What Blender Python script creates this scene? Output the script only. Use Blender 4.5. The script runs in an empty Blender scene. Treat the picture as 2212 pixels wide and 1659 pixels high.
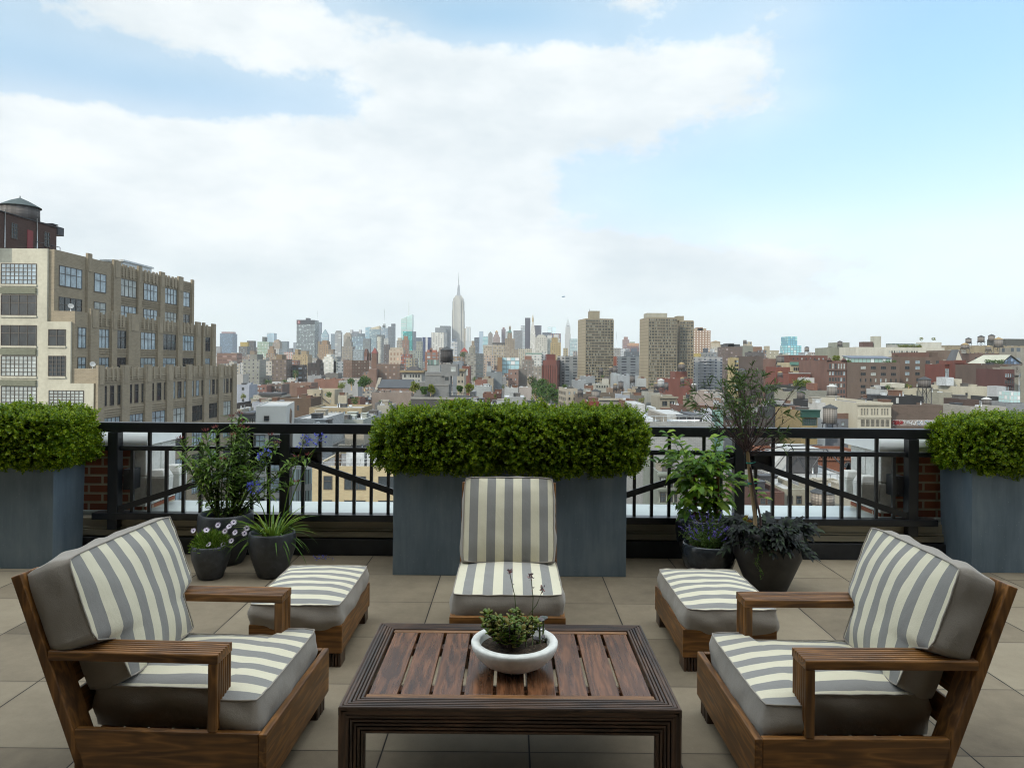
HAZE = 6e-5; EXPO = 0.5
import bpy, math, random
from mathutils import Vector, Matrix, noise as mnoise
R = math.radians
sc = bpy.context.scene
COL = sc.collection
rnd = random.Random(7)

# ---------------------------------------------------------------- camera numbers
H = 1.62                 # eye height above the deck
F = 1546.8               # focal length in units of a 2212 wide picture
CX, CY = 1106.0, 780.0
ROLL = R(0.5)
ZG = -46.0               # street level below the deck


def P(u, v, d):
    """survey point of the photograph at distance d -> metres"""
    dx, dy = u - CX, v - CY
    xr = dx * math.cos(ROLL) + dy * math.sin(ROLL)
    yd = -dx * math.sin(ROLL) + dy * math.cos(ROLL)
    return Vector((xr / F * d, d, H - yd / F * d))


# ---------------------------------------------------------------- mesh builder
class MB:
    def __init__(s):
        s.v, s.f, s.m, s.sm = [], [], [], []

    def face(s, idx, m=0, smooth=False):
        s.f.append(tuple(idx)); s.m.append(m); s.sm.append(smooth)

    def poly(s, pts, m=0, smooth=False):
        b = len(s.v)
        s.v.extend(tuple(p) for p in pts)
        s.face(range(b, b + len(pts)), m, smooth)

    def box(s, x0, x1, y0, y1, z0, z1, m=0, M=None):
        b = len(s.v)
        pts = [(x0, y0, z0), (x1, y0, z0), (x1, y1, z0), (x0, y1, z0), (x0, y0, z1), (x1, y0, z1), (x1, y1, z1), (x0, y1, z1)]
        if M is not None:
            pts = [tuple(M @ Vector(p)) for p in pts]
        s.v.extend(pts)
        for q in ((0, 3, 2, 1), (4, 5, 6, 7), (0, 1, 5, 4), (1, 2, 6, 5), (2, 3, 7, 6), (3, 0, 4, 7)):
            s.face([b + k for k in q], m)

    def prism(s, poly, z0, z1, mside=0, mtop=None, bottom=True):
        """plan polygon (counter clockwise) pulled up"""
        n = len(poly); b = len(s.v)
        z0s = z0 if isinstance(z0, (list, tuple)) else [z0] * n
        z1s = z1 if isinstance(z1, (list, tuple)) else [z1] * n
        s.v.extend((p[0], p[1], z0s[i]) for i, p in enumerate(poly))
        s.v.extend((p[0], p[1], z1s[i]) for i, p in enumerate(poly))
        for i in range(n):
            j = (i + 1) % n
            s.face((b + i, b + j, b + n + j, b + n + i), mside)
        s.face([b + n + i for i in range(n)], mside if mtop is None else mtop)
        if bottom:
            s.face([b + i for i in reversed(range(n))], mside)

    def frustum(s, cx, cy, z0, z1, a0, b0, a1, b1, m=0):
        b = len(s.v)
        for z, a, c in ((z0, a0, b0), (z1, a1, b1)):
            s.v.extend([(cx - a, cy - c, z), (cx + a, cy - c, z), (cx + a, cy + c, z), (cx - a, cy + c, z)])
        for q in ((0, 3, 2, 1), (4, 5, 6, 7), (0, 1, 5, 4), (1, 2, 6, 5), (2, 3, 7, 6), (3, 0, 4, 7)):
            s.face([b + k for k in q], m)

    def tube(s, pts, rad, n=6, m=0, smooth=True, cap=True):
        pts = [Vector(p) for p in pts]
        if not isinstance(rad, (list, tuple)):
            rad = [rad] * len(pts)
        b = len(s.v)
        for i, p in enumerate(pts):
            t = (pts[min(i + 1, len(pts) - 1)] - pts[max(i - 1, 0)])
            t = t.normalized() if t.length > 1e-9 else Vector((0, 0, 1))
            a = Vector((0, 0, 1)) if abs(t.z) < .9 else Vector((1, 0, 0))
            e1 = t.cross(a).normalized(); e2 = t.cross(e1)
            for k in range(n):
                w = 2 * math.pi * k / n
                s.v.append(tuple(p + (e1 * math.cos(w) + e2 * math.sin(w)) * rad[i]))
        for i in range(len(pts) - 1):
            for k in range(n):
                k2 = (k + 1) % n
                s.face((b + i * n + k, b + i * n + k2, b + (i + 1) * n + k2, b + (i + 1) * n + k), m, smooth)
        if cap:
            s.face([b + k for k in range(n)], m)
            e = b + (len(pts) - 1) * n
            s.face([e + k for k in reversed(range(n))], m)

    def lathe(s, prof, n=32, c=(0, 0, 0), m=0, smooth=True):
        """prof: (r, z) pairs; m an int or one per segment"""
        b = len(s.v)
        for r, z in prof:
            for k in range(n):
                w = 2 * math.pi * k / n
                s.v.append((c[0] + r * math.cos(w), c[1] + r * math.sin(w), c[2] + z))
        for i in range(len(prof) - 1):
            mm = m if isinstance(m, int) else m[i]
            for k in range(n):
                k2 = (k + 1) % n
                s.face((b + i * n + k, b + i * n + k2, b + (i + 1) * n + k2, b + (i + 1) * n + k), mm, smooth)

    def leaf(s, p, d, nrm, L, W, m=0, fold=.25, droop=0.0):
        d = d.normalized()
        side = d.cross(nrm)
        if side.length < 1e-5:
            side = d.cross(Vector((1, 0, .3)))
        side.normalize()
        up = side.cross(d)
        b = len(s.v)
        mid = p + d * L * .45
        tip = p + d * L - up * droop * L
        s.v.extend([tuple(p), tuple(mid + side * W * .5 + up * fold * W), tuple(tip), tuple(mid - side * W * .5 + up * fold * W)])
        s.face((b, b + 1, b + 2), m, True); s.face((b, b + 2, b + 3), m, True)

    def blade(s, pts, nrm, widths, m=0, fold=.2):
        """a leaf of several segments along pts"""
        b = len(s.v); n = len(pts)
        for i, p in enumerate(pts):
            t = (pts[min(i + 1, n - 1)] - pts[max(i - 1, 0)]).normalized()
            side = t.cross(nrm)
            if side.length < 1e-5: side = Vector((1, 0, 0))
            side.normalize(); up = side.cross(t)
            w = widths[i] * .5
            s.v.extend([tuple(p - side * w + up * fold * w), tuple(p), tuple(p + side * w + up * fold * w)])
        for i in range(n - 1):
            a = b + 3 * i
            s.face((a, a + 1, a + 4, a + 3), m, True); s.face((a + 1, a + 2, a + 5, a + 4), m, True)

    def mesh(s, name, mats):
        me = bpy.data.meshes.new(name)
        me.from_pydata(s.v, [], s.f)
        for mt in mats:
            me.materials.append(mt)
        me.polygons.foreach_set('material_index', s.m)
        me.polygons.foreach_set('use_smooth', s.sm)
        me.update()
        return me

    def build(s, name, mats, parent=None, loc=None, bevel=0.0, seg=2):
        if not isinstance(mats, (list, tuple)):
            mats = [mats]
        return link(name, s.mesh(name, mats), parent, loc, bevel, seg)


def link(name, me, parent=None, loc=None, bevel=0.0, seg=2):
    o = bpy.data.objects.new(name, me); COL.objects.link(o)
    if parent is not None: o.parent = parent
    if loc is not None: o.location = loc
    if bevel:
        md = o.modifiers.new('Bevel', 'BEVEL'); md.width = bevel; md.segments = seg; md.limit_method = 'ANGLE'; md.angle_limit = R(40)
    return o


def tag(o, label=None, cat=None, group=None, kind=None):
    if label: o['label'] = label
    if cat: o['category'] = cat
    if group: o['group'] = group
    if kind: o['kind'] = kind
    return o


def empty(name, loc, label, cat, group=None, rz=0.0):
    o = bpy.data.objects.new(name, None); COL.objects.link(o)
    o.location = loc; o.rotation_euler = (0, 0, rz); o.empty_display_size = .1
    return tag(o, label, cat, group)


def copy_tree(o, parent=None):
    c = o.copy(); COL.objects.link(c)
    if parent is not None: c.parent = parent
    for ch in list(o.children):
        copy_tree(ch, c)
    return c


# ---------------------------------------------------------------- materials
class NT:
    def __init__(s, name):
        s.mat = bpy.data.materials.new(name); s.mat.use_nodes = True
        s.t = s.mat.node_tree; s.b = s.t.nodes['Principled BSDF']

    def n(s, typ, **kw):
        nd = s.t.nodes.new(typ)
        for k, val in kw.items():
            if k in nd.inputs.keys() or k.replace('_', ' ') in nd.inputs.keys():
                key = k if k in nd.inputs.keys() else k.replace('_', ' ')
                s.set(nd.inputs[key], val)
            else:
                setattr(nd, k, val)
        return nd

    def set(s, sock, val):
        if hasattr(val, 'is_output'):
            s.t.links.new(val, sock)
        else:
            sock.default_value = val

    def math(s, op, a, b=None, c=None, clamp=False):
        nd = s.t.nodes.new('ShaderNodeMath'); nd.operation = op; nd.use_clamp = clamp
        s.set(nd.inputs[0], a)
        if b is not None: s.set(nd.inputs[1], b)
        if c is not None: s.set(nd.inputs[2], c)
        return nd.outputs[0]

    def mix(s, fac, a, b, typ='MIX'):
        nd = s.t.nodes.new('ShaderNodeMix'); nd.data_type = 'RGBA'; nd.blend_type = typ
        s.set(nd.inputs[0], fac); s.set(nd.inputs[6], rgba(a)); s.set(nd.inputs[7], rgba(b))
        return nd.outputs[2]

    def ramp(s, fac, stops):
        nd = s.t.nodes.new('ShaderNodeValToRGB'); s.set(nd.inputs[0], fac)
        el = nd.color_ramp.elements
        el[0].position, el[0].color = stops[0][0], rgba(stops[0][1])
        el[1].position, el[1].color = stops[-1][0], rgba(stops[-1][1])
        for p_, c_ in stops[1:-1]:
            e = el.new(p_); e.color = rgba(c_)
        return nd.outputs[0]

    def objco(s, scale=(1, 1, 1)):
        tc = s.t.nodes.new('ShaderNodeTexCoord')
        mp = s.t.nodes.new('ShaderNodeMapping'); mp.inputs['Scale'].default_value = scale
        s.t.links.new(tc.outputs['Object'], mp.inputs[0])
        return mp.outputs[0]

    def noise(s, vec, scale, detail=4, rough=.55):
        nd = s.t.nodes.new('ShaderNodeTexNoise')
        nd.inputs['Scale'].default_value = scale; nd.inputs['Detail'].default_value = detail; nd.inputs['Roughness'].default_value = rough
        if vec is not None: s.t.links.new(vec, nd.inputs['Vector'])
        return nd.outputs[0]

    def bump(s, h, strength=.3, dist=.01):
        nd = s.t.nodes.new('ShaderNodeBump'); nd.inputs['Strength'].default_value = strength; nd.inputs['Distance'].default_value = dist
        s.t.links.new(h, nd.inputs['Height']); s.t.links.new(nd.outputs[0], s.b.inputs['Normal'])

    def out(s, color=None, rough=.6, metal=0.0, spec=.5):
        if color is not None: s.set(s.b.inputs['Base Color'], rgba(color))
        s.set(s.b.inputs['Roughness'], rough); s.set(s.b.inputs['Metallic'], metal)
        s.b.inputs['Specular IOR Level'].default_value = spec
        return s.mat


def rgba(c):
    if hasattr(c, 'is_output') or isinstance(c, (int, float)): return c
    return (c[0], c[1], c[2], 1.0)


CITY_K, CITY_S = .40, 1.0


def tone(c):
    lum = c[0] * .3 + c[1] * .5 + c[2] * .2; g = lum * (1 - CITY_S)
    k = CITY_K * (.78 + .62 * lum)
    return tuple(min(.8, (x * CITY_S + g) * k) for x in c)


def dim(c, k): return tuple(x * k for x in c)


def m_plain(name, c, rough=.6, metal=0.0, var=.25, scale=3.0, spec=.5, bump=0.0, stretch=(1, 1, 1)):
    t = NT(name)
    nz = t.noise(t.objco(stretch), scale, 5)
    colr = t.ramp(nz, [(.3, dim(c, 1 - var)), (.7, dim(c, 1 + var))])
    if bump: t.bump(nz, bump, .01)
    return t.out(colr, rough, metal, spec)


def m_wood(name, axis, dark, light, rough=.42, seed=0.0):
    """grain runs along the given axis of the part"""
    t = NT(name)
    sca = [34, 34, 34]; sca[axis] = 1.6
    tc = t.n('ShaderNodeTexCoord')
    oi = t.n('ShaderNodeObjectInfo')
    off = t.n('ShaderNodeVectorMath', operation='ADD')
    t.t.links.new(tc.outputs['Object'], off.inputs[0])
    r3 = t.n('ShaderNodeCombineXYZ', X=t.math('MULTIPLY', oi.outputs['Random'], 7.0), Y=t.math('MULTIPLY', oi.outputs['Random'], 3.0), Z=seed)
    t.t.links.new(r3.outputs[0], off.inputs[1])
    mp = t.n('ShaderNodeMapping'); mp.inputs['Scale'].default_value = sca
    t.t.links.new(off.outputs[0], mp.inputs[0])
    warp = t.noise(off.outputs[0], 3.0, 2)
    nz = t.noise(mp.outputs[0], 1.0, 6, .65)
    s2 = [9, 9, 9]; s2[axis] = .9
    mp2 = t.n('ShaderNodeMapping'); mp2.inputs['Scale'].default_value = s2
    t.t.links.new(off.outputs[0], mp2.inputs[0])
    n2 = t.noise(mp2.outputs[0], 1.3, 3)
    rings = t.math('FRACT', t.math('MULTIPLY', t.math('ADD', n2, t.math('MULTIPLY', warp, .3)), 7.0))
    rings = t.math('POWER', t.math('ABSOLUTE', t.math('SUBTRACT', t.math('MULTIPLY', rings, 2.0), 1.0)), 2.0)
    f = t.math('ADD', t.math('MULTIPLY', nz, .65), t.math('MULTIPLY', rings, .3))
    colr = t.ramp(f, [(.2, dark), (.5, tuple((a + b) / 2 for a, b in zip(dark, light))), (.85, light)])
    colr = t.mix(t.math('MULTIPLY', t.math('SUBTRACT', t.noise(off.outputs[0], 4.5, 3), .35, clamp=True), .9), colr, dim(dark, .55))
    t.bump(nz, .25, .002)
    rg = t.math('MULTIPLY_ADD', nz, .25, rough - .1)
    return t.out(colr, rg, 0, .45)


def m_leaf(name, c1, c2, c3, rough=.45, trans=.25):
    """leaf colour differs from leaf to leaf"""
    t = NT(name)
    g = t.n('ShaderNodeNewGeometry')
    colr = t.ramp(g.outputs['Random Per Island'], [(0.0, c1), (.5, c2), (.95, c3)])
    t.out(colr, rough, 0, .25)
    tr = t.n('ShaderNodeBsdfTranslucent'); t.set(tr.inputs['Color'], t.mix(.5, colr, c3))
    mx = t.n('ShaderNodeMixShader'); mx.inputs[0].default_value = trans
    t.t.links.new(t.b.outputs[0], mx.inputs[1]); t.t.links.new(tr.outputs[0], mx.inputs[2])
    t.t.links.new(mx.outputs[0], t.t.nodes['Material Output'].inputs['Surface'])
    return t.mat


def tangent(t):
    """(along the wall, height) of a point, from the wall's own direction"""
    tc = t.n('ShaderNodeTexCoord'); g = t.n('ShaderNodeNewGeometry')
    sp = t.n('ShaderNodeSeparateXYZ', Vector=tc.outputs['Object']); sn = t.n('ShaderNodeSeparateXYZ', Vector=g.outputs['True Normal'])
    a = t.math('SUBTRACT', t.math('MULTIPLY', sp.outputs[1], sn.outputs[0]), t.math('MULTIPLY', sp.outputs[0], sn.outputs[1]))
    return a, sp.outputs[2], sn.outputs[2], tc.outputs['Object']


def m_brick(name, c1, c2, mortar, bw, bh, mw=.01, rough=.85, bump=.4):
    t = NT(name)
    a, z, nz, oc = tangent(t)
    v = t.n('ShaderNodeCombineXYZ', X=a, Y=z, Z=0.0)
    br = t.n('ShaderNodeTexBrick')
    t.t.links.new(v.outputs[0], br.inputs['Vector'])
    br.inputs['Scale'].default_value = 1.0
    br.inputs['Brick Width'].default_value = bw; br.inputs['Row Height'].default_value = bh
    br.inputs['Mortar Size'].default_value = mw; br.inputs['Mortar Smooth'].default_value = .2
    br.inputs['Color1'].default_value = rgba(c1); br.inputs['Color2'].default_value = rgba(c2); br.inputs['Mortar'].default_value = rgba(mortar)
    n_ = t.noise(oc, 1.1, 5)
    n2 = t.noise(oc, 60.0, 3)
    colr = t.mix(t.math('MULTIPLY', n_, .45), br.outputs['Color'], t.mix(.75, br.outputs['Color'], (0.02, 0.018, 0.015)))
    colr = t.mix(t.math('MULTIPLY', n2, .3), colr, dim(c1, .4))
    hgt = t.math('ADD', t.math('MULTIPLY', br.outputs['Fac'], -1.0), t.math('MULTIPLY', n2, .35))
    t.bump(hgt, bump, .008)
    return t.out(colr, rough)


_fac = {}


def m_facade(wall, glass=(.05, .06, .07), px=3.0, pz=3.4, fx=.5, fz=.55, rough=.8, grough=.15, blind=.25, stain=.3, metal=0.0, ox=0.0):
    """wall with a grid of windows, for buildings too far off to show more"""
    key = (wall, glass, px, pz, fx, fz, rough, blind, stain, ox)
    if key in _fac: return _fac[key]
    wall = tone(wall)
    t = NT('facade')
    a, z, nz, oc = tangent(t)
    ga = t.math('ADD', t.math('DIVIDE', a, px), 100.0 + ox); gz = t.math('ADD', t.math('DIVIDE', z, pz), 100.0)
    ia, iz = t.math('FLOOR', ga), t.math('FLOOR', gz)
    inx = t.math('LESS_THAN', t.math('ABSOLUTE', t.math('SUBTRACT', t.math('FRACT', ga), .5)), fx / 2)
    inz = t.math('LESS_THAN', t.math('ABSOLUTE', t.math('SUBTRACT', t.math('FRACT', gz), .5)), fz / 2)
    win = t.math('MULTIPLY', t.math('MULTIPLY', inx, inz), t.math('LESS_THAN', t.math('ABSOLUTE', nz), .5))
    cell = t.n('ShaderNodeCombineXYZ', X=ia, Y=iz, Z=0.0)
    wn = t.n('ShaderNodeTexWhiteNoise'); t.t.links.new(cell.outputs[0], wn.inputs['Vector'])
    gl = t.mix(t.math('GREATER_THAN', wn.outputs['Value'], 1 - blind), glass, tuple(min(.5, g * 2 + .045) for g in glass))
    n1 = t.noise(oc, .12, 4); n2 = t.noise(oc, 1.2, 3)
    wl = t.ramp(t.math('ADD', t.math('MULTIPLY', n1, .6), t.math('MULTIPLY', n2, .4)), [(.3, dim(wall, 1 - stain)), (.65, dim(wall, 1 + stain * .5))])
    t.out(t.mix(win, wl, gl), t.math('MULTIPLY_ADD', win, grough - rough, rough), metal, .5)
    _fac[key] = t.mat
    return t.mat


_pl = {}


def m_wall(c, rough=.85, stain=.28, scale=.25):
    key = (c, rough, stain)
    if key not in _pl:
        c = tone(c); t = NT('wall_paint')
        oc = t.objco((1, 1, .35))
        f = t.math('ADD', t.math('MULTIPLY', t.noise(oc, scale, 5), .6), t.math('MULTIPLY', t.noise(t.objco(), 2.5, 4), .4))
        _pl[key] = t.out(t.ramp(f, [(.32, dim(c, 1 - stain)), (.66, dim(c, 1 + stain * .5))]), rough)
    return _pl[key]


def m_bricky(c, stain=.3):
    """brick too far off to draw each course crisply: courses and blotches"""
    key = ('b', c, stain)
    if key not in _pl:
        c = tone(c); t = NT('brick_wall')
        a, z, nz, oc = tangent(t)
        v = t.n('ShaderNodeCombineXYZ', X=a, Y=z, Z=0.0)
        br = t.n('ShaderNodeTexBrick'); t.t.links.new(v.outputs[0], br.inputs['Vector'])
        br.inputs['Scale'].default_value = 1.0; br.inputs['Brick Width'].default_value = .8; br.inputs['Row Height'].default_value = .3
        br.inputs['Mortar Size'].default_value = .025
        br.inputs['Color1'].default_value = rgba(c); br.inputs['Color2'].default_value = rgba(dim(c, .72)); br.inputs['Mortar'].default_value = rgba(dim(c, 1.25))
        f = t.noise(oc, .22, 5)
        _pl[key] = t.out(t.mix(t.math('MULTIPLY', f, stain * 2.2), br.outputs['Color'], dim(c, .45)), .9)
    return _pl[key]


MAT = {}
MAT['rail'] = m_plain('black_paint', (.012, .014, .017), .32, 0, .3, 5)
MAT['zinc'] = None
# ================================================================ terrace
def mk_zinc():
    t = NT('zinc_sheet')
    v = t.objco((1, 1, .18))
    n1 = t.noise(v, 9, 6, .65); n2 = t.noise(t.objco(), 2.2, 5); n3 = t.noise(t.objco((1, 1, .02)), 60, 3)
    f = t.math('ADD', t.math('ADD', t.math('MULTIPLY', n1, .55), t.math('MULTIPLY', n2, .45)), t.math('MULTIPLY', n3, .09))
    colr = t.ramp(f, [(.27, (.08, .115, .15)), (.52, (.14, .187, .226)), (.75, (.225, .275, .305))])
    # spots and scuffs
    sp = t.n('ShaderNodeTexVoronoi', Vector=t.objco(), Scale=26.0)
    colr = t.mix(t.math('MULTIPLY', t.math('LESS_THAN', sp.outputs['Distance'], .1), .25), colr, (.4, .42, .42))
    t.bump(n1, .12, .004)
    return t.out(colr, t.math('MULTIPLY_ADD', n2, .3, .33), .35)


def mk_fabric(stripe):
    t = NT('striped_canvas' if stripe else 'taupe_canvas')
    tc = t.n('ShaderNodeTexCoord')
    sp = t.n('ShaderNodeSeparateXYZ', Vector=tc.outputs['Object'])
    wv = t.noise(t.objco((1, 1, 1)), 420, 2)
    blot = t.noise(t.objco(), 6, 4)
    if stripe:
        ph = t.math('FRACT', t.math('ADD', t.math('DIVIDE', sp.outputs[1], .1075), 100.25))
        isg = t.math('LESS_THAN', ph, .5)
        colr = t.mix(isg, (.76, .70, .52), (.275, .265, .245))
    else:
        colr = (.34, .30, .25)
    colr = t.mix(t.math('MULTIPLY', blot, .28), colr, t.mix(.5, colr, (.12, .11, .1)))
    colr = t.mix(t.math('MULTIPLY', wv, .16), colr, (.1, .1, .1))
    t.bump(t.math('ADD', t.math('MULTIPLY', wv, .2), t.math('MULTIPLY', t.noise(t.objco((1, 1.6, 1)), 11, 4), 1.0)), .55, .008)
    t.out(colr, .9, 0, .2)
    t.b.inputs['Sheen Weight'].default_value = .15
    return t.mat


def mk_deck():
    t = NT('concrete_pavers')
    tc = t.n('ShaderNodeTexCoord'); sp = t.n('ShaderNodeSeparateXYZ', Vector=tc.outputs['Object'])
    gx = t.math('ADD', t.math('DIVIDE', t.math('ADD', sp.outputs[0], .524), .61), 100.0)
    gy = t.math('ADD', t.math('DIVIDE', t.math('SUBTRACT', sp.outputs[1], 4.80), .61), 100.0)
    cell = t.n('ShaderNodeCombineXYZ', X=t.math('FLOOR', gx), Y=t.math('FLOOR', gy), Z=0.0)
    wn = t.n('ShaderNodeTexWhiteNoise'); t.t.links.new(cell.outputs[0], wn.inputs['Vector'])
    wob = t.math('MULTIPLY', t.math('SUBTRACT', t.noise(tc.outputs['Object'], 4, 3), .5), .006)
    ex = t.math('ABSOLUTE', t.math('SUBTRACT', t.math('FRACT', t.math('ADD', gx, .5)), .5))
    ey = t.math('ABSOLUTE', t.math('SUBTRACT', t.math('FRACT', t.math('ADD', gy, .5)), .5))
    e = t.math('ADD', t.math('MINIMUM', ex, t.math('MULTIPLY_ADD', ey, 1.3, .001)), wob)
    joint = t.math('SUBTRACT', 1.0, t.math('DIVIDE', t.math('SUBTRACT', e, .0035), .0035, clamp=True), clamp=True)
    n1 = t.noise(tc.outputs['Object'], 1.3, 5); n2 = t.noise(tc.outputs['Object'], 9, 5, .7); n3 = t.noise(tc.outputs['Object'], 220, 2)
    f = t.math('ADD', t.math('ADD', t.math('MULTIPLY', n1, .5), t.math('MULTIPLY', n2, .3)), t.math('MULTIPLY', wn.outputs['Value'], .32))
    colr = t.ramp(f, [(.28, (.112, .088, .058)), (.55, (.215, .172, .115)), (.85, (.31, .258, .178))])
    colr = t.mix(t.math('MULTIPLY', t.math('GREATER_THAN', n3, .66), .5), colr, (.12, .1, .08))
    colr = t.mix(t.math('MULTIPLY', t.math('LESS_THAN', n3, .3), .35), colr, (.36, .33, .27))
    st = t.math('SUBTRACT', 1.0, t.math('DIVIDE', e, .04), clamp=True)
    colr = t.mix(t.math('MULTIPLY', st, t.math('MULTIPLY', n2, .5)), colr, (.13, .1, .07))
    colr = t.mix(joint, colr, (.018, .015, .012))
    t.bump(t.math('ADD', t.math('MULTIPLY', joint, -3.0), t.math('MULTIPLY', n3, .3)), .4, .004)
    return t.out(colr, .82, 0, .35)


def mk_stone():
    t = NT('cast_stone')
    n1 = t.noise(t.objco(), 3, 6, .7); n2 = t.noise(t.objco(), 40, 3)
    colr = t.ramp(t.math('ADD', t.math('MULTIPLY', n1, .7), t.math('MULTIPLY', n2, .3)), [(.3, (.42, .41, .37)), (.6, (.68, .67, .62))])
    return t.out(colr, .85)


MAT['zinc'] = mk_zinc(); MAT['stripe'] = mk_fabric(True); MAT['taupe'] = mk_fabric(False)
MAT['deck'] = mk_deck(); MAT['stone'] = mk_stone()
WD, WL = (.065, .027, .007), (.40, .175, .042)
MAT['wx'] = m_wood('teak_grain_x', 0, WD, WL); MAT['wy'] = m_wood('teak_grain_y', 1, WD, WL, seed=3.1); MAT['wz'] = m_wood('teak_grain_z', 2, WD, WL, seed=5.7)
TD, TL = (.045, .019, .009), (.29, .12, .052)
MAT['tx'] = m_wood('table_grain_x', 0, TD, TL, .34); MAT['ty'] = m_wood('table_grain_y', 1, TD, TL, .25, 2.2); MAT['tz'] = m_wood('table_grain_z', 2, TD, TL, .34, 4.0)
ED, EL = (.022, .014, .010), (.15, .078, .042)
MAT['ex'] = m_wood('ribbed_grain_x', 0, ED, EL, .4); MAT['ey'] = m_wood('ribbed_grain_y', 1, ED, EL, .4, 2.2); MAT['ez'] = m_wood('ribbed_grain_z', 2, ED, EL, .4, 4.0)
MAT['edge'] = m_wood('light_strip', 0, (.12, .05, .015), (.34, .16, .055), .38, 8.0)
MAT['bowl'] = m_plain('pale_concrete', (.76, .75, .69), .7, 0, .12, 30, bump=.1)
MAT['soil'] = m_plain('soil', (.075, .05, .03), .95, 0, .75, 70, bump=.8)
MAT['coping'] = m_plain('white_coping', (.8, .81, .78), .45, 0, .08, 2)
MAT['parapet_brick'] = m_brick('red_brick', (.38, .115, .05), (.27, .08, .038), (.52, .46, .33), .232, .0765, .011)
MAT['flash'] = m_plain('beige_flashing', (.3, .27, .2), .5, .2, .25, 1.5, stretch=(1, 1, 6))
MAT['curb'] = m_plain('black_membrane', (.014, .015, .017), .55, 0, .4, 8)
MAT['ledge'] = m_plain('pale_ledge', (.42, .46, .44), .4, 0, .15, 1.2)
MAT['pot'] = None


def mk_pot(name, c, rough):
    t = NT(name)
    n1 = t.noise(t.objco(), 18, 5, .7)
    colr = t.ramp(n1, [(.35, dim(c, .6)), (.6, c), (.75, dim(c, 1.6))])
    return t.out(colr, t.math('MULTIPLY_ADD', n1, .25, rough - .1))


MAT['pot'] = mk_pot('charcoal_pot', (.05, .054, .06), .42)
MAT['potg'] = mk_pot('glazed_pot', (.03, .036, .042), .14)
MAT['potb'] = mk_pot('dark_brown_pot', (.03, .027, .024), .5)

# ---- the deck
mb = MB(); mb.box(-7.5, 7.5, -1.2, 6.0, -.25, 0.0); tag(mb.build('deck', MAT['deck']), kind='structure')
mb = MB(); mb.box(-7.5, 7.5, -1.2, 6.72, ZG, -.27); tag(mb.build('terrace_building', m_bricky((.22, .1, .06))), 'red brick building carrying the roof terrace', 'building')
# the tall house behind the terrace, its wall keeps the deck in shade
mb = MB(); mb.box(-9, 9, -2.39, 1.3, 3.0, 3.2); tag(mb.build('canopy', m_plain('added_shade_canopy', (.2, .18, .15))), kind='structure')  # overhang added out of view to darken the near floor
mb = MB(); mb.box(-24, 10, -14, -2.4, ZG, 16.5); tag(mb.build('wall', m_bricky((.25, .18, .12))), kind='structure')

# ---- parapet and curb round the deck edge
RY = 5.94
r = empty('deck_curb', (0, RY, 0), 'low black and beige metal curb under the railing', 'curb')
mb = MB(); mb.box(-3.7, 3.7, -.02, .12, 0, .135); mb.build('black_base', MAT['curb'], r, bevel=.006)
mb = MB(); mb.box(-3.7, 3.7, .03, .14, .137, .285)
mb.box(-3.7, 3.7, .005, .03, .145, .195); mb.box(-3.7, 3.7, .012, .03, .2, .214)
mb.build('flashing', MAT['flash'], r, bevel=.004)
mb = MB()
mb.prism([(-3.75, RY + .15), (3.75, RY + .15), (3.75, RY + .73), (-3.75, RY + .73)], [.2] * 4, [.318, .318, .3, .3])
tag(mb.build('ledge', MAT['ledge'], bevel=.01), 'pale smooth ledge just outside the black railing', 'ledge')

for sgn, xi, lab in ((-1, -3.12, 'brick parapet with white coping where the railing starts, beside the loft building'),
                     (1, 3.155, 'brick parapet with white coping where the railing ends, before the graffiti roofs')):
    r = empty('parapet', (xi + sgn * 2, 6.13, 0), lab, 'parapet', 'brick parapets at the ends of the railing')
    ex = -sgn * 2.0                                         # inner end, local
    qx0, qx1 = sorted((ex, ex + sgn * .11))
    bx0, bx1 = sorted((ex + sgn * .112, sgn * 3.0))
    mb = MB(); mb.box(bx0, bx1, 0, .52, -.3, .875); mb.box(qx0, qx1, .003, .52, -.3, .345); mb.build('brickwork', MAT['parapet_brick'], r)
    mb = MB(); z = .348
    for k in range(2):
        mb.box(qx0 + .003 * k, qx1, -.012, .25, z, z + .255); mb.box(qx0 + .003 * k, qx1, .256, .53, z, z + .255); z += .261
    mb.build('quoin', MAT['stone'], r, bevel=.008)
    mb = MB()
    cx = ex - sgn * .085
    for y_ in (.06, .33):
        mb = MB(); mb.frustum(cx, y_, .43, .60, .075, .07, .082, .082); mb.frustum(cx, y_, .6, .66, .082, .082, .055, .055)
        mb.build('stone_block', MAT['stone'], r, bevel=.008)
    # rounded coping: a profile pulled along x
    prof = [(-.06, .0), (-.06, .045), (-.045, .085), (-.01, .125), (.05, .15), (.26, .16), (.48, .15), (.55, .115), (.58, .06), (.58, 0)]
    mb = MB(); xa, xb = sorted((ex - sgn * .035, sgn * 3.0)); n_ = len(prof)
    b0 = len(mb.v)
    for x_ in (xa, xb):
        mb.v.extend((x_, p_[0], .877 + p_[1]) for p_ in prof)
    for i in range(n_):
        j = (i + 1) % n_
        mb.face((b0 + i, b0 + j, b0 + n_ + j, b0 + n_ + i), 0, i < n_ - 1)
    mb.face([b0 + i for i in range(n_)]); mb.face([b0 + n_ + i for i in reversed(range(n_))])
    mb.build('coping', MAT['coping'], r)
    mb = MB(); mb.box(bx0, bx1, -.05, -.002, .0, .13); mb.box(bx0, bx1, -.035, -.002, .133, .27); mb.build('flashing', MAT['flash'], r, bevel=.004)

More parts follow.
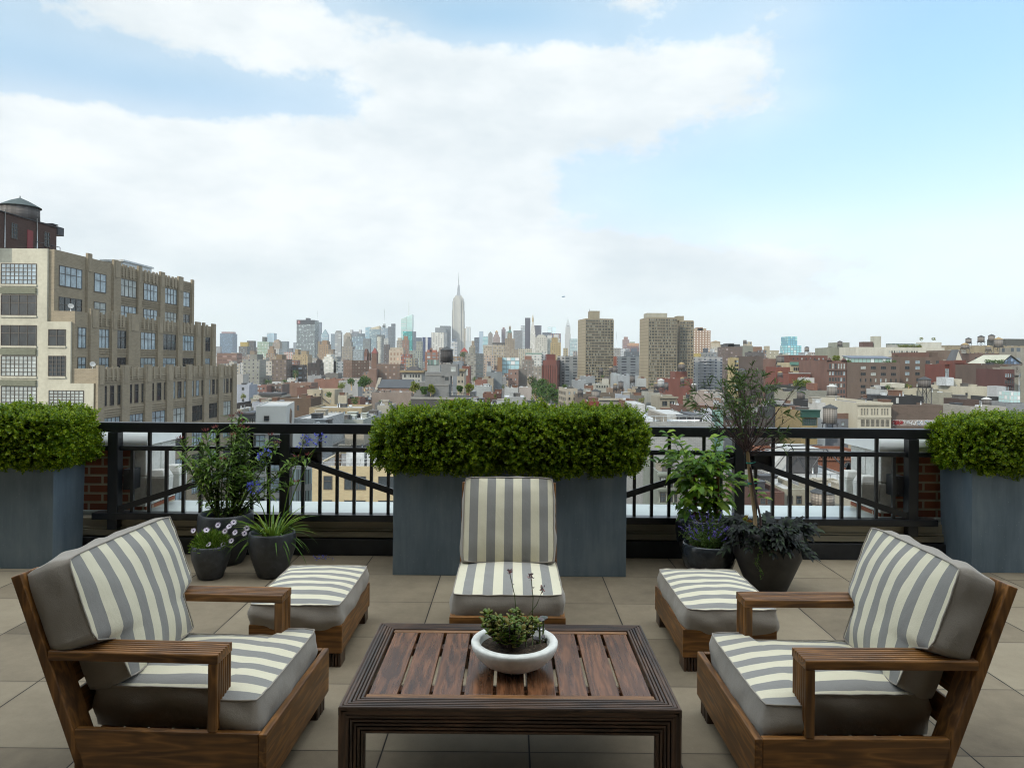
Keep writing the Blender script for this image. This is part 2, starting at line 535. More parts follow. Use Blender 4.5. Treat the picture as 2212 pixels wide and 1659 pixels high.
# ---- the railing
r = empty('railing', (0, RY, 0), 'black metal railing with thin balusters along the terrace edge', 'railing')
X0, X1 = -3.32, 3.36
mb = MB(); mb.box(-4.3, 4.4, -.035, .04, 1.005, 1.086); mb.build('top_rail', MAT['rail'], r, bevel=.006)
mb = MB(); mb.box(-4.3, 4.4, -.012, .022, .853, .892); mb.build('mid_rail', MAT['rail'], r, bevel=.004)
mb = MB(); mb.box(-3.45, 3.52, -.05, .05, .286, .342); mb.build('bottom_rail', MAT['rail'], r, bevel=.005)
posts = [-3.285, -1.868, -.45, .45, 1.886, 3.32]
for px in posts:
    w = .042
    mb = MB(); mb.box(px - w, px + w, -.04, .045, .0 if abs(px) < 3 else .2, 1.004); mb.build('post', MAT['rail'], r, bevel=.005)
for a, b_, in ((0, 1), (1, 2), (3, 4), (4, 5)):
    x0, x1 = posts[a] + .043, posts[b_] - .043
    up = 1 if b_ in (1, 4) else 0
    za, zb = (.37, .815) if up else (.815, .37)
    dz = .026
    mb = MB(); mb.prism([(x0, -.03), (x1, -.03), (x1, -.008), (x0, -.008)], [za - dz, zb - dz, zb - dz, za - dz], [za + dz, zb + dz, zb + dz, za + dz])
    mb.build('diagonal_brace', MAT['rail'], r)
for px in (posts[1], posts[4]):
    mb = MB(); mb.box(px - .29, px + .29, .03, .042, .735, .852); mb.build('gusset_plate', MAT['rail'], r)
pit = .1417
for a, b_ in ((0, 1), (1, 2), (3, 4), (4, 5)):
    n_ = 9
    for k in range(1, n_ + 1):
        x = posts[a] + (posts[b_] - posts[a]) * k / (n_ + 1)
        tall = (k % 2 == 0)
        w = .0125
        mb = MB(); mb.box(x - w, x + w, -.006, .018, .343, 1.004 if tall else .852); mb.build('baluster', MAT['rail'], r)
for px, s_ in ((-3.195, 1), (3.235, -1)):
    mb = MB(); mb.box(px - .04, px + .04, .03, .16, .52, .69)
    mb.tube([(px, .03, .67), (px, .018, .67)], .008, 8); mb.tube([(px, .03, .54), (px, .018, .54)], .008, 8)
    mb.build('bracket', MAT['curb'], r, bevel=.006)

# ---- zinc planters
def planter(x0, x1, y0, y1, h, label, taper=.012):
    r = empty('planter', ((x0 + x1) / 2, (y0 + y1) / 2, 0), label, 'planter', 'zinc planter boxes along the railing')
    a, b = (x1 - x0) / 2, (y1 - y0) / 2
    mb = MB(); t_ = .02
    b0 = len(mb.v)
    for (k, z) in ((-taper, 0.0), (0, h)):
        mb.v.extend([(-a - k, -b - k, z), (a + k, -b - k, z), (a + k, b + k, z), (-a - k, b + k, z)])
    mb.v.extend([(-a + t_, -b + t_, h), (a - t_, -b + t_, h), (a - t_, b - t_, h), (-a + t_, b - t_, h)])
    mb.v.extend([(-a + t_, -b + t_, h - .06), (a - t_, -b + t_, h - .06), (a - t_, b - t_, h - .06), (-a + t_, b - t_, h - .06)])
    for i in range(4):
        j = (i + 1) % 4
        mb.face((b0 + i, b0 + j, b0 + 4 + j, b0 + 4 + i)); mb.face((b0 + 4 + i, b0 + 4 + j, b0 + 8 + j, b0 + 8 + i)); mb.face((b0 + 8 + i, b0 + 8 + j, b0 + 12 + j, b0 + 12 + i))
    mb.face((b0 + 3, b0 + 2, b0 + 1, b0))
    mb.build('box', MAT['zinc'], r, bevel=.004)
    mb = MB(); mb.poly([(-a + t_, -b + t_, h - .055), (a - t_, -b + t_, h - .055), (a - t_, b - t_, h - .055), (-a + t_, b - t_, h - .055)]); mb.build('soil', MAT['soil'], r)
    return r


planter(-.887, .873, 5.40, 5.83, .80, 'wide blue grey zinc planter box behind the lone armless chair', .0)
planter(-4.65, -3.49, 5.465, 5.87, .83, 'blue grey zinc planter box beside the cream loft building end')
planter(3.59, 4.75, 5.58, 6.0, .83, 'blue grey zinc planter box at the far end from the loft building')

# ---- furniture helpers
def ribbed(mb, o, ex, ey, ez, L, W, T, n, ma=0.0, mb_=0.0, depth=.005, m=0):
    """board along ex, width along ey with n ribs on the ez side; ma / mb_: mitre slopes of the two ends"""
    o, ex, ey, ez = Vector(o), Vector(ex), Vector(ey), Vector(ez)
    prof = [(0, -T)]
    seg = 5; rw = W / n
    for k in range(n):
        for i in range(seg + 1):
            if i == 0 and k > 0: continue
            a = i / seg
            prof.append((k * rw + a * rw, -depth + depth * math.sqrt(max(0, 1 - (2 * a - 1) ** 2)) * 1.0 - (depth * 1.2 if i in (0, seg) and 0 < k * rw + a * rw < W else 0)))
    prof.append((W, -T))
    b = len(mb.v); q = len(prof)
    for e in (0, 1):
        for (w, t) in prof:
            x = (ma * w) if e == 0 else (L - mb_ * w)
            mb.v.append(tuple(o + ex * x + ey * w + ez * t))
    flip = ex.cross(ey).dot(ez) < 0
    for i in range(q):
        j = (i + 1) % q
        f = (b + i, b + j, b + q + j, b + q + i)
        mb.face(f if flip else f[::-1], m)
    f = [b + i for i in range(q)]
    mb.face(f[::-1] if flip else f, m)
    f = [b + q + i for i in range(q)]
    mb.face(f if flip else f[::-1], m)


def cushion(name, parent, M, L, W, T, bulge=.03, half=None, seed=0, n=34, flap=0.0, corner=.03):
    """upholstered cushion: striped faces, taupe boxing; half(x) gives its half width"""
    mb = MB()
    half = half or (lambda x: W / 2)

    def plan(s_, t_):
        x = L / 2 * s_ * (1 - corner * abs(t_) ** 8)
        hw = half(x)
        return x, hw * t_ * (1 - corner * abs(s_) ** 8)

    def top(s_, t_):
        x, y = plan(s_, t_)
        dome = (1 - abs(s_) ** 3.0) * (1 - abs(t_) ** 3.0)
        w = (mnoise.noise(Vector((x * 5 + seed, y * 5, seed * 1.7))) * .5 + mnoise.noise(Vector((x * 13 + seed, y * 11, 3.3))) * .22)
        edge = max(abs(s_), abs(t_))
        pk = (max(0, edge - .86) / .14) * mnoise.noise(Vector((x * 24, y * 24, seed + 9.0))) * .004
        return x, y, T / 2 + bulge * dome + w * .018 * (1 - edge ** 6) + pk
    g = [[None] * (n + 1) for _ in range(n + 1)]
    for sg in (1, -1):
        idx = {}
        for i in range(n + 1):
            for j in range(n + 1):
                s_, t_ = 2 * i / n - 1, 2 * j / n - 1
                s_ = math.copysign(abs(s_) ** .8, s_); t_ = math.copysign(abs(t_) ** .8, t_)
                x, y, z = top(s_, t_)
                idx[i, j] = len(mb.v); mb.v.append((x, y, z * sg if sg > 0 else -T / 2 - (z - T / 2) * .5))
        for i in range(n):
            for j in range(n):
                f = (idx[i, j], idx[i + 1, j], idx[i + 1, j + 1], idx[i, j + 1])
                mb.face(f if sg > 0 else f[::-1], 0, True)
        if sg > 0: tid = dict(idx)
        else: bid = dict(idx)
    loop = [(i, 0) for i in range(n)] + [(n, j) for j in range(n)] + [(i, n) for i in range(n, 0, -1)] + [(0, j) for j in range(n, 0, -1)]
    K = 6; rows = []
    for k in range(K + 1):
        w = 1 - 2 * k / K
        row = []
        for (i, j) in loop:
            a, b = Vector(mb.v[tid[i, j]]), Vector(mb.v[bid[i, j]])
            p = a.lerp(b, k / K)
            out = Vector((2 * i / n - 1 if i in (0, n) else 0, 2 * j / n - 1 if j in (0, n) else 0, 0))
            if out.length > 0: out.normalize()
            nn = mnoise.noise(Vector((p.x * 9 + seed, p.y * 9, p.z * 16)))
            p = p + out * ((1 - w * w) * (.017 + .016 * nn) + (.003 if k in (0, K) else 0))
            row.append(len(mb.v)); mb.v.append(tuple(p))
        rows.append(row)
    q = len(loop)
    for k in range(K):
        for i in range(q):
            j = (i + 1) % q
            mb.face((rows[k][i], rows[k + 1][i], rows[k + 1][j], rows[k][j]), 1, True)
    o = mb.build(name, [MAT['stripe'], MAT['taupe']], parent)
    o.matrix_local = M
    # piping cord round the upper edge
    pm = MB(); pts = [Vector(mb.v[rows[0][i]]) + Vector((0, 0, .001)) for i in range(0, q, 2)]
    pm.tube(pts + pts[:1], .0035, 5, 0, True, False)
    c = pm.build('piping', MAT['taupe'], o)
    return o


TIL = R(19.9)
UPV, NRM = Vector((-math.sin(TIL), 0, math.cos(TIL))), Vector((math.cos(TIL), 0, math.sin(TIL)))


def lounge_chair(name, loc, rz, label, group, half_w, arms, seeds, cush=.165, twist=0):
    r = empty(name, loc, label, 'armchair' if arms else 'chair', group, rz)
    hw = half_w; zt = .276; zb = .075
    # base box
    mb = MB(); mb.box(-.33, .345, -hw, -hw + .028, zb, zt); mb.build('side_rail', MAT['wx'], r, bevel=.004)
    mb = MB(); mb.box(-.33, .345, hw - .028, hw, zb, zt); mb.build('side_rail', MAT['wx'], r, bevel=.004)
    mb = MB(); mb.box(.3455, .3735, -hw - .001, hw + .001, zb, zt); mb.build('front_rail', MAT['wy'], r, bevel=.004)
    mb = MB()
    for k in range(7):
        x = -.31 + k * .094
        mb.box(x, x + .07, -hw + .03, hw - .03, .205, .225)
    mb.build('seat_slats', MAT['wy'], r, bevel=.003)
    for sy in (-1, 1):
        mb = MB()
        ya, yb = sorted((sy * (hw - .012), sy * (hw - .125)))
        ribbed(mb, (.36, ya, 0), (0, 0, 1), (0, 1, 0), (1, 0, 0), zb, yb - ya, .1, 5)
        mb.build('front_leg', MAT['ez'], r)
    # slanted back
    def bk(t, y, n): return Vector((-.375, y, .276)) + UPV * t + NRM * n
    def plank(mb, t0, t1, y0, y1, n0, n1):
        b = len(mb.v)
        for n_ in (n0, n1):
            mb.v.extend([tuple(bk(t0, y0, n_)), tuple(bk(t0, y1, n_)), tuple(bk(t1, y1, n_)), tuple(bk(t1, y0, n_))])
        for q in ((0, 1, 2, 3), (7, 6, 5, 4), (0, 4, 5, 1), (1, 5, 6, 2), (2, 6, 7, 3), (3, 7, 4, 0)):
            mb.face([b + k for k in q])
    for sy in (-1, 1):
        ya, yb = sorted((sy * hw, sy * (hw - .105)))
        mb = MB(); plank(mb, -.29, .578, ya, yb, 0, .036); mb.build('back_post', MAT['wz'], r, bevel=.004)
    mb = MB(); 
    for t0 in (.0, .12, .24, .36, .475):
        plank(mb, t0, t0 + .095, -hw + .106, hw - .106, .006, .03)
    mb.build('back_slats', MAT['wy'], r, bevel=.003)
    if arms:
        aw = .125
        for sy in (-1, 1):
            ya, yb = sorted((sy * hw, sy * (hw - aw)))
            xr = -.43
            mb = MB()
            ribbed(mb, (xr, ya, .5575), (1, 0, 0), (0, 1, 0), (0, 0, 1), .194 - xr, aw, .035, 7)
            arm = mb.build('arm', MAT['wx'], r, bevel=.002)
            mb = MB()
            ribbed(mb, (.1925, ya + .0005, .278), (0, 0, 1), (0, 1, 0), (1, 0, 0), .2435, aw - .001, .034, 7)
            mb.build('arm_post', MAT['wz'], r, bevel=.002)
    ia = hw - .13 if arms else hw - .012
    def half_s(x):
        if not arms: return ia
        xs = x + .0
        if xs > .165: return hw - .04
        return ia
    def half_b(x):          # the back cushion bulges out over the arms
        k = min(1, max(0, (x + .1) / .05))
        return ia - .004 + .112 * k * k * (3 - 2 * k)
    M = Matrix.Translation((-.005, 0, .301))
    cushion('seat_cushion', r, M, .66, 2 * ia, .15, .035, half_s if arms else None, seeds[0])
    c = Vector((-.375, 0, .276)) + UPV * .318 + NRM * (.036 + .005 + cush / 2)
    B = Matrix(((UPV.x, 0, NRM.x), (0, 1, 0), (UPV.z, 0, NRM.z)))
    B = Matrix(((UPV.x, 0, NRM.x, c.x), (0, 1, 0, 0), (UPV.z, 0, NRM.z, c.z), (0, 0, 0, 1)))
    # a right handed frame: up, lateral, normal
    if B.to_3x3().determinant() < 0:
        B = Matrix(((UPV.x, 0, NRM.x, c.x), (0, -1, 0, 0), (UPV.z, 0, NRM.z, c.z), (0, 0, 0, 1)))
    cushion('back_cushion', r, B @ Matrix.Rotation(R(twist), 4, 'X'), .51, (2 * ia + .12) if arms else 2 * hw - .06, cush, .05, half_b if arms else None, seeds[1])
    return r


lounge_chair('armchair', (-1.228, 2.965, 0), R(-2.0), 'teak armchair with striped cushions, its back toward the big loft building', 'striped teak lounge chairs', .388, True, (1.0, 4.0))
lounge_chair('armchair', (1.252, 2.955, 0), R(180 + .5), 'teak armchair with striped cushions nearest the pot with the small tree', 'striped teak lounge chairs', .388, True, (11.0, 14.0), .135, -4)
lounge_chair('lounge_chair', (-.012, 4.13, 0), R(-90), 'armless teak chair with striped cushions facing the coffee table', 'striped teak lounge chairs', .305, False, (21.0, 24.0))


def ottoman(loc, rz, label, seed, gap):
    r = empty('ottoman', loc, label, 'ottoman', 'striped ottomans')
    r.rotation_euler.z = rz
    a, b = .245, .37
    z0, z1 = .075, .222
    for sx in (-1, 1):
        x0, x1 = sorted((sx * a, sx * (a - .026)))
        mb = MB(); mb.box(x0, x1, -b + .0265, b - .0265, z0, z1); mb.build('side_rail', MAT['wy'], r, bevel=.004)
    for sy in (-1, 1):
        y0, y1 = sorted((sy * b, sy * (b - .026)))
        mb = MB(); mb.box(-a - .001, a + .001, y0, y1, z0, z1); mb.build('end_rail', MAT['wx'], r, bevel=.004)
    mb = MB()
    for k in range(6):
        y = -.33 + k * .115
        mb.box(-a + .027, a - .027, y, y + .085, .16, .18)
    mb.build('deck_slats', MAT['wx'], r, bevel=.003)
    for sx in (-1, 1):
        for sy in (-1, 1):
            mb = MB()
            xa, xb = sorted((sx * (a - .006), sx * (a - .125)))
            yy = sy * (b - .008)
            ribbed(mb, (xa, yy, 0), (0, 0, 1), (1, 0, 0), (0, sy, 0), z0, xb - xa, .1, 7)
            mb.build('leg', MAT['ez'], r)
    cushion('cushion', r, Matrix.Translation((gap, 0, .258)), .475, .73, .135, .028, None, seed)
    return r


ottoman((-1.128, 4.135, 0), R(0), 'striped ottoman with ribbed feet beside the small daisy pot', 31.0, -.006)
ottoman((1.155, 4.12, 0), R(0), 'striped ottoman with ribbed feet in front of the purple salvia pot', 37.0, .012)


# ---- coffee table
def table():
    r = empty('coffee_table', (.004, 2.925, 0), 'dark slatted teak coffee table with ribbed mitred frame', 'table')
    a, b, zt = .605, .405, .40
    rw = .076; ah = .092; lw = .1
    # rim: four mitred ribbed boards
    for (o, ex, ey, L, nm, mt) in (((-a, -b, zt), (1, 0, 0), (0, 1, 0), 2 * a, 'rim', 'ex'), ((a, b, zt), (-1, 0, 0), (0, -1, 0), 2 * a, 'rim', 'ex'),
                                   ((a, -b, zt), (0, 1, 0), (-1, 0, 0), 2 * b, 'rim', 'ey'), ((-a, b, zt), (0, -1, 0), (1, 0, 0), 2 * b, 'rim', 'ey')):
        mb = MB(); ribbed(mb, o, ex, ey, (0, 0, 1), L, rw, .03, 6, 1, 1, .004); mb.build(nm, MAT[mt], r)
    # aprons and legs, mitred where they turn
    za = zt - .0035
    for (o, ex, nz_, L, mt) in (((-a, -b - .001, za), (1, 0, 0), (0, -1, 0), 2 * a, 'ex'), ((a, b + .001, za), (-1, 0, 0), (0, 1, 0), 2 * a, 'ex'),
                                ((a + .001, -b, za), (0, 1, 0), (1, 0, 0), 2 * b, 'ey'), ((-a - .001, b, za), (0, -1, 0), (-1, 0, 0), 2 * b, 'ey')):
        mb = MB(); ribbed(mb, o, ex, (0, 0, -1), nz_, L, ah, .03, 7, 1, 1, .0045); mb.build('apron', MAT[mt], r)
    for sx in (-1, 1):
        for sy in (-1, 1):
            mb = MB()
            # front or rear face
            ribbed(mb, (sx * a, sy * (b + .001), za), (0, 0, -1), (-sx, 0, 0), (0, sy, 0), za, ah, .03, 7, 1, 0, .0045)
            ribbed(mb, (sx * (a + .001), sy * b, za), (0, 0, -1), (0, -sy, 0), (sx, 0, 0), za, ah, .03, 7, 1, 0, .0045)
            mb.build('leg', MAT['ez'], r)
    ia, ib = a - rw - .003, b - rw - .003
    for sy in (-1, 1):
        y0, y1 = sorted((sy * ib, sy * (ib - .028)))
        mb = MB(); mb.box(-ia, ia, y0, y1, zt - .026, zt - .003); mb.build('border_strip', MAT['edge'], r, bevel=.003)
    n_ = 9; pitch = 2 * ia / n_
    for k in range(n_):
        x0 = -ia + k * pitch + .006; x1 = x0 + pitch - .012
        mb = MB(); mb.box(x0, x1, -ib + .0285, ib - .0285, zt - .024, zt - .004 - .0006 * (k % 3)); mb.build('slat', MAT['ty'], r, bevel=.003)
    mb = MB()
    for y in (-.2, .2): mb.box(-ia, ia, y - .025, y + .025, zt - .06, zt - .027)
    mb.build('cross_rail', MAT['tx'], r)
    return r


table()

# ---- bowl and pots
def lathe_thing(name, loc, label, cat, group, prof, mat, soil_r, soil_z, n=48, part='bowl'):
    r = empty(name, loc, label, cat, group)
    mb = MB(); mb.lathe(prof, n); mb.build(part, mat, r)
    mb = MB()
    k = 20; b = 0
    mb.v.append((0, 0, soil_z + .006))
    for ring in range(1, 4):
        for i in range(k):
            w = 2 * math.pi * i / k
            rr = soil_r * ring / 3
            mb.v.append((rr * math.cos(w), rr * math.sin(w), soil_z + (rnd.uniform(-.006, .01) if ring < 3 else 0)))
    for i in range(k): mb.face((0, 1 + i, 1 + (i + 1) % k), 0, True)
    for ring in range(2):
        for i in range(k):
            i2 = (i + 1) % k; a = 1 + ring * k
            mb.face((a + i, a + k + i, a + k + i2, a + i2), 0, True)
    mb.build('soil', MAT['soil'], r)
    return r


BX, BY, BZ = .02, 2.87, .3975
bowl_prof = [(0, 0), (.06, .0), (.085, .005), (.128, .028), (.158, .058), (.172, .086), (.174, .1), (.17, .106), (.158, .107), (.143, .106), (.139, .1), (.134, .075), (.1, .04)]
lathe_thing('bowl', (BX, BY, BZ), 'round white concrete bowl of succulents on the coffee table', 'bowl', None, bowl_prof, MAT['bowl'], .136, .08)


def pot_prof(rt, rb, h, belly=1.04):
    rm = rt * belly
    return [(0, 0), (rb * .9, 0), (rb, h * .03), (rb * .55 + rm * .45, h * .3), (rm * .97, h * .6), (rm, h * .82), (rt * 1.01, h * .95), (rt * .99, h), (rt * .94, h * 1.005), (rt * .9, h * .98), (rt * .88, h * .85), (rt * .8, h * .7)]


POTS = {}
for key, u, vb, d, rt, rb, h, mt, lab in (
        ('daisy', 455, 1248, 5.30, .133, .088, .245, 'pot', 'smallest charcoal pot, holding white daisies'),
        ('oleander', 487, 1222, 5.70, .205, .14, .395, 'pot', 'tall charcoal pot behind the daisies, holding an oleander'),
        ('agapanthus', 587, 1242, 5.36, .167, .105, .33, 'pot', 'round charcoal pot of strap leaved blue lily'),
        ('vine', 1517, 1238, 5.66, .205, .14, .40, 'potg', 'large glossy dark pot under the climbing vine'),
        ('salvia', 1531, 1262, 5.30, .19, .13, .29, 'potg', 'glossy dark pot brimming with purple salvia spikes'),
        ('standard', 1657, 1272, 5.10, .235, .13, .44, 'potb', 'big dark brown pot under the small tree and purple vine')):
    p = P(u, vb, d)
    POTS[key] = (p.x, d, h, rt)
    lathe_thing('plant_pot', (p.x, d, 0), lab, 'pot', 'plant pots on the terrace', pot_prof(rt, rb, h), MAT[mt], rt * .86, h * .86, part='pot')
# ================================================================ plants on the terrace
MAT['box1'] = m_leaf('boxwood_leaf', (.035, .09, .004), (.115, .215, .006), (.33, .41, .02), .4, .35)
MAT['twig'] = m_plain('twig', (.05, .035, .02), .9, 0, .4, 20)
MAT['darkcore'] = m_plain('dark_core_twigs', (.02, .03, .008), .95, 0, .6, 25)  # dark hedge core carries the inner shade in its colour; twigs share it
MAT['ole'] = m_leaf('oleander_leaf', (.06, .13, .02), (.11, .2, .03), (.22, .32, .06), .4, .22)
MAT['bud'] = m_leaf('red_buds', (.2, .03, .04), (.28, .06, .07), (.3, .12, .1), .6, .1)
MAT['stem'] = m_plain('green_stem', (.09, .12, .03), .7, 0, .3, 20)
MAT['aga'] = m_leaf('strap_leaf', (.05, .12, .012), (.085, .18, .015), (.2, .28, .03), .35, .25)
MAT['blue'] = m_leaf('blue_petals', (.07, .08, .5), (.12, .14, .62), (.25, .28, .7), .5, .2)
MAT['daisy'] = m_leaf('daisy_petals', (.62, .5, .68), (.72, .64, .76), (.8, .76, .8), .5, .15)
MAT['eye'] = m_plain('daisy_eye', (.04, .02, .09), .6)
MAT['dleaf'] = m_leaf('daisy_leaf', (.06, .13, .014), (.11, .2, .02), (.2, .29, .035), .5, .2)
MAT['vine'] = m_leaf('vine_leaf', (.05, .14, .010), (.10, .22, .016), (.26, .38, .03), .42, .28)
MAT['dark'] = m_leaf('purple_leaf', (.008, .01, .01), (.016, .019, .017), (.03, .05, .02), .65, .05)
MAT['sal'] = m_leaf('salvia_leaf', (.05, .11, .02), (.08, .16, .025), (.15, .22, .05), .5, .25)
MAT['violet'] = m_leaf('violet_spikes', (.1, .07, .36), (.16, .12, .48), (.28, .22, .55), .6, .15)
MAT['bark'] = m_plain('pale_bark', (.34, .24, .13), .85, 0, .35, 22, stretch=(1, 1, .3))
MAT['branch'] = m_plain('dark_branch', (.075, .045, .04), .8, 0, .4, 25)
MAT['sleaf'] = m_leaf('narrow_leaf', (.03, .06, .02), (.055, .1, .025), (.11, .17, .04), .5, .2)
MAT['jade'] = m_leaf('jade_leaf', (.07, .13, .014), (.12, .18, .02), (.2, .17, .04), .3, .12)
MAT['grey'] = m_leaf('grey_leaf', (.12, .15, .13), (.16, .13, .14), (.22, .24, .22), .55, .1)
MAT['pink'] = m_leaf('pink_flowers', (.5, .2, .2), (.2, .15, .15), (.16, .13, .13), .5, .1)
MAT['tie'] = m_plain('green_tie', (.0, .22, .16), .5)
MAT['terra'] = m_plain('brown_trellis', (.16, .06, .035), .7, 0, .4, 15)
MAT['chart'] = m_leaf('coleus', (.3, .3, .03), (.25, .06, .04), (.35, .4, .05), .5, .2)


def rv(r, s=1.0):
    return Vector((r.gauss(0, 1), r.gauss(0, 1), r.gauss(0, 1))).normalized() * s


def boxwood(name, loc, label, hx, hy, z0, z1, nspr, seed):
    """clipped shrub: sprigs of paired leaves growing outward from a dark core with twigs"""
    r = random.Random(seed)
    root = empty(name, loc, label, 'hedge', 'boxwood hedges in the zinc planters')
    mb = MB(); tw = MB()
    hz = (z1 - z0) / 2; zc = (z0 + z1) / 2

    def surf(w):
        # a rounded block with lumps
        x, y, z = w
        k = (abs(x) ** 5.2 + abs(y) ** 5.2 + abs(z) ** 5.2) ** (-1 / 5.2)
        p = Vector((x * k * hx, y * k * hy, z * k * hz))
        lump = mnoise.noise(Vector((p.x * 2.6 + seed, p.y * 3, p.z * 3.2))) * .055 + mnoise.noise(Vector((p.x * 7.5, p.y * 7 + seed, p.z * 8))) * .075
        top = max(0, p.z / hz)
        return p * (1 + lump / max(.25, p.length) * .6) + Vector((0, 0, lump * .5 * top))
    for i in range(nspr):
        w = rv(r)
        # spread evenly over a long box
        x = r.uniform(-1, 1)
        w = Vector((x * hx / hy if r.random() < .55 else w.x, w.y, w.z)).normalized() if r.random() < .75 else w
        if r.random() < .8: 
            w = Vector((r.uniform(-1, 1), r.uniform(-1, 1), r.uniform(-1, 1)))
            ax = r.choice([0, 1, 1, 1, 2, 2, 2, 0] if hx < 1 else [1, 1, 1, 2, 2, 2, 2, 0])
            w[ax] = r.choice([-1, -1, -1, 1]) if ax == 1 else r.choice([-1, 1, 1])
        p = surf(w)
        depth = r.random() ** 1.7 * .22
        out = Vector((w.x / 2.4, w.y, w.z)).normalized()
        p = p * (1 - depth)
        dr = (out * .9 + Vector((0, 0, .45)) + rv(r, .7)).normalized()
        if p.z < -hz * .55: dr = (out + Vector((0, 0, -.25)) + rv(r, .5)).normalized()
        L = r.uniform(.04, .09) * (r.uniform(1.0, 2.3) if w.z > .8 and r.random() > .1 else r.uniform(2, 3) if w.z > .8 else r.uniform(.9, 1.5))
        p0 = p - dr * L * .5
        n_ = int(L / .0105)
        ph = r.random() * 6.28
        a = dr.cross(Vector((.3, .5, .8))).normalized(); b = dr.cross(a)
        for k in range(n_):
            q = p0 + dr * (L * (k + 1) / n_)
            for s_ in (0, 1):
                an = ph + k * 1.57 + s_ * 3.14 + r.uniform(-.3, .3)
                o = a * math.cos(an) + b * math.sin(an)
                ld = (o * .9 + dr * .75 + rv(r, .18)).normalized()
                sz = r.uniform(.019, .029) * (.8 if k > n_ - 3 else 1)
                mb.leaf(q + Vector((0, 0, zc)), ld, dr, sz, sz * .7, 0, .14)
        if i % 6 == 0:
            tw.tube([p0 * .8 + Vector((0, 0, zc)), p0 + dr * L + Vector((0, 0, zc))], [.0028, .001], 4)
    mb.build('foliage', MAT['box1'], root)
    # closed dark core, shade inside put into its colour; twigs and stems joined on
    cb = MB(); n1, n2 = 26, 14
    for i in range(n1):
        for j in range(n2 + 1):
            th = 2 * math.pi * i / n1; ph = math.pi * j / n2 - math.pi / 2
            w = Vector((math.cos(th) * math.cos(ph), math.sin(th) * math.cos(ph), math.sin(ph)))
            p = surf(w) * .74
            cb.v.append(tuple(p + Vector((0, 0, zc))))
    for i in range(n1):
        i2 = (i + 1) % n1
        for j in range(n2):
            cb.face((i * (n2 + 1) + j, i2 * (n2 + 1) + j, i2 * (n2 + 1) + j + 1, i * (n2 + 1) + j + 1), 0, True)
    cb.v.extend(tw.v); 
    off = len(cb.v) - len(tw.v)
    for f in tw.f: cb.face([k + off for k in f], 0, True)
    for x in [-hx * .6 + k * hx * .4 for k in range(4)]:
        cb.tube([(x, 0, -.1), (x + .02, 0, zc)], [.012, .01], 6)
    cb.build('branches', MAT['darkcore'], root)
    return root


boxwood('boxwood_hedge', (-.005, 5.61, .80), 'long clipped boxwood hedge in the wide planter before the skyline', 1.045, .285, -.025, .405, 12000, 3)
boxwood('boxwood_hedge', (-4.02, 5.66, .83), 'clipped boxwood hedge against the cream loft building', .64, .28, -.05, .33, 7500, 5)
boxwood('boxwood_hedge', (4.15, 5.78, .83), 'clipped boxwood hedge below the graffiti wall and brick houses', .66, .29, -.05, .35, 7500, 8)


def curve_pts(p, d, L, n, sag=.0, wob=.0, r=rnd):
    pts = [Vector(p)]
    d = Vector(d).normalized()
    for i in range(n):
        d = (d + Vector((0, 0, -sag)) + rv(r, wob)).normalized()
        pts.append(pts[-1] + d * L / n)
    return pts


# ---- oleander
def oleander():
    r = random.Random(11)
    x, y, h, rt = POTS['oleander']
    root = empty('oleander', (x, y, h * .86), 'tall oleander with narrow leaves and red buds behind the daisies', 'shrub')
    st = MB(); lf = MB(); bd = MB()
    specs = []
    for i in range(30):
        an = r.uniform(0, 6.28); sp = r.uniform(.05, .5)
        specs.append((an, sp, r.uniform(.42, .72)))
    specs += [(3.0, .55, .72), (2.9, .62, .6), (.25, .8, .75), (.1, .75, .68), (6.1, .95, .6), (1.7, .12, .82), (1.2, .1, .8), (1.5, .18, .76)]
    for an, sp, L in specs:
        d = Vector((math.cos(an) * sp, math.sin(an) * sp * .7, 1))
        p0 = Vector((math.cos(an) * .07, math.sin(an) * .07, 0))
        pts = curve_pts(p0, d, L, 10, -.0 if sp < .6 else .03, .07, r)
        st.tube(pts, [.0065 - .0004 * k for k in range(11)], 5)
        for k in range(2, 11):
            for q in range(7 if k > 5 else 2 if k < 4 else 4):
                a2 = r.uniform(0, 6.28)
                o = Vector((math.cos(a2), math.sin(a2), r.uniform(-.1, 1.0 if k < 9 else 1.8))).normalized()
                LL = r.uniform(.07, .125)
                pl = pts[k].lerp(pts[k - 1], r.random())
                q_ = [pl, pl + o * LL * .35, pl + o * LL * .7 + Vector((0, 0, -.12 * LL)), pl + o * LL + Vector((0, 0, -.32 * LL))]
                lf.blade(q_, Vector((0, 0, 1)) if abs(o.z) < .8 else Vector((1, 0, 0)), [.004, .02, .016, .001], 0, .3)
        if r.random() < .4 or L > .68:
            bd = MB()
            for q in range(16):
                o = (rv(r) + Vector((0, 0, 1.3))).normalized()
                bd.leaf(pts[-1] + o * .02, o, rv(r), r.uniform(.018, .035), .006, 0, .3)
            bd.build('flower_bud_cluster', MAT['bud'], root)
    st.build('stems', MAT['stem'], root); lf.build('foliage', MAT['ole'], root)


oleander()


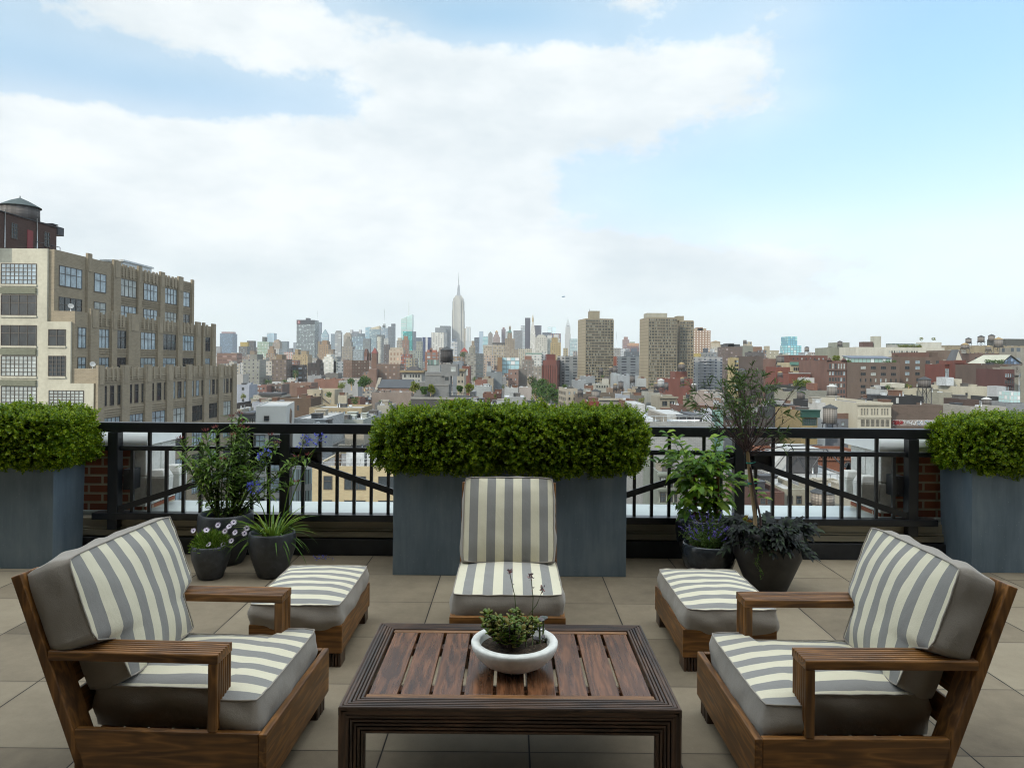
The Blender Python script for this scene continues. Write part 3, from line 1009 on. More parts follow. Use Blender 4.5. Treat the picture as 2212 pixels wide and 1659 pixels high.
# ---- blue lily (strap leaves and umbels)
def agapanthus():
    r = random.Random(5)
    x, y, h, rt = POTS['agapanthus']
    root = empty('blue_lily', (x, y, h * .86), 'strap leaved lily with tall blue flower heads in the round pot', 'flower')
    lf = MB()
    for i in range(78):
        an = r.uniform(0, 6.28); e = r.uniform(.25, 2.2)
        d = Vector((math.cos(an), math.sin(an), e)).normalized()
        L = r.uniform(.2, .36)
        p0 = Vector((math.cos(an) * .05, math.sin(an) * .05, 0))
        pts = curve_pts(p0, d, L, 7, .16 + .1 * (e < .8), .03, r)
        w = r.uniform(.011, .017)
        lf.blade(pts, Vector((0, 0, 1)), [w * .6, w, w, w, w * .9, w * .75, w * .5, .001], 0, .35)
    lf.build('strap_leaves', MAT['aga'], root)
    for (u, v, dd, lean) in ((656, 955, 5.34, 0), (690, 950, 5.36, 1), (572, 985, 5.42, 2), (546, 1055, 5.4, 3)):
        pt = P(u, v, dd) - Vector((x, y, h * .86))
        b0 = Vector((.04 * (1 if lean < 2 else -.6), 0, 0))
        m_ = b0.lerp(pt, .5) + Vector((-.012 if lean < 2 else .02, 0, .02))
        sc_ = MB(); sc_.tube([b0, b0.lerp(m_, .5) + Vector((.004, 0, 0)), m_, m_.lerp(pt, .5), pt], [.0045, .004, .004, .0035, .003], 6)
        s = sc_.build('flower_stalk', MAT['aga'], root)
        fl = MB(); pd = MB()
        for k in range(34):
            o = (rv(r) + Vector((0, 0, .25))).normalized()
            e = pt + o * r.uniform(.03, .05)
            pd.tube([pt, e], .0009, 4)
            if r.random() < .75:
                for q in range(4):
                    fl.leaf(e, (o + rv(r, .55)).normalized(), rv(r), r.uniform(.014, .026), .009, 0, .2)
        fl.build('umbel', MAT['blue'], s); pd.build('flower_stems', MAT['stem'], s)


agapanthus()


# ---- daisies
def daisies():
    r = random.Random(9)
    x, y, h, rt = POTS['daisy']
    root = empty('daisy_plant', (x, y, h * .86), 'bushy plant of white and lilac daisies in the smallest pot', 'flower')
    lf = MB()
    for i in range(1300):
        w = rv(r); w.z = abs(w.z)
        p = Vector((w.x * .14, w.y * .125, w.z * .135 - .005)) * (r.random() ** .4)
        d = (w + rv(r, .6) + Vector((0, 0, .4))).normalized()
        lf.leaf(p, d, rv(r), r.uniform(.022, .045), r.uniform(.007, .012), 0, .25)
    lf.build('foliage', MAT['dleaf'], root)
    for (u, v) in ((418, 1146), (446, 1145), (486, 1147), (508, 1150), (451, 1176), (482, 1176), (500, 1168), (471, 1134), (495, 1137), (533, 1141), (528, 1152), (505, 1128)):
        c = P(u, v, 5.22 + r.uniform(-.02, .05)) - Vector((x, y, h * .86))
        nrm = Vector((r.uniform(-.4, .4), -1.0, r.uniform(.5, 1.1))).normalized()
        a = nrm.cross(Vector((0, 0, 1))).normalized(); b = nrm.cross(a)
        fb = MB()
        R_ = r.uniform(.019, .024)
        for k in range(13):
            an = 2 * math.pi * k / 13
            o = a * math.cos(an) + b * math.sin(an)
            fb.leaf(c + o * .003, o + nrm * .12, nrm, R_, .0085, 0, .1)
        fl = fb.build('daisy_flower', MAT['daisy'], root)
        eb = MB(); eb.lathe([(0, .004), (.005, .003), (.006, 0)], 8)
        o_ = eb.build('flower_eye', MAT['eye'], fl)
        o_.matrix_local = Matrix.Translation(c) @ nrm.to_track_quat('Z', 'Y').to_matrix().to_4x4()
        sb = MB(); sb.tube([c * .35, c.lerp(c * .35, .4) + Vector((0, 0, .008)), c - nrm * .002], .0014, 4); sb.build('stalk', MAT['stem'], fl)


daisies()
# fallen petals by the curb
mb = MB(); r_ = random.Random(3); p = P(697, 1192, 5.78)
for i in range(26):
    mb.leaf(Vector((r_.gauss(0, .04), r_.gauss(0, .012), r_.uniform(.004, .02))), rv(r_), rv(r_), .022, .009)
o = mb.build('fallen_petals', MAT['blue'], None, (p.x, 5.80, .002)); tag(o, 'fallen blue petals on the pavers by the black curb', 'petals')


# ---- climbing vine on brown stakes
def vine():
    r = random.Random(21)
    x, y, h, rt = POTS['vine']
    root = empty('climbing_vine', (x, y, h * .86), 'leafy climbing vine on brown stakes beside the small tree', 'vine')
    st = MB()
    for (dx, dy) in ((-.06, 0), (.10, -.03), (.02, .08)):
        st.tube([(dx, dy, -.05), (dx * 1.1, dy, .45)], .013, 7)
        for k in range(4): st.tube([(dx, dy, .05 + k * .11), (dx, dy, .065 + k * .11)], .017, 7)
    st.build('stake', MAT['terra'], root)
    lf = MB(); tw = MB()
    for i in range(34):
        an = r.uniform(0, 6.28)
        p0 = Vector((r.gauss(0, .06), r.gauss(0, .05), r.uniform(.0, .42)))
        d = Vector((math.cos(an), math.sin(an) * .7, r.uniform(.3, 2.2)))
        pts = curve_pts(p0, d, r.uniform(.16, .34), 7, .02, .16, r)
        if pts[-1].z > .68: continue
        tw.tube(pts, .0025, 4)
        for k in range(1, 8):
            for s_ in (1, -1):
                o = (pts[k] - pts[k - 1]).cross(rv(r)).normalized() * s_
                o = (o + Vector((0, -.25, .1)) + (pts[k] - pts[k - 1]).normalized() * .5).normalized()
                LL = r.uniform(.065, .13) * (.75 if k > 5 else 1)
                W = LL * r.uniform(.42, .55)
                q = [pts[k], pts[k] + o * LL * .3, pts[k] + o * LL * .65 - Vector((0, 0, LL * .12)), pts[k] + o * LL - Vector((0, 0, LL * .42))]
                lf.blade(q, (Vector((0, -.5, 1)) + rv(r, .3)).normalized(), [.004, W, W * .75, .001], 0, .22)
    # long shoots
    for (u, v, dd) in ((1440, 935, 5.6), (1462, 950, 5.6), (1555, 940, 5.62), (1432, 970, 5.58), (1650, 1075, 5.6), (1615, 1040, 5.6), (1420, 1000, 5.6)):
        e = P(u, v, dd) - Vector((x, y, h * .86)); s0 = Vector((e.x * .3, 0, .3))
        pts = [s0.lerp(e, k / 8) + Vector((0, 0, .06 * math.sin(k / 8 * 3.14))) for k in range(9)]
        tw.tube(pts, .002, 4)
        for k in range(2, 9):
            for s_ in (1, -1):
                o = (Vector((r.uniform(-.5, .5), -.3, .8)) + Vector((s_ * .9, 0, r.uniform(-.9, .2)))).normalized()
                LL = r.uniform(.06, .105)
                q = [pts[k], pts[k] + o * LL * .35, pts[k] + o * LL * .7 - Vector((0, 0, LL * .06)), pts[k] + o * LL - Vector((0, 0, LL * .25))]
                lf.blade(q, Vector((0, -.6, 1)), [.003, LL * .42, LL * .3, .001], 0, .22)
    lf.build('foliage', MAT['vine'], root); tw.build('stems', MAT['stem'], root)


vine()


# ---- salvia
def salvia():
    r = random.Random(33)
    x, y, h, rt = POTS['salvia']
    root = empty('salvia', (x, y, h * .86), 'low bushy salvia with violet flower spikes in the glossy pot', 'flower')
    lf = MB(); fl = MB(); st = MB()
    for i in range(95):
        an = r.uniform(0, 6.28); sp = r.uniform(.05, .9)
        p0 = Vector((math.cos(an) * .12 * r.random(), math.sin(an) * .1 * r.random(), 0))
        pts = curve_pts(p0, Vector((math.cos(an) * sp, math.sin(an) * sp * .8, 1)), r.uniform(.11, .24), 7, .05, .09, r)
        st.tube(pts, .0016, 4)
        for k in range(1, 7):
            for q in range(5):
                o = (rv(r) + Vector((0, 0, .4))).normalized()
                lf.leaf(pts[k], o, rv(r), r.uniform(.016, .03), r.uniform(.005, .009), 0, .2)
        if r.random() < .5:
            e = pts[-1]; d = (pts[-1] - pts[-2]).normalized()
            for q in range(22):
                c = e + d * r.uniform(-.02, .05)
                fl.leaf(c, (rv(r) + d * .5).normalized(), rv(r), .011, .006, 0, .3)
    lf.build('foliage', MAT['sal'], root); fl.build('flower_spikes', MAT['violet'], root); st.build('stems', MAT['stem'], root)


salvia()


# ---- small standard tree and the dark vine at its foot
def standard():
    r = random.Random(17)
    x, y, h, rt = POTS['standard']
    o_ = Vector((x, y, h * .86))
    root = empty('standard_tree', o_, 'small leaning tree with a thin twiggy crown in the brown pot', 'tree')
    p0 = Vector((-.06, .06, -.04)); p1 = P(1614, 968, 5.2) - o_
    tb = MB()
    tb.tube([p0, p0.lerp(p1, .3) + Vector((.008, 0, 0)), p0.lerp(p1, .6), p1], [.017, .014, .014, .013], 8)
    tb.build('trunk', MAT['bark'], root)
    sb = MB(); a = p0 + Vector((.03, -.01, 0))
    sb.tube([a, a.lerp(p1, .25) + Vector((.02, -.01, 0)), a.lerp(p1, .55) + Vector((.0, -.016, 0)), a.lerp(p1, .8) + Vector((-.002, -.018, 0))], [.009, .008, .008, .007], 7)
    sb.build('side_stem', MAT['branch'], root)
    kb = MB()
    for t_ in (.62, .84):
        c = p0.lerp(p1, t_)
        kb.lathe([(.017, -.006), (.02, 0), (.017, .006)], 10, tuple(c)); kb.tube([c + Vector((.015, -.015, 0)), c + Vector((.045, -.02, .008))], .003, 4)
    kb.build('plant_tie', MAT['tie'], root)
    br = MB(); lf = MB()

    def tuft(p, d, n_=7, big=1.0):
        for q in range(n_):
            o = (d * .8 + rv(r, .75)).normalized()
            LL = r.uniform(.04, .085) * big
            q_ = [p, p + o * LL * .4, p + o * LL * .75 - Vector((0, 0, .05 * LL)), p + o * LL - Vector((0, 0, .2 * LL))]
            lf.blade(q_, rv(r), [.002, .0075, .006, .0008], 0, .3)
    for i in range(48):
        an = r.uniform(0, 6.28); sp = r.uniform(.1, 1.15)
        d = Vector((math.cos(an) * sp, math.sin(an) * sp, 1)).normalized()
        L = r.uniform(.36, .62)
        pts = curve_pts(p1 + Vector((r.gauss(0, .012), r.gauss(0, .012), -r.random() * .05)), d, L, 8, -.01, .10, r)
        br.tube(pts, [.0042 - .0004 * k for k in range(9)], 5)
        for k in range(3, 9):
            if r.random() < .6:
                d2 = (pts[k] - pts[k - 1]).normalized() + rv(r, .6)
                p2 = curve_pts(pts[k], d2, r.uniform(.05, .13), 4, -.03, .1, r)
                br.tube(p2, [.002, .0017, .0014, .0012, .001], 4)
                tuft(p2[-1], (p2[-1] - p2[-2]).normalized(), r.randint(1, 5))
            if r.random() < .28: tuft(pts[k], (pts[k] - pts[k - 1]).normalized(), r.randint(1, 3), .7)
        tuft(pts[-1], (pts[-1] - pts[-2]).normalized(), 8, 1.2)
    for i in range(12):       # stray lower twigs
        an = r.uniform(-.6, .6)
        pts = curve_pts(p1 - Vector((0, 0, r.random() * .08)), Vector((math.cos(an), math.sin(an) * .6 - .2, r.uniform(.1, .9))), r.uniform(.12, .34), 7, -.02, .2, r)
        br.tube(pts, .0022, 4)
        tuft(pts[-1], (pts[-1] - pts[-2]).normalized(), 6)
    br.build('branches', MAT['branch'], root); lf.build('crown', MAT['sleaf'], root)

    v = empty('dark_vine', o_, 'trailing dark purple leaved vine spilling over the brown pot', 'vine')
    lf = MB(); st = MB()
    for i in range(85):
        an = r.uniform(0, 6.28); e = r.uniform(.35, 2.4)
        pts = curve_pts(Vector((math.cos(an) * .08, math.sin(an) * .08, 0)), Vector((math.cos(an), math.sin(an), e)), r.uniform(.12, .27), 8, .2, .08, r)
        st.tube(pts, .002, 4)
        for k in range(2, 9):
            for q in range(1 + k % 2):
                o = (rv(r, .7) + Vector((math.cos(an), math.sin(an) - .3, .15))).normalized()
                LL = r.uniform(.06, .1)
                b_ = pts[k]
                n_ = (Vector((0, -.5, 1)) + rv(r, .35)).normalized()
                for (ang, f_) in ((0, 1), (.75, .72), (-.75, .72)):    # lobed leaf
                    rot = Matrix.Rotation(ang, 3, n_)
                    dd = rot @ o
                    q_ = [b_, b_ + dd * LL * f_ * .4, b_ + dd * LL * f_ * .75 - Vector((0, 0, .06 * LL)), b_ + dd * LL * f_ - Vector((0, 0, .25 * LL))]
                    lf.blade(q_, n_, [.004, LL * .3, LL * .22, .001], 0, .15)
    lf.build('foliage', MAT['dark'], v); st.build('stems', MAT['branch'], v)
    cb = MB(); c0 = P(1612, 1125, 5.0) - o_
    for q in range(9):
        o = (rv(r) + Vector((0, -.6, .6))).normalized(); cb.leaf(c0, o, rv(r), .05, .026, 0, .2)
    g = cb.build('coleus_sprig', MAT['chart'], None, o_); tag(g, 'small red and yellow coleus sprig at the foot of the small tree', 'plant')
    cb = MB()
    for q in range(120):
        t_ = r.random(); c0 = P(1640 + 6 * math.sin(t_ * 9), 1175 + 75 * t_, 4.87) - o_
        cb.leaf(c0 + rv(r, .012), rv(r), rv(r), .012, .01, 0, .1)
    g = cb.build('creeping_jenny', MAT['sal'], None, o_); tag(g, 'thin strand of small bright leaves hanging down the brown pot', 'plant')


standard()


# ---- succulents in the bowl
def succulents():
    r = random.Random(41)
    o_ = Vector((BX, BY, BZ + .08))
    root = empty('jade_plant', o_, 'bushy green jade plant in the white bowl', 'succulent')
    lf = MB(); st = MB()
    unit = []
    def fat(p, d, n_, L, W):
        """thick oval leaf: a flattened pod"""
        d = d.normalized(); s_ = d.cross(n_)
        if s_.length < 1e-4: return
        s_.normalize(); u_ = s_.cross(d)
        b = len(lf.v); rows = ((0, .12), (.3, .8), (.62, 1.0), (.88, .72), (1.0, .05)); k = 6
        for (t_, w) in rows:
            c = p + d * L * t_
            for i in range(k):
                a = 2 * math.pi * i / k
                lf.v.append(tuple(c + s_ * W * .5 * w * math.cos(a) + u_ * W * .16 * w * math.sin(a)))
        for i in range(len(rows) - 1):
            for j in range(k):
                j2 = (j + 1) % k
                lf.face((b + i * k + j, b + i * k + j2, b + (i + 1) * k + j2, b + (i + 1) * k + j), 0, True)
    for i in range(50):
        an = r.uniform(0, 6.28); sp = r.uniform(.1, 1.35)
        base = Vector((-.02 + math.cos(an) * .03, .0 + math.sin(an) * .03, 0))
        pts = curve_pts(base, Vector((math.cos(an) * sp, math.sin(an) * sp * .8, 1)), r.uniform(.07, .15), 6, -.03, .14, r)
        st.tube(pts, [.004, .0038, .0035, .003, .0026, .002, .0018], 5)
        for k in range(2, 7):
            for s_ in range(5 if k == 6 else 3):
                a2 = r.uniform(0, 6.28)
                o = Vector((math.cos(a2), math.sin(a2), r.uniform(.0, 1.3 if k == 6 else .6))).normalized()
                fat(pts[k], o, (Vector((0, 0, 1)) + rv(r, .4)).normalized(), r.uniform(.018, .028), r.uniform(.014, .02))
    lf.build('leaves', MAT['jade'], root); st.build('stems', MAT['branch'], root)
    root = empty('flowering_succulent', o_, 'three thin succulent stalks with pink flower heads over the bowl', 'succulent')
    for (u, v, ub, vb) in ((1101, 1237, 1116, 1330), (1147, 1247, 1150, 1330), (1172, 1273, 1136, 1335)):
        e = P(u, v, 2.93) - o_; b_ = P(ub, vb, 2.93) - o_; g0 = Vector((b_.x, 0, 0))
        m_ = b_.lerp(e, .5) + Vector((.006 if u < 1150 else .01, 0, -.004))
        sb = MB(); sb.tube([g0, b_, m_, e], [.0026, .0022, .0018, .0014], 6)
        s = sb.build('flower_stalk', MAT['stem'], root)
        lf = MB()
        for q in range(34):
            c = e + rv(r, .007) + Vector((0, 0, .004)); d = (rv(r) + Vector((0, 0, .3))).normalized()
            fat(c, d, rv(r), .011, .0045)
        for q in range(5):
            c = m_.lerp(e, r.random()); fat(c, rv(r), rv(r), .012, .003)
        lf.build('flower_head', MAT['pink'], s)
    root = empty('grey_succulent', o_, 'grey pink rosette succulent at the rim of the white bowl', 'succulent')
    lf = MB(); st = MB()
    for (u, v, dd) in ((1166, 1345, 2.9), (1174, 1340, 2.96), (1160, 1385, 2.9), (1178, 1382, 2.92), (1168, 1365, 2.98)):
        c = P(u, v, dd) - o_
        st.tube([(c.x * .9 + .01, c.y * .8, 0), c], [.005, .0035], 6)
        for q in range(9):
            a2 = q * 2.4
            d = Vector((math.cos(a2), math.sin(a2), .8)).normalized()
            fat(c, d, Vector((0, 0, 1)), .024, .019)
    lf.build('leaves', MAT['grey'], root); st.build('stems', MAT['stem'], root)
    lf = MB()
    for q in range(16):
        a2 = q * 2.4; d = Vector((math.cos(a2), math.sin(a2), .35 + q * .06)).normalized()
        fat(Vector((.045, -.1, 0)), d, Vector((0, 0, 1)), .019 - q * .0006, .011)
    g = lf.build('rosette_succulent', MAT['grey'], None, o_); tag(g, 'tiny low green rosette on the soil of the white bowl', 'succulent')


succulents()
# ================================================================ the city
mb = MB(); mb.poly([(-11000, 6.8, ZG), (11000, 6.8, ZG), (11000, 13000, ZG), (-11000, 13000, ZG)])
tag(mb.build('ground', m_plain('asphalt', (.06, .06, .062), .9, 0, .3, .05)), kind='structure')

CROPS = {2: (540, 680, 500 / 1885), 3: (960, 680, 500 / 1885), 4: (1380, 760, 500 / 2183), 5: (1780, 820, 460 / 2212), 6: (2200, 820, 467 / 2212),
         7: (1600, 920, 540 / 1400), 8: (400, 1080, 660 / 2212), 9: (1600, 1120, 740 / 2212), 10: (580, 1100, 480 / 2212), 1: (0, 480, 640 / 1659)}
KU = 2212 / 2667


def U(c, x): return (CROPS[c][0] + x * CROPS[c][2]) * KU
def V(c, y): return (CROPS[c][1] + y * CROPS[c][2]) * KU


BOXES = []          # plan rectangles already taken: x0, x1, y0, y1


def site(c, x0, x1, yt, d):
    a, b = P(U(c, x0), V(c, yt), d), P(U(c, x1), V(c, yt), d)
    return a.x, b.x, (a.z + b.z) / 2


GL = {}
def glass(name, c, rough=.06):
    if name not in GL:
        t = NT(name)
        GL[name] = t.out(t.ramp(t.noise(t.objco(), .9, 3), [(.3, dim(c, .6)), (.7, dim(c, 1.5))]), rough, 0, .6)
    return GL[name]


G_DARK, G_SKY, G_BLIND = glass('dark_pane', (.02, .026, .03)), glass('pale_pane', (.2, .25, .28)), glass('blind_pane', (.24, .26, .25), .4)
M_FRAME = m_plain('window_frame', (.055, .045, .035), .5, 0, .2, 4)
M_STEEL = m_plain('roof_steel', (.035, .036, .04), .6, .2, .4, 2)
M_GALV = m_plain('galvanised', (.42, .44, .45), .4, .4, .25, 1.5)
ROOFS = [m_wall((.6, .61, .6), .6, .3), m_wall((.3, .29, .28), .8, .4), m_wall((.07, .07, .075), .9, .4), m_wall((.4, .37, .32), .8, .35), m_wall((.15, .145, .14), .9, .4)]
R_WHITE, R_GREY, R_BLACK, R_TAN, R_DARK = ROOFS
_wm = {}


def window_mesh(w, h, nx, ny, simple, frame, pane):
    k = (round(w, 2), round(h, 2), nx, ny, simple, frame.name, pane.name)
    if k not in _wm:
        f = MB(); t = .07 if not simple else .1
        f.box(-w / 2, w / 2, -.06, .05, -h / 2, -h / 2 + t); f.box(-w / 2, w / 2, -.06, .05, h / 2 - t, h / 2)
        f.box(-w / 2, -w / 2 + t, -.06, .05, -h / 2 + t, h / 2 - t); f.box(w / 2 - t, w / 2, -.06, .05, -h / 2 + t, h / 2 - t)
        iw, ih = w - 2 * t, h - 2 * t
        for i in range(1, nx): x = -iw / 2 + iw * i / nx; f.box(x - .03, x + .03, -.05, .04, -ih / 2, ih / 2)
        for i in range(1, ny):
            z = -ih / 2 + ih * (i / ny if ny != 2 else .62); f.box(-iw / 2, iw / 2, -.045, .035, z - .03, z + .03)
        p = MB(); p.poly([(-iw / 2, .0, -ih / 2), (iw / 2, .0, -ih / 2), (iw / 2, .0, ih / 2), (-iw / 2, .0, ih / 2)])
        _wm[k] = (f.mesh('window', [frame]), p.mesh('pane', [pane]))
    return _wm[k]


def add_window(root, p, tangent_dir, w, h, nx=2, ny=2, pane=None, frame=None, sub=True, rr=rnd):
    """p: centre on the wall, tangent_dir: wall direction with the outside on its right-hand side (-y for +x)"""
    pane = pane or rr.choice([G_DARK, G_DARK, G_SKY, G_DARK, G_BLIND])
    f, q = window_mesh(w, h, nx, ny, not sub, frame or M_FRAME, pane)
    o = link('window', f, root)
    o.location = p; o.rotation_euler = (0, 0, math.atan2(tangent_dir[1], tangent_dir[0]))
    g = link('pane', q, o)
    return o


def rect_corner(c, um, uc, us, yt, d, L):
    """nearest corner seen at uc, main face reaching um, side face reaching us (crop x), side length L.
    returns the plan polygon, counter clockwise, and the top height"""
    pc = P(U(c, uc), V(c, yt), d)
    def uof(x, y): return CX + F * x / y
    tu = U(c, us)
    sgn = 1 if us < uc else -1              # side face to the left of the corner
    lo, hi = -.2, 1.45
    for _ in range(50):
        psi = (lo + hi) / 2
        x, y = pc.x - sgn * L * math.sin(psi), pc.y + L * math.cos(psi)
        if (uof(x, y) - tu) * sgn > 0: lo = psi
        else: hi = psi
    b = Vector((-sgn * math.sin(psi), math.cos(psi)))
    a = Vector((sgn * math.cos(psi), math.sin(psi)))
    t = (U(c, um) - CX) / F                   # x = t y on the ray
    Wd = (t * pc.y - pc.x) / (a.x - t * a.y)
    c0 = Vector((pc.x, pc.y)); c1 = c0 + a * Wd; c2 = c1 + b * L; c3 = c0 + b * L
    poly = [c0, c1, c2, c3] if sgn > 0 else [c1, c0, c3, c2]
    return [tuple(p) for p in poly], pc.z


def plan_rect(c, x0, x1, yt, d, L):
    a, b, z = site(c, x0, x1, yt, d)
    return [(a, d), (b, d), (b, d + L), (a, d + L)], z


NB = []           # named things with their place in view, for the rows of small houses


def bld(c, x0, x1, yt, d, L, wall, roof, label, name='building', cat='building', side=None, wins=None, parapet=.7, clutter=0, base=ZG, group=None, mwall=None, extra=None, ref=None):
    """one building: (crop, left, right, top) as surveyed, d metres off, L deep.
    side: x of the far end of a visible flank. wins: list of (face, columns, first top below roof, pitch, rows, w, h, nx, ny)"""
    if side is None: poly, z1 = plan_rect(c, x0, x1, yt, d, L)
    elif side < x0: poly, z1 = rect_corner(c, x1, x0, side, yt, d, L)
    else: poly, z1 = rect_corner(c, x0, x1, side, yt, d, L)
    cx = sum(p[0] for p in poly) / 4; cy = sum(p[1] for p in poly) / 4
    BOXES.append((min(p[0] for p in poly), max(p[0] for p in poly), min(p[1] for p in poly), max(p[1] for p in poly)))
    r = empty(name, (cx, cy, base), label, cat, group)
    loc = [(p[0] - cx, p[1] - cy) for p in poly]
    h = z1 - base
    mw = mwall or (m_bricky(wall) if d < 320 else m_wall(wall))
    mb = MB()
    n = 4; pt = .35 if d < 400 else .6
    inn = []
    ctr = Vector((0, 0))
    for p in loc:
        v = Vector(p); l = v.length; inn.append(tuple(v * max(.2, (l - pt * 1.4) / l)))
    if parapet:
        b = 0
        mb.v.extend([(p[0], p[1], 0) for p in loc] + [(p[0], p[1], h) for p in loc] + [(p[0], p[1], h) for p in inn] + [(p[0], p[1], h - parapet) for p in inn])
        for i in range(4):
            j = (i + 1) % 4
            mb.face((i, j, 4 + j, 4 + i)); mb.face((4 + i, 4 + j, 8 + j, 8 + i)); mb.face((8 + i, 8 + j, 12 + j, 12 + i))
        mb.build('walls', mw, r)
        rb = MB(); rb.poly([(p[0], p[1], h - parapet) for p in inn]); 
        rng = random.Random(hash((int(cx), int(cy), 3)) & 0xffff)
        rb.build('roof', roof, r)
        for k in range(clutter):
            t1, t2 = rng.uniform(.15, .85), rng.uniform(.2, .85)
            q = Vector(inn[0]).lerp(Vector(inn[1]), t1).lerp(Vector(inn[3]).lerp(Vector(inn[2]), t1), t2)
            kind = rng.random(); q_ = .5 if d < 200 else .62
            if kind < .45:
                s1, s2, hh = rng.uniform(1.2, 2.6) * q_, rng.uniform(1.2, 3) * q_, rng.uniform(1.6, 2.9) * q_
                o = MB(); o.box(q.x - s1, q.x + s1, q.y - s2, q.y + s2, h - parapet, h - parapet + hh); o.box(q.x - s1 - .15, q.x + s1 + .15, q.y - s2 - .15, q.y + s2 + .15, h - parapet + hh + .004, h - parapet + hh + .2)
                o.build('bulkhead', rng.choice([mw, mw, m_wall((.5, .46, .38)), m_wall((.2, .19, .18)), M_STEEL, m_bricky((.34, .18, .12))]), r)
            elif kind < .75:
                o = MB(); o.tube([(q.x, q.y, h - parapet), (q.x, q.y, h + rng.uniform(.3, 1.2))], .16, 6)
                o.build('vent_pipe', M_GALV, r)
            else:
                o = MB(); s = rng.uniform(.6, 1.1) * q_; o.box(q.x - s, q.x + s, q.y - s, q.y + s, h - parapet + .2, h - parapet + .9); o.box(q.x - s * .8, q.x + s * .8, q.y - s * .8, q.y + s * .8, h - parapet, h - parapet + .2)
                o.build('cooling_unit', M_GALV, r)
    else:
        mb.prism(loc, 0, h, 0, 1); mb.build('walls', [mw, roof], r)
    for wn in (wins or ()):
        face, ncol, top, pitch, rows, w, hh, nx, ny = wn[:9]
        opt = wn[9] if len(wn) > 9 else {}
        a, b = Vector(loc[face]), Vector(loc[(face + 1) % 4]); e = (b - a); ln = e.length; e.normalize()
        nrm = Vector((e.y, -e.x))
        m0 = opt.get('m0', .06); m1 = opt.get('m1', .06)
        for i in range(ncol):
            f_ = m0 + (1 - m0 - m1) * ((i + .5) / ncol)
            for k in range(rows):
                if rnd.random() < opt.get('skip', 0): continue
                z = h - top - k * pitch - hh / 2
                pp = a + e * (ln * f_) + nrm * .02
                add_window(r, (pp.x, pp.y, z), e, w, hh, nx, ny, opt.get('pane'), opt.get('frame'))
    if extra: extra(r, loc, h)
    u = CX + F * cx / cy
    NB.append((u, cy, ref))
    return r, loc, h


# ---------------------------------------------------------------- water tanks
def tank_mats(k):
    cols = [(.17, .155, .14), (.1, .09, .085), (.22, .19, .16), (.3, .31, .31), (.025, .023, .024)]
    t = NT('tank_staves')
    tc = t.n('ShaderNodeTexCoord'); sp = t.n('ShaderNodeSeparateXYZ', Vector=tc.outputs['Object'])
    an = t.math('ARCTAN2', sp.outputs[1], sp.outputs[0])
    st = t.n('ShaderNodeTexWhiteNoise'); st.noise_dimensions = '1D'; t.set(st.inputs['W'], t.math('FLOOR', t.math('MULTIPLY', an, 7.0)))
    hoop = t.math('LESS_THAN', t.math('FRACT', t.math('MULTIPLY', sp.outputs[2], 2.6)), .13)
    c = cols[k]
    colr = t.mix(st.outputs['Value'], dim(c, .6), dim(c, 1.4))
    colr = t.mix(t.math('MULTIPLY', t.noise(t.objco((1, 1, .2)), 3, 4), .6), colr, dim(c, .45))
    colr = t.mix(hoop, colr, (.05, .045, .045))
    return t.out(colr, .85)


TM = [tank_mats(k) for k in range(5)]
TC = {'dark': m_wall((.05, .055, .06), .6, .3), 'yellow': m_wall((.5, .36, .16), .8, .25), 'green': m_wall((.05, .09, .09), .6, .3), 'pale': m_wall((.62, .62, .6), .6, .2), 'flat': m_wall((.1, .1, .1), .6, .3)}


def tank(c, xc, ya, yb, wd, d, label, roof='dark', k=0, stand=None, base=None, zbase=None):
    """ya: roof tip, yb: underside of the barrel, wd: width, stand: crop y of its feet"""
    u = U(c, xc); pt, pb = P(u, V(c, ya), d), P(u, V(c, yb), d)
    rad = abs(P(U(c, xc + wd / 2), 800, d).x - P(U(c, xc - wd / 2), 800, d).x) / 2
    zf = P(u, V(c, stand), d).z if stand else pb.z - rad * 1.2
    r = empty('water_tank', (pb.x, d, zf), label, 'water tank', 'rooftop water tanks')
    z0, z1 = pb.z - zf, pt.z - zf
    zs = z1 - rad * (.62 if roof != 'flat' else .1)
    m = MB(); m.lathe([(0, z0), (rad, z0), (rad * .985, zs), (rad * .9, zs)], 20); m.build('barrel', TM[k], r)
    m = MB(); m.lathe([(rad * 1.1, zs - .03), (rad * 1.08, zs + .05), (rad * .5, zs + (z1 - zs) * .56), (.06, z1 - .15), (.05, z1 + .1), (0, z1 + .1)], 16, m=0, smooth=False); m.build('cone_roof', TC[roof], r)
    if z0 > .4:
        m = MB(); q = rad * .72
        m.box(-rad * .95, rad * .95, -q - .1, -q + .1, z0 - .3, z0 - .004); m.box(-rad * .95, rad * .95, q - .1, q + .1, z0 - .3, z0 - .004)
        m.build('support_beams', M_STEEL, r)
        for sx in (-1, 1):
            for sy in (-1, 1):
                m = MB(); m.tube([(sx * q, sy * q, z0 - .3), (sx * q * 1.1, sy * q * 1.1, 0)], .12, 5); m.build('leg', M_STEEL, r)
        m = MB()
        if z0 > 1.5:
            for sx in (-1, 1):
                m.tube([(-q, sx * q, z0 - .4), (q * 1.1, sx * q, .1)], .06, 4); m.tube([(q, sx * q, z0 - .4), (-q * 1.1, sx * q, .1)], .06, 4)
            m.build('cross_braces', M_STEEL, r)
    return r


# ---------------------------------------------------------------- trees
MAT['tree'] = m_leaf('city_leaf', (.02, .05, .01), (.035, .08, .014), (.07, .12, .02), .6, .2)
MAT['tree2'] = m_leaf('yellow_green_leaf', (.06, .09, .01), (.1, .13, .015), (.16, .17, .02), .6, .2)


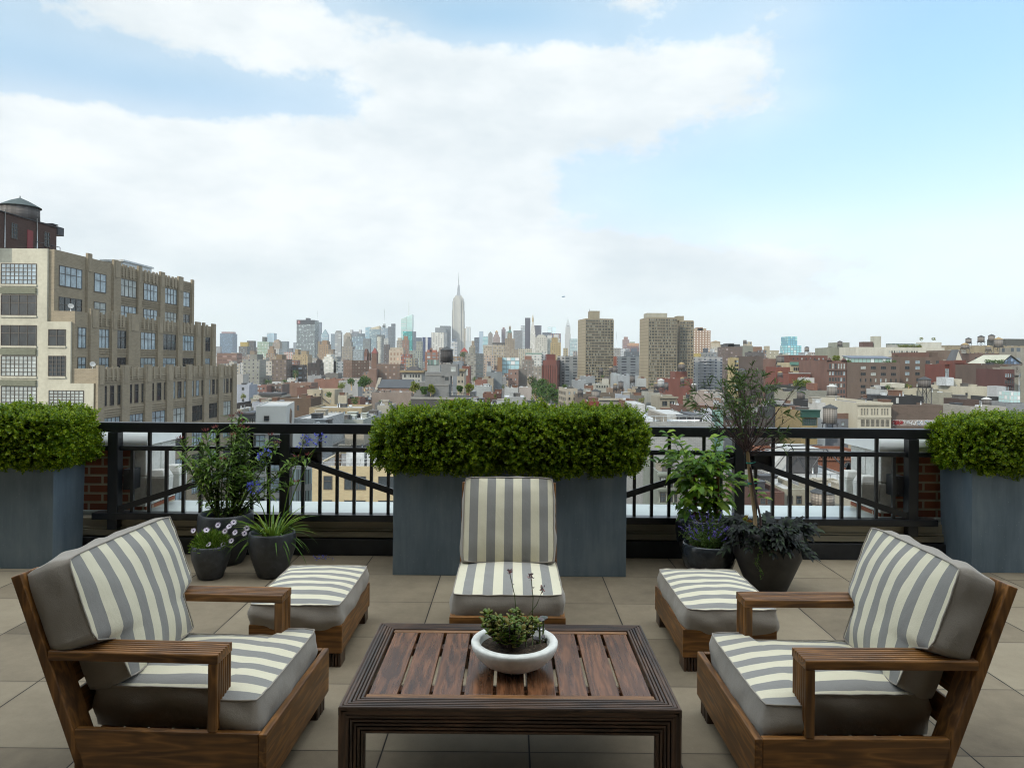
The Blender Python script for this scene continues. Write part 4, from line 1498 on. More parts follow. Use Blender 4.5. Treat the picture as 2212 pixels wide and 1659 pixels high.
def tree(p, h, rad, label, leafy='tree', n=500, seed=0, name='tree', group=None, sz=None, trunk=.45):
    r = random.Random(seed)
    root = empty(name, p, label, 'tree', group)
    tb = MB(); tb.tube([(0, 0, 0), (0, 0, h * trunk), (rad * .1, 0, h * .8)], [rad * .09, rad * .06, rad * .03], 6)
    cl = []
    for i in range(9):
        a = r.uniform(0, 6.28); c = Vector((math.cos(a) * rad * r.uniform(.1, .65), math.sin(a) * rad * r.uniform(.1, .65), h * r.uniform(trunk + .05, .88)))
        cl.append((c, rad * r.uniform(.3, .5)))
        tb.tube([(0, 0, h * trunk * .85), c * .6 + Vector((0, 0, h * .22)), c], [rad * .05, rad * .03, rad * .015], 5)
    tb.build('trunk', MAT['bark'], root)
    cb = MB(); sz = sz or rad * .16
    for c, q in cl:
        for i in range(n // 9):
            w = rv(r); p_ = c + Vector((w.x, w.y, w.z * .8)) * q * r.random() ** .35
            cb.leaf(p_, (w + rv(r, .8)).normalized(), rv(r), sz * r.uniform(.6, 1.3), sz * .8, 0, .15)
    cb.build('crown', MAT[leafy], root)
    return root


# ---------------------------------------------------------------- the loft building that fills the left side
def loft():
    D0 = 84.0
    def ex(x, y, X):       # crop 1 point on the flank plane X -> (distance, height)
        u, v = U(1, x), V(1, y)
        dx, dy = u - CX, v - CY
        xr = dx * math.cos(ROLL) + dy * math.sin(ROLL); yd = -dx * math.sin(ROLL) + dy * math.cos(ROLL)
        d = X * F / xr
        return d, H - yd / F * d
    def so(x, y):
        p = P(U(1, x), V(1, y), D0); return p.x, p.z
    XA, zA = so(357, 437); XB, zB = so(495, 855); XC, zC = so(648, 1245)
    Y1 = 122.0
    YS = [ex(1298, 700, XA)[0], ex(1448, 1000, XB)[0], ex(1592, 1300, XC)[0]]
    tan = m_brick('tan_brick', (.272, .224, .155), (.215, .178, .124), (.28, .24, .175), .5, .17, .02, .9, .2)
    cream = m_wall((.72, .68, .54), .85, .25, .6)
    r = empty('loft_building', ((XA + XC) / 2, 100, ZG), 'big stepped tan brick loft building with a cream painted end wall', 'building')
    ox, oy, oz = r.location
    def L(x, y, z): return (x - ox, y - oy, z - oz)
    XW = -95.0
    def blk(nm, x0, x1, y0, y1, z0, z1, mt, bev=0):
        m = MB(); a, b = L(x0, y0, z0), L(x1, y1, z1); m.box(a[0], b[0], a[1], b[1], a[2], b[2]); return m.build(nm, mt, r)
    blk('upper_block', XW, XA, D0 + .3, YS[0], zB, zA, tan)
    blk('middle_block', XW, XB, D0 + .3, YS[1], zC, zB - .004, tan)
    blk('lower_block', XW, XC, D0 + .3, YS[2], ZG, zC - .004, tan)
    # cream painted end wall in three steps, standing slightly proud
    xa, za = so(320, 520); xb, zb = so(478, 928); xc, zc = so(632, 1345)
    m = MB()
    for (x1, z0, z1) in ((xa, zb, zA + .02), (xb, zc, zb - .003), (xc, ZG, zc - .003)):
        a, b = L(XW, D0, z0), L(x1, D0 + .296, z1); m.box(a[0], b[0], a[1], b[1], a[2], b[2])
    m.build('cream_end_wall', cream, r)
    # end wall windows
    rr = random.Random(4)
    def swin(x0, x1, y0, y1, nx, ny, pane, hood=False):
        ax, az_ = so(x0, y0); bx, bz = so(x1, y1)
        add_window(r, L((ax + bx) / 2, D0 - .01, (az_ + bz) / 2), (1, 0), bx - ax, az_ - bz, nx, ny, pane)
        m = MB(); a, b = L(ax - .05, D0 - .14, bz - .22), L(bx + .05, D0 - .002, bz - .01); m.box(a[0], b[0], a[1], b[1], a[2], b[2]); m.build('sill', cream, r)
    multi = [(535, 677, 8, 5, G_SKY), (745, 887, 4, 2, G_DARK), (950, 1092, 4, 2, G_DARK), (1157, 1297, 8, 5, G_BLIND), (1362, 1500, 8, 5, G_BLIND)]
    for (y0, y1, nx, ny, pn) in multi:
        swin(8, 247, y0, y1, nx, ny, pn)
        swin(-270, -40, y0, y1, nx, ny, pn)
    swin(327, 443, 978, 1092, 2, 2, G_DARK); swin(327, 443, 1157, 1297, 4, 5, G_DARK); swin(330, 565, 1390, 1502, 8, 5, G_BLIND)
    for k in range(3): swin(8, 247, 1570 + k * 207, 1710 + k * 207, 8, 5, G_DARK); swin(330, 565, 1595 + k * 207, 1712 + k * 207, 8, 5, G_BLIND)
    for yv in (718, 1130, 1340):
        ax, az_ = so(8, yv); bx, _ = so(247, yv)
        m = MB(); a, b = L(ax, D0 - .2, az_ - .35), L(bx, D0 - .002, az_ + .35); m.box(a[0], b[0], a[1], b[1], a[2], b[2]); m.build('shutter_box', m_wall((.3, .31, .22)), r)
    # flank windows: (crop x ranges) per tier
    tiers = [(XA, [(395, 550, 4), (632, 713, 2), (810, 917, 4), (966, 1060, 4), (1105, 1190, 4), (1229, 1278, 2)], [(12.56, 2.45), (8.83, 2.4)]),
             (XB, [(525, 580, 2), (663, 735, 3), (783, 850, 2), (948, 1048, 4), (1097, 1186, 3), (1227, 1308, 4), (1380, 1418, 2)], [(5.2, 2.5), (1.65, 2.4)]),
             (XC, [(697, 812, 4), (870, 968, 4), (1022, 1117, 3), (1166, 1252, 3), (1293, 1368, 4), (1408, 1468, 3), (1505, 1560, 3)], [(-5.65, 2.4), (-9.4, 2.4), (-13.1, 2.4), (-16.8, 2.4)])]
    for (X, cols, rows) in tiers:
        for (c0, c1, nx) in cols:
            d0, d1 = ex(c0, 900, X)[0], ex(c1, 900, X)[0]
            for (zt, hh) in rows:
                add_window(r, L(X + .01, (d0 + d1) / 2, zt - hh / 2), (0, 1), d1 - d0, hh, nx, 2, rr.choice([G_SKY, G_SKY, G_DARK, G_BLIND, G_SKY]))
    for (c0, c1) in ((697, 718), (742, 768), (793, 812), (870, 888), (908, 932), (955, 972), (1022, 1036), (1058, 1086), (1106, 1120), (1166, 1180), (1198, 1222), (1240, 1254), (1293, 1305), (1322, 1342), (1360, 1370), (1406, 1418), (1431, 1447), (1461, 1470), (1503, 1514), (1526, 1540), (1553, 1562)):
        d0, d1 = ex(c0, 1400, XC)[0], ex(c1, 1400, XC)[0]
        add_window(r, L(XC + .01, (d0 + d1) / 2, -3.0), (0, 1), max(.6, d1 - d0), 2.45, 1, 2, rr.choice([G_DARK, G_DARK, G_SKY]))
    # piers with raised tops, teeth between them
    pal = m_wall((.54, .45, .32), .9, .3, .8)
    def pier(X, x0, x1, ztop, zlo, dep=.3, nm='pier'):
        d0, d1 = ex(x0, 900, X)[0], ex(x1, 900, X)[0]
        m = MB(); a, b = L(X + .002, d0, zlo), L(X + dep, d1, ztop); m.box(a[0], b[0], a[1], b[1], a[2], b[2]); m.build(nm, tan, r)
        if ztop - zlo > 4:
            m = MB(); dm = .18 * (d1 - d0); a, b = L(X + dep + .002, d0 + dm, ztop - 2.3), L(X + dep + .06, d1 - dm, ztop - .15); m.box(a[0], b[0], a[1], b[1], a[2], b[2]); m.build('pier_cap', pal, r)
        m = MB(); a, b = L(X + dep + .002 if ztop - zlo < 4 else X + dep + .001, d0, ztop - .001), L(X + dep, d1, ztop)
    for (x0, x1) in ((575, 605), (752, 800), (920, 945), (1070, 1100), (1193, 1225), (1284, 1298)): pier(XA, x0, x1, zA + .5, zB)
    for (x0, x1) in ((597, 655), (742, 778), (855, 935), (1055, 1090), (1192, 1222), (1315, 1345), (1362, 1376), (1425, 1448)): pier(XB, x0, x1, zB + .5, zC)
    for (x0, x1) in ((650, 694), (815, 866), (972, 1018), (1120, 1162), (1256, 1290), (1372, 1404), (1472, 1502), (1566, 1592)): pier(XC, x0, x1, zC + .4, ZG + 20)
    m = MB(); t2 = MB()
    for X, zt, zs in ((XA, zA, (826, 845, 874, 893, 975, 1000, 1030, 1052, 1115, 1135, 1160, 1180)), (XB, zB, (678, 712, 808, 830, 968, 995, 1025, 1105, 1130, 1160, 1240, 1265, 1290, 1395)),
                      (XC, zC, (722, 760, 790, 890, 930, 1040, 1080, 1185, 1225, 1308, 1345, 1420, 1450, 1520, 1545))):
        for x in zs:
            d0, d1 = ex(x - 5, 900, X)[0], ex(x + 6, 900, X)[0]
            t = MB(); a, b = L(X + .003, d0, zt - 1.5), L(X + .15, d1, zt + .2); t.box(a[0], b[0], a[1], b[1], a[2], b[2]); t.build('parapet_tooth', pal, r)
    for X, z0, n_, yy in ((XA, 9.2, 3, 1285), (XA, 13.0, 4, 1285), (XB, 2.1, 3, 1420), (XB, 5.6, 4, 1420), (XC, -5.3, 3, 1560), (XC, -1.4, 3, 1560)):
        d0, d1 = ex({XA: 805, XB: 660, XC: 700}[X], 900, X)[0], ex(yy, 900, X)[0]
        for k in range(n_):
            t = MB(); a, b = L(X + .003, d0, z0 + k * .3), L(X + .10, d1, z0 + k * .3 + .12); t.box(a[0], b[0], a[1], b[1], a[2], b[2]); t.build('brick_band', pal, r)
    # dark penthouse on its roof
    X2 = -60.7
    q = empty('roof_penthouse', (X2 - 8, 90, zA), 'dark brick penthouse with a red door on top of the loft building', 'building')
    m = MB(); m.prism([(-12, -8), (8, -8), (8, 5.2), (-12, 5.2)], 0, [4.4, 4.4, 4.75, 4.75]); m.build('walls', m_bricky((.17, .09, .07)), q)
    m = MB(); m.box(-12.1, 8.15, 4.2, 5.3, 4.76, 4.9); m.box(-12, 8.12, -8, 5.2, 4.5, 4.6); m.build('roof_edge', M_STEEL, q)
    m = MB(); m.box(8.01, 8.06, -.6, .5, .9, 3.2); m.build('red_door', m_wall((.4, .03, .03), .5), q)
    for yy in (-6.8, -2.9, 3.2):
        add_window(q, (8.02, yy, 2.6), (0, 1), 1.1, 1.9, 3, 4, G_DARK)
    m = MB(); m.box(7.0, 8.05, 5.35, 6.7, 3.6, 4.7); m.build('duct_box', M_STEEL, q)
    m = MB(); m.box(8.01, 9.3, -.8, 4.0, .5, .6)
    for yy in (-.8, .6, 2.2, 4.0): m.tube([(9.25, yy, .6), (9.25, yy, 1.7)], .04, 4)
    m.tube([(9.25, -.8, 1.7), (9.25, 4, 1.7)], .04, 4); m.build('balcony', M_STEEL, q)
    m = MB(); m.tube([(8.1, 1.2, .3), (8.1, 1.2, 4.9)], .06, 5); m.tube([(8.1, -4.6, .3), (8.1, -4.6, 4.9)], .05, 5); m.build('drain_pipe', M_GALV, q)
    tank(1, 134, 85, 262, 232, 93, 'large weathered water tank with a green roof above the dark brick penthouse', 'green', 1, stand=300)
    for (x, y, X) in ((478, 830, XB), (625, 1222, XC)):
        d, z = ex(x, y, X - 1.2); b_ = empty('satellite_dish', (X - 1.2, d, z - .6), 'white satellite dish on the loft building ' + ('upper setback' if X == XB else 'lower setback'), 'dish', 'satellite dishes on the loft building')
        m = MB(); m.lathe([(0, 0), (.3, .04), (.52, .13), (.54, .15), (.5, .15), (.28, .07), (0, .03)], 16); o = m.build('reflector', R_WHITE, b_); o.location = (0, 0, .7); o.rotation_euler = (R(65), 0, R(40)); o.scale = (.6,) * 3
        m = MB(); m.tube([(0, 0, 0), (0, 0, .7)], .05, 6); m.tube([(0, 0, .7), (.3, -.3, 1.0)], .02, 4); m.build('mast', M_GALV, b_)
    m = MB(); m.box(-1.5, 1.5, -4, 4, 0, 1.0); m.box(-1.7, 1.7, -4.3, 4.3, 1.004, 1.25)
    o = m.build('rooftop_unit', M_GALV, None, (XA - 3, ex(1000, 560, XA)[0], zA)); tag(o, 'grey mechanical unit on the roof edge of the loft building', 'air handler')
    BOXES.append((XW, XC + 2, D0, 126))


loft()
# ---------------------------------------------------------------- far skyline
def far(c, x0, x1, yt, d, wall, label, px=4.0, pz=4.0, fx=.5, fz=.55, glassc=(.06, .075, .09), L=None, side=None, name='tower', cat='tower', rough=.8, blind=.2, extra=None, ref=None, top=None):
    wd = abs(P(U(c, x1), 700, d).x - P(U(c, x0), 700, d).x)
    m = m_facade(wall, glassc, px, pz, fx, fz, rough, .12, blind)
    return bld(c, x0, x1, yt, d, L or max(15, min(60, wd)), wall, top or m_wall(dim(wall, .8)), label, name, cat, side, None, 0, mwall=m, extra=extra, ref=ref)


def cap(a, b, hh, mat, nm='roof_block', y0=.2, y1=.8):
    """a box on the roof between fractions a..b of the front"""
    def f(r, loc, h):
        x0 = loc[0][0] + (loc[1][0] - loc[0][0]) * a; x1 = loc[0][0] + (loc[1][0] - loc[0][0]) * b
        ya = loc[0][1] + (loc[3][1] - loc[0][1]) * y0; yb = loc[0][1] + (loc[3][1] - loc[0][1]) * y1
        m = MB(); m.box(x0, x1, min(ya, yb), max(ya, yb), h + .02, h + hh); m.build(nm, mat, r)
    return f


def multi(*fs):
    def f(r, loc, h):
        for g in fs: g(r, loc, h)
    return f


def steps(lst, mat, nm='setback'):
    """tapering blocks: (half width fraction, height)"""
    def f(r, loc, h):
        w = (loc[1][0] - loc[0][0]) / 2; d_ = (loc[3][1] - loc[0][1]) / 2
        cx = (loc[0][0] + loc[1][0]) / 2; cy = (loc[0][1] + loc[3][1]) / 2
        z = h
        for k, hh in lst:
            m = MB(); m.box(cx - w * k, cx + w * k, cy - d_ * k, cy + d_ * k, z + .02, z + hh); m.build(nm, mat, r); z += hh
    return f


def mast(hh, rad=1.2, fx=.5, mat=None, z=0):
    def f(r, loc, h):
        x = loc[0][0] + (loc[1][0] - loc[0][0]) * fx
        m = MB(); m.tube([(x, 0, h + z), (x, 0, h + z + hh * .55), (x, 0, h + z + hh)], [rad, rad * .7, rad * .25], 6); m.build('mast', mat or M_GALV, r)
    return f


def pyramid(hh, mat, k=.95, z=0, tip=.04):
    def f(r, loc, h):
        w = abs(loc[1][0] - loc[0][0]) / 2 * k; d_ = abs(loc[3][1] - loc[0][1]) / 2 * k
        m = MB(); m.frustum((loc[0][0] + loc[1][0]) / 2, (loc[0][1] + loc[3][1]) / 2, h + z + .02, h + z + hh, w, d_, w * tip, d_ * tip); m.build('pyramid_roof', mat, r)
    return f


def wedge(r, loc, h, h0, h1, mat):
    m = MB(); m.prism(loc, h + .02, [h + h0, h + h1, h + h1, h + h0]); m.build('sloping_top', mat, r)


W_ = m_wall
cream, gold, teal = (.62, .56, .42), (.6, .4, .12), (.1, .36, .34)
BR1, BR2, BR3 = (.24, .13, .085), (.3, .19, .13), (.2, .12, .09)
# --- crop 2
far(2, 123, 248, 712, 3500, (.08, .13, .19), 'dark blue glass slab with a pinkish top, nearest the loft building', 3, 4, .8, .5, (.07, .13, .2), extra=cap(.05, .95, 9, W_((.5, .3, .3))), ref='the blue glass slab by the loft building')
far(2, 76, 124, 838, 3000, (.4, .4, .4), 'pale grey block between the loft building and the blue slab')
far(2, 95, 290, 905, 1150, (.34, .19, .13), 'long pinkish brown brick block right beside the loft building', 7, 6, .85, .38, (.1, .06, .05), L=40, side=342, ref='the pinkish brick block')
far(2, 308, 392, 838, 2000, (.2, .17, .13), 'dark block with a yellow band below its roof', 5, 5, .7, .6, extra=cap(.1, .95, 12, W_((.6, .45, .1))))
far(2, 389, 455, 783, 2250, (.12, .08, .065), 'dark brown slab next to the yellow banded block', 3, 4, .5, .5)
far(2, 492, 604, 793, 2000, (.4, .48, .36), 'broad pale green tower with close rows of windows', 4, 4.2, .6, .55, (.25, .36, .3), extra=cap(.35, .6, 14, W_((.2, .22, .2))), ref='the pale green tower')
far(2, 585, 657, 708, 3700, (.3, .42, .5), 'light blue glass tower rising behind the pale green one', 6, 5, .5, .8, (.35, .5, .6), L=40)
far(2, 640, 712, 797, 2600, (.5, .38, .27), 'stepped peach coloured tower beside the pale green one', 4, 4, .4, .5, extra=steps([(.7, 6), (.4, 4)], W_((.5, .38, .27))))
far(2, 715, 783, 788, 3000, (.25, .32, .36), 'blue grey block left of the black slab tower', 4, 4, .6, .6)
far(2, 845, 875, 800, 3300, (.4, .45, .5), 'thin pale slab touching the black slab tower')
far(2, 590, 702, 862, 1700, (.62, .62, .58), 'white block with grey windows below the peach tower', 4, 4, .45, .5, (.12, .14, .16))
far(2, 458, 492, 845, 2500, (.3, .24, .2), 'small brown tower between the brown slab and pale green tower')
far(2, 800, 832, 855, 2600, (.25, .25, .26), 'small grey tower at the foot of the black slab tower')


def pennsign(r, loc, h):
    x0, x1 = loc[0][0], loc[1][0]; y = loc[0][1]
    m = MB(); m.box(x0, x1, y - 1.2, y - .2, h - 16, h + .3); m.build('dark_crown', W_((.045, .055, .07)), r)
    xs = x0 + (x1 - x0) * .13
    m = MB(); m.box(xs - 4.5, xs + 4.5, y - 1.9, y - 1.4, h - 14, h - 3); s = m.build('red_sign', W_((.55, .06, .05), .5, .1), r)
    m = MB(); m.box(xs - .9, xs + .9, y - 2.3, y - 2.0, h - 12.6, h - 4.4); m.box(xs - 2.4, xs - .9, y - 2.3, y - 2.0, h - 6.4, h - 5.0); m.build('numeral', W_((.8, .8, .8)), s)


far(2, 874, 1057, 580, 2600, (.10, .125, .155), 'tall wide black glass slab tower with a small red sign', 5.2, 4.6, .74, .62, (.17, .2, .2), L=48, side=1091, extra=multi(pennsign, mast(36, 1.1, 1.02), cap(.45, .6, 8, M_STEEL)), ref='the black slab tower')
far(2, 1088, 1118, 600, 3500, (.2, .26, .33), 'slim blue grey tower behind the black slab tower')
far(2, 1117, 1181, 722, 3200, (.28, .38, .43), 'blue glass tower with a tall pyramid roof', 5, 5, .7, .7, (.25, .36, .42), extra=pyramid(25, W_((.24, .38, .42), .4)))
far(2, 1077, 1180, 788, 2000, (.42, .33, .2), 'tan tower striped by tall dark window strips', 9, 60, .5, .92, (.06, .06, .06))
far(2, 1095, 1192, 818, 1550, (.5, .33, .18), 'orange tan brick setback building', 4, 4, .4, .45, extra=cap(.3, .8, 9, W_((.46, .3, .17))))
far(2, 1192, 1236, 868, 1500, (.45, .32, .19), 'narrow tan brick building with a domed corner')
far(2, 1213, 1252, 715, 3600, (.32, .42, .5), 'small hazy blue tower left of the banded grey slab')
far(2, 1253, 1312, 697, 2800, (.48, .48, .46), 'grey slab tower with horizontal bands', 60, 5, .94, .5, (.22, .24, .26), extra=cap(.1, .9, 5, W_((.3, .3, .3))), ref='the banded grey slab')
far(2, 1337, 1410, 725, 2800, (.56, .48, .36), 'cream stepped tower among glass blocks', 4, 4, .4, .5, extra=steps([(.75, 5), (.5, 4)], W_((.56, .48, .36))))
far(2, 1398, 1502, 712, 3300, (.3, .33, .38), 'grey tower with white horned roof corners', 4, 4, .5, .5, extra=multi(cap(0, .18, 18, W_((.7, .7, .7))), cap(.82, 1, 18, W_((.7, .7, .7))), cap(.2, .8, 9, W_((.3, .32, .36)))))
far(2, 1420, 1531, 745, 2500, (.15, .2, .24), 'dark glass block with a sloping roof edge', 5, 4.4, .8, .7, (.16, .22, .27), extra=cap(.45, 1, 12, W_((.2, .26, .3), .4)))
far(2, 1320, 1425, 838, 1900, (.42, .36, .28), 'domed stone hotel like building with a rounded roof', 4, 4, .4, .5, extra=steps([(.7, 12), (.45, 8), (.2, 6)], W_((.36, .33, .28))))
far(2, 1430, 1530, 865, 1500, (.42, .48, .5), 'pale blue grey block with a roof pipe')
far(2, 1527, 1596, 762, 2250, (.3, .33, .32), 'plain grey green tower', 3, 4, .6, .5)
far(2, 1552, 1602, 648, 3400, (.3, .46, .55), 'pale blue banded glass tower', 60, 5, .95, .6, (.24, .38, .46))
far(2, 1592, 1690, 668, 2650, (.25, .33, .36), 'blue green glass tower with a sloping white top', 4, 4.4, .7, .6, (.2, .28, .32), extra=lambda r, loc, h: wedge(r, loc, h, 2, 12, W_((.8, .7, .5))), ref='the white topped glass tower')
far(2, 1660, 1734, 725, 2100, (.2, .22, .22), 'dark grey tower behind the slim cream one', 4, 4, .5, .5)
far(2, 1667, 1701, 742, 2000, (.68, .66, .56), 'slim cream tower with a ladder of windows', 9, 5, .5, .6, (.2, .2, .18))
far(2, 1700, 1772, 655, 3150, (.26, .32, .38), 'grey glass tower carrying a very tall red and white antenna', 5, 5, .6, .7, (.22, .29, .35), extra=multi(mast(84, 2.0, .42), cap(.2, .65, 10, W_((.6, .64, .64))), cap(.3, .55, 18, W_((.6, .64, .64)))), ref='the tower with the tall antenna')
far(2, 1735, 1782, 820, 1700, (.16, .11, .09), 'slim dark brown building at the feet of the glass towers', 4, 4, .4, .5)
far(2, 1733, 1775, 760, 2100, (.7, .7, .66), 'small bright white block among the glass towers')
far(2, 1775, 1807, 645, 3000, (.22, .25, .28), 'dark ribbed tower, shorter twin of its neighbour', 3, 4, .5, .9)
far(2, 1806, 1843, 616, 2990, (.17, .2, .23), 'slim dark ribbed tower, taller twin of its neighbour', 3, 4, .5, .9)
# --- crop 3
def bank(r, loc, h):
    w = (loc[1][0] - loc[0][0]); m = MB()
    t = .14
    m.prism(loc, h + .02, [h + 14, h + 35, h + 35, h + 12]); m.build('faceted_top', m_facade((.5, .66, .62), (.42, .6, .58), 60, 5, .95, .5, .3), r)
    m = MB(); x = loc[0][0] + w * .62; m.tube([(x, 0, h + 20), (x, 0, h + 58), (x, 0, h + 95)], [2.2, 1.5, .5], 6); m.build('spire', W_((.75, .8, .78)), r)


far(3, 318, 428, 600, 3250, (.44, .6, .58), 'faceted pale green glass tower with a white spire', 60, 5, .95, .5, (.34, .52, .5), rough=.3, L=50, extra=bank, ref='the pale green spired tower')
far(3, 337, 425, 688, 2400, (.05, .3, .28), 'teal glass block with a white roof line', 4, 4, .8, .6, (.04, .25, .24), extra=cap(.02, .98, 4, W_((.8, .85, .85))))
far(3, 425, 462, 692, 2800, (.2, .23, .3), 'slate blue slab beside the teal block')
far(3, 462, 517, 752, 2600, (.12, .16, .24), 'navy blue block beside the slate slab', 60, 5, .9, .5)
far(3, 467, 527, 790, 1900, (.45, .44, .34), 'olive cream block in front of the navy one')
far(3, 330, 392, 775, 1750, (.45, .22, .12), 'rust red stepped building below the teal block', extra=steps([(.6, 10)], W_((.5, .26, .14))))
far(3, 275, 330, 780, 1900, (.5, .45, .36), 'cream and grey stepped building below the spired tower', extra=steps([(.7, 7)], W_((.6, .56, .44))))
far(3, 528, 612, 748, 2000, (.74, .74, .72), 'white tower with broad dark blue vertical stripes', 15, 400, .62, .99, (.02, .03, .08), L=30, ref='the blue striped white tower')
far(3, 614, 741, 702, 2150, (.72, .71, .66), 'broad white grid tower beside the tall stepped skyscraper', 8, 6, .5, .6, (.16, .17, .17), L=35, side=770, ref='the white grid tower')
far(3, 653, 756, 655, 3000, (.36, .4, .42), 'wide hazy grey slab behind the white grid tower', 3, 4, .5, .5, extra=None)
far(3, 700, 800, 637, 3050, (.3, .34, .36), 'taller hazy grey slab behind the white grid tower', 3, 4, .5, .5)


def empire():
    d = 3120.0
    pc = P(U(3, 878), 780, d)
    r = empty('skyscraper', (pc.x, d, ZG), 'tallest stepped grey stone skyscraper with a needle mast', 'skyscraper')
    def z(y): return P(U(3, 878), V(3, y), d).z - ZG
    def hw(px): return px / 2 * CROPS[3][2] * KU / F * d
    st = m_facade((.7, .68, .6), (.13, .14, .15), 6.5, 400, .42, .995, .7, .3, 0, .12)
    st2 = m_facade((.72, .7, .62), (.16, .17, .18), 5.0, 400, .4, .99, .7, .3, 0, .12, ox=.5)
    m = MB(); m.box(-hw(118), hw(118), -26, 26, 0, z(490)); m.build('shaft', st, r)
    m = MB(); m.box(-hw(110), hw(110), -24, 24, z(490) + .02, z(400)); m.build('upper_shaft', st, r)
    m = MB(); m.box(-hw(62), hw(62), -29, -26.02, 0, z(380)); m.build('centre_bay', st2, r)
    m = MB(); m.box(-hw(98), hw(98), -21, 21, z(400) + .02, z(372)); m.box(-hw(84), hw(84), -19, 19, z(372) + .02, z(360)); m.box(-hw(66), hw(66), -16, 16, z(360) + .02, z(345)); m.build('crown_setbacks', st2, r)
    m = MB(); m.frustum(0, 0, z(345) + .02, z(335), hw(46), 11, hw(40), 9); m.frustum(0, 0, z(335) + .02, z(290), hw(34), 8, hw(22), 5.5); m.frustum(0, 0, z(290) + .02, z(262), hw(24), 5.5, hw(20), 5)
    m.lathe([(hw(20), z(262)), (hw(19), z(245)), (hw(12), z(235)), (hw(6), z(228))], 12); m.build('mooring_mast', W_((.42, .46, .5), .35, .15), r)
    m = MB(); m.tube([(0, 0, z(232)), (0, 0, z(180)), (0, 0, z(150)), (0, 0, z(108))], [hw(8), hw(7), hw(4), hw(1.6)], 6); m.build('antenna', W_((.35, .38, .4), .5), r)
    NB.append((U(3, 878), d, 'the tallest skyscraper'))


empire()
far(3, 812, 870, 790, 2000, (.62, .62, .6), 'white block at the foot of the tallest skyscraper', 9, 8, .6, .5, (.15, .17, .2), extra=cap(.1, .85, 8, m_facade((.2, .25, .3), (.1, .13, .17), 6, 6, .7, .6)))
far(3, 937, 958, 662, 2800, (.6, .52, .38), 'slim cream slab touching the tallest skyscraper')
far(3, 952, 1002, 657, 2700, (.55, .6, .6), 'pale grey ribbed tower right after the tallest skyscraper', 4, 60, .5, .96, (.34, .38, .4), extra=cap(.05, .95, 4, W_((.7, .7, .7))), ref='the pale ribbed tower')
far(3, 1038, 1087, 750, 2800, (.07, .1, .16), 'navy glass block standing alone', 4, 4, .8, .6)
far(3, 1087, 1126, 690, 3000, (.6, .64, .66), 'white and blue striped slab', 4, 400, .5, .99, (.2, .3, .42))
far(3, 1120, 1172, 738, 2800, (.3, .48, .52), 'light teal glass tower', 4, 5, .8, .6, (.28, .46, .5))
far(3, 1175, 1218, 715, 2900, (.42, .38, .34), 'grey brown tower with a small green cap', 4, 4, .4, .5, extra=multi(steps([(.75, 3), (.5, 3)], W_((.4, .36, .32))), pyramid(5, W_((.2, .38, .32)), .4, 6)))
far(3, 1220, 1292, 745, 3000, (.5, .38, .33), 'pinkish stepped tower with a golden tip', 4, 4, .4, .5, extra=multi(steps([(.7, 9), (.42, 12)], W_((.5, .38, .33))), pyramid(8, W_(gold, .4), .36, 21)))
far(3, 1305, 1346, 668, 3300, (.3, .2, .22), 'slim dusky pink tower', 4, 4, .4, .5, extra=steps([(.5, 8)], W_((.4, .2, .2))))
far(3, 1352, 1378, 690, 3200, (.5, .56, .54), 'thin pale tower beside the green capped clock tower')
far(3, 1220, 1336, 820, 1500, (.52, .44, .32), 'cream office block with a dark cornice beside the cupola tower', 5, 6, .5, .55, (.1, .1, .1), extra=cap(-.03, 1.03, 4, W_((.16, .15, .14)), 'cornice', -.03, 1.03))


def cupola(r, loc, h):
    w = (loc[1][0] - loc[0][0]) / 2; cx = (loc[0][0] + loc[1][0]) / 2; cy = (loc[0][1] + loc[3][1]) / 2
    st = m_facade((.42, .32, .21), (.1, .09, .08), 3, 5, .4, .7)
    m = MB(); m.box(cx - w * .5, cx + w * .5, cy - w * .5, cy + w * .5, h + .02, h + 7); m.box(cx - w * .42, cx + w * .42, cy - w * .42, cy + w * .42, h + 7.02, h + 13); m.build('belfry', st, r)
    m = MB(); m.frustum(cx, cy, h + 13.02, h + 20, w * .44, w * .44, w * .18, w * .18); m.build('green_roof', W_((.16, .34, .3), .6), r)
    m = MB(); m.box(cx - w * .2, cx + w * .2, cy - w * .2, cy + w * .2, h + 20.02, h + 25); m.frustum(cx, cy, h + 25.02, h + 29, w * .24, w * .24, w * .06, w * .06); m.tube([(cx, cy, h + 29), (cx, cy, h + 31)], .4, 5); m.build('lantern', W_((.36, .28, .2)), r)


far(3, 1340, 1434, 760, 1620, (.42, .34, .24), 'tan stone tower with a green tapering cupola', 5, 5, .42, .5, (.08, .08, .08), extra=cupola, ref='the green cupola tower')
far(3, 1335, 1472, 868, 1600, (.46, .38, .27), 'stone base block below the green cupola tower', 5, 5, .42, .5, (.08, .08, .08), L=18)
far(3, 1422, 1511, 682, 2800, (.34, .35, .35), 'broad hazy grey tower behind the cupola tower', 3, 4, .5, .5)
far(3, 1494, 1540, 632, 3100, (.48, .52, .54), 'pale banded slab between the grey tower and the black one', 60, 6, .95, .5, (.3, .35, .38))
far(3, 1537, 1589, 558, 2650, (.075, .07, .09), 'tall black slab beside the white clock tower', 3, 400, .5, .99, (.05, .05, .07), ref='the black slab by the clock tower')


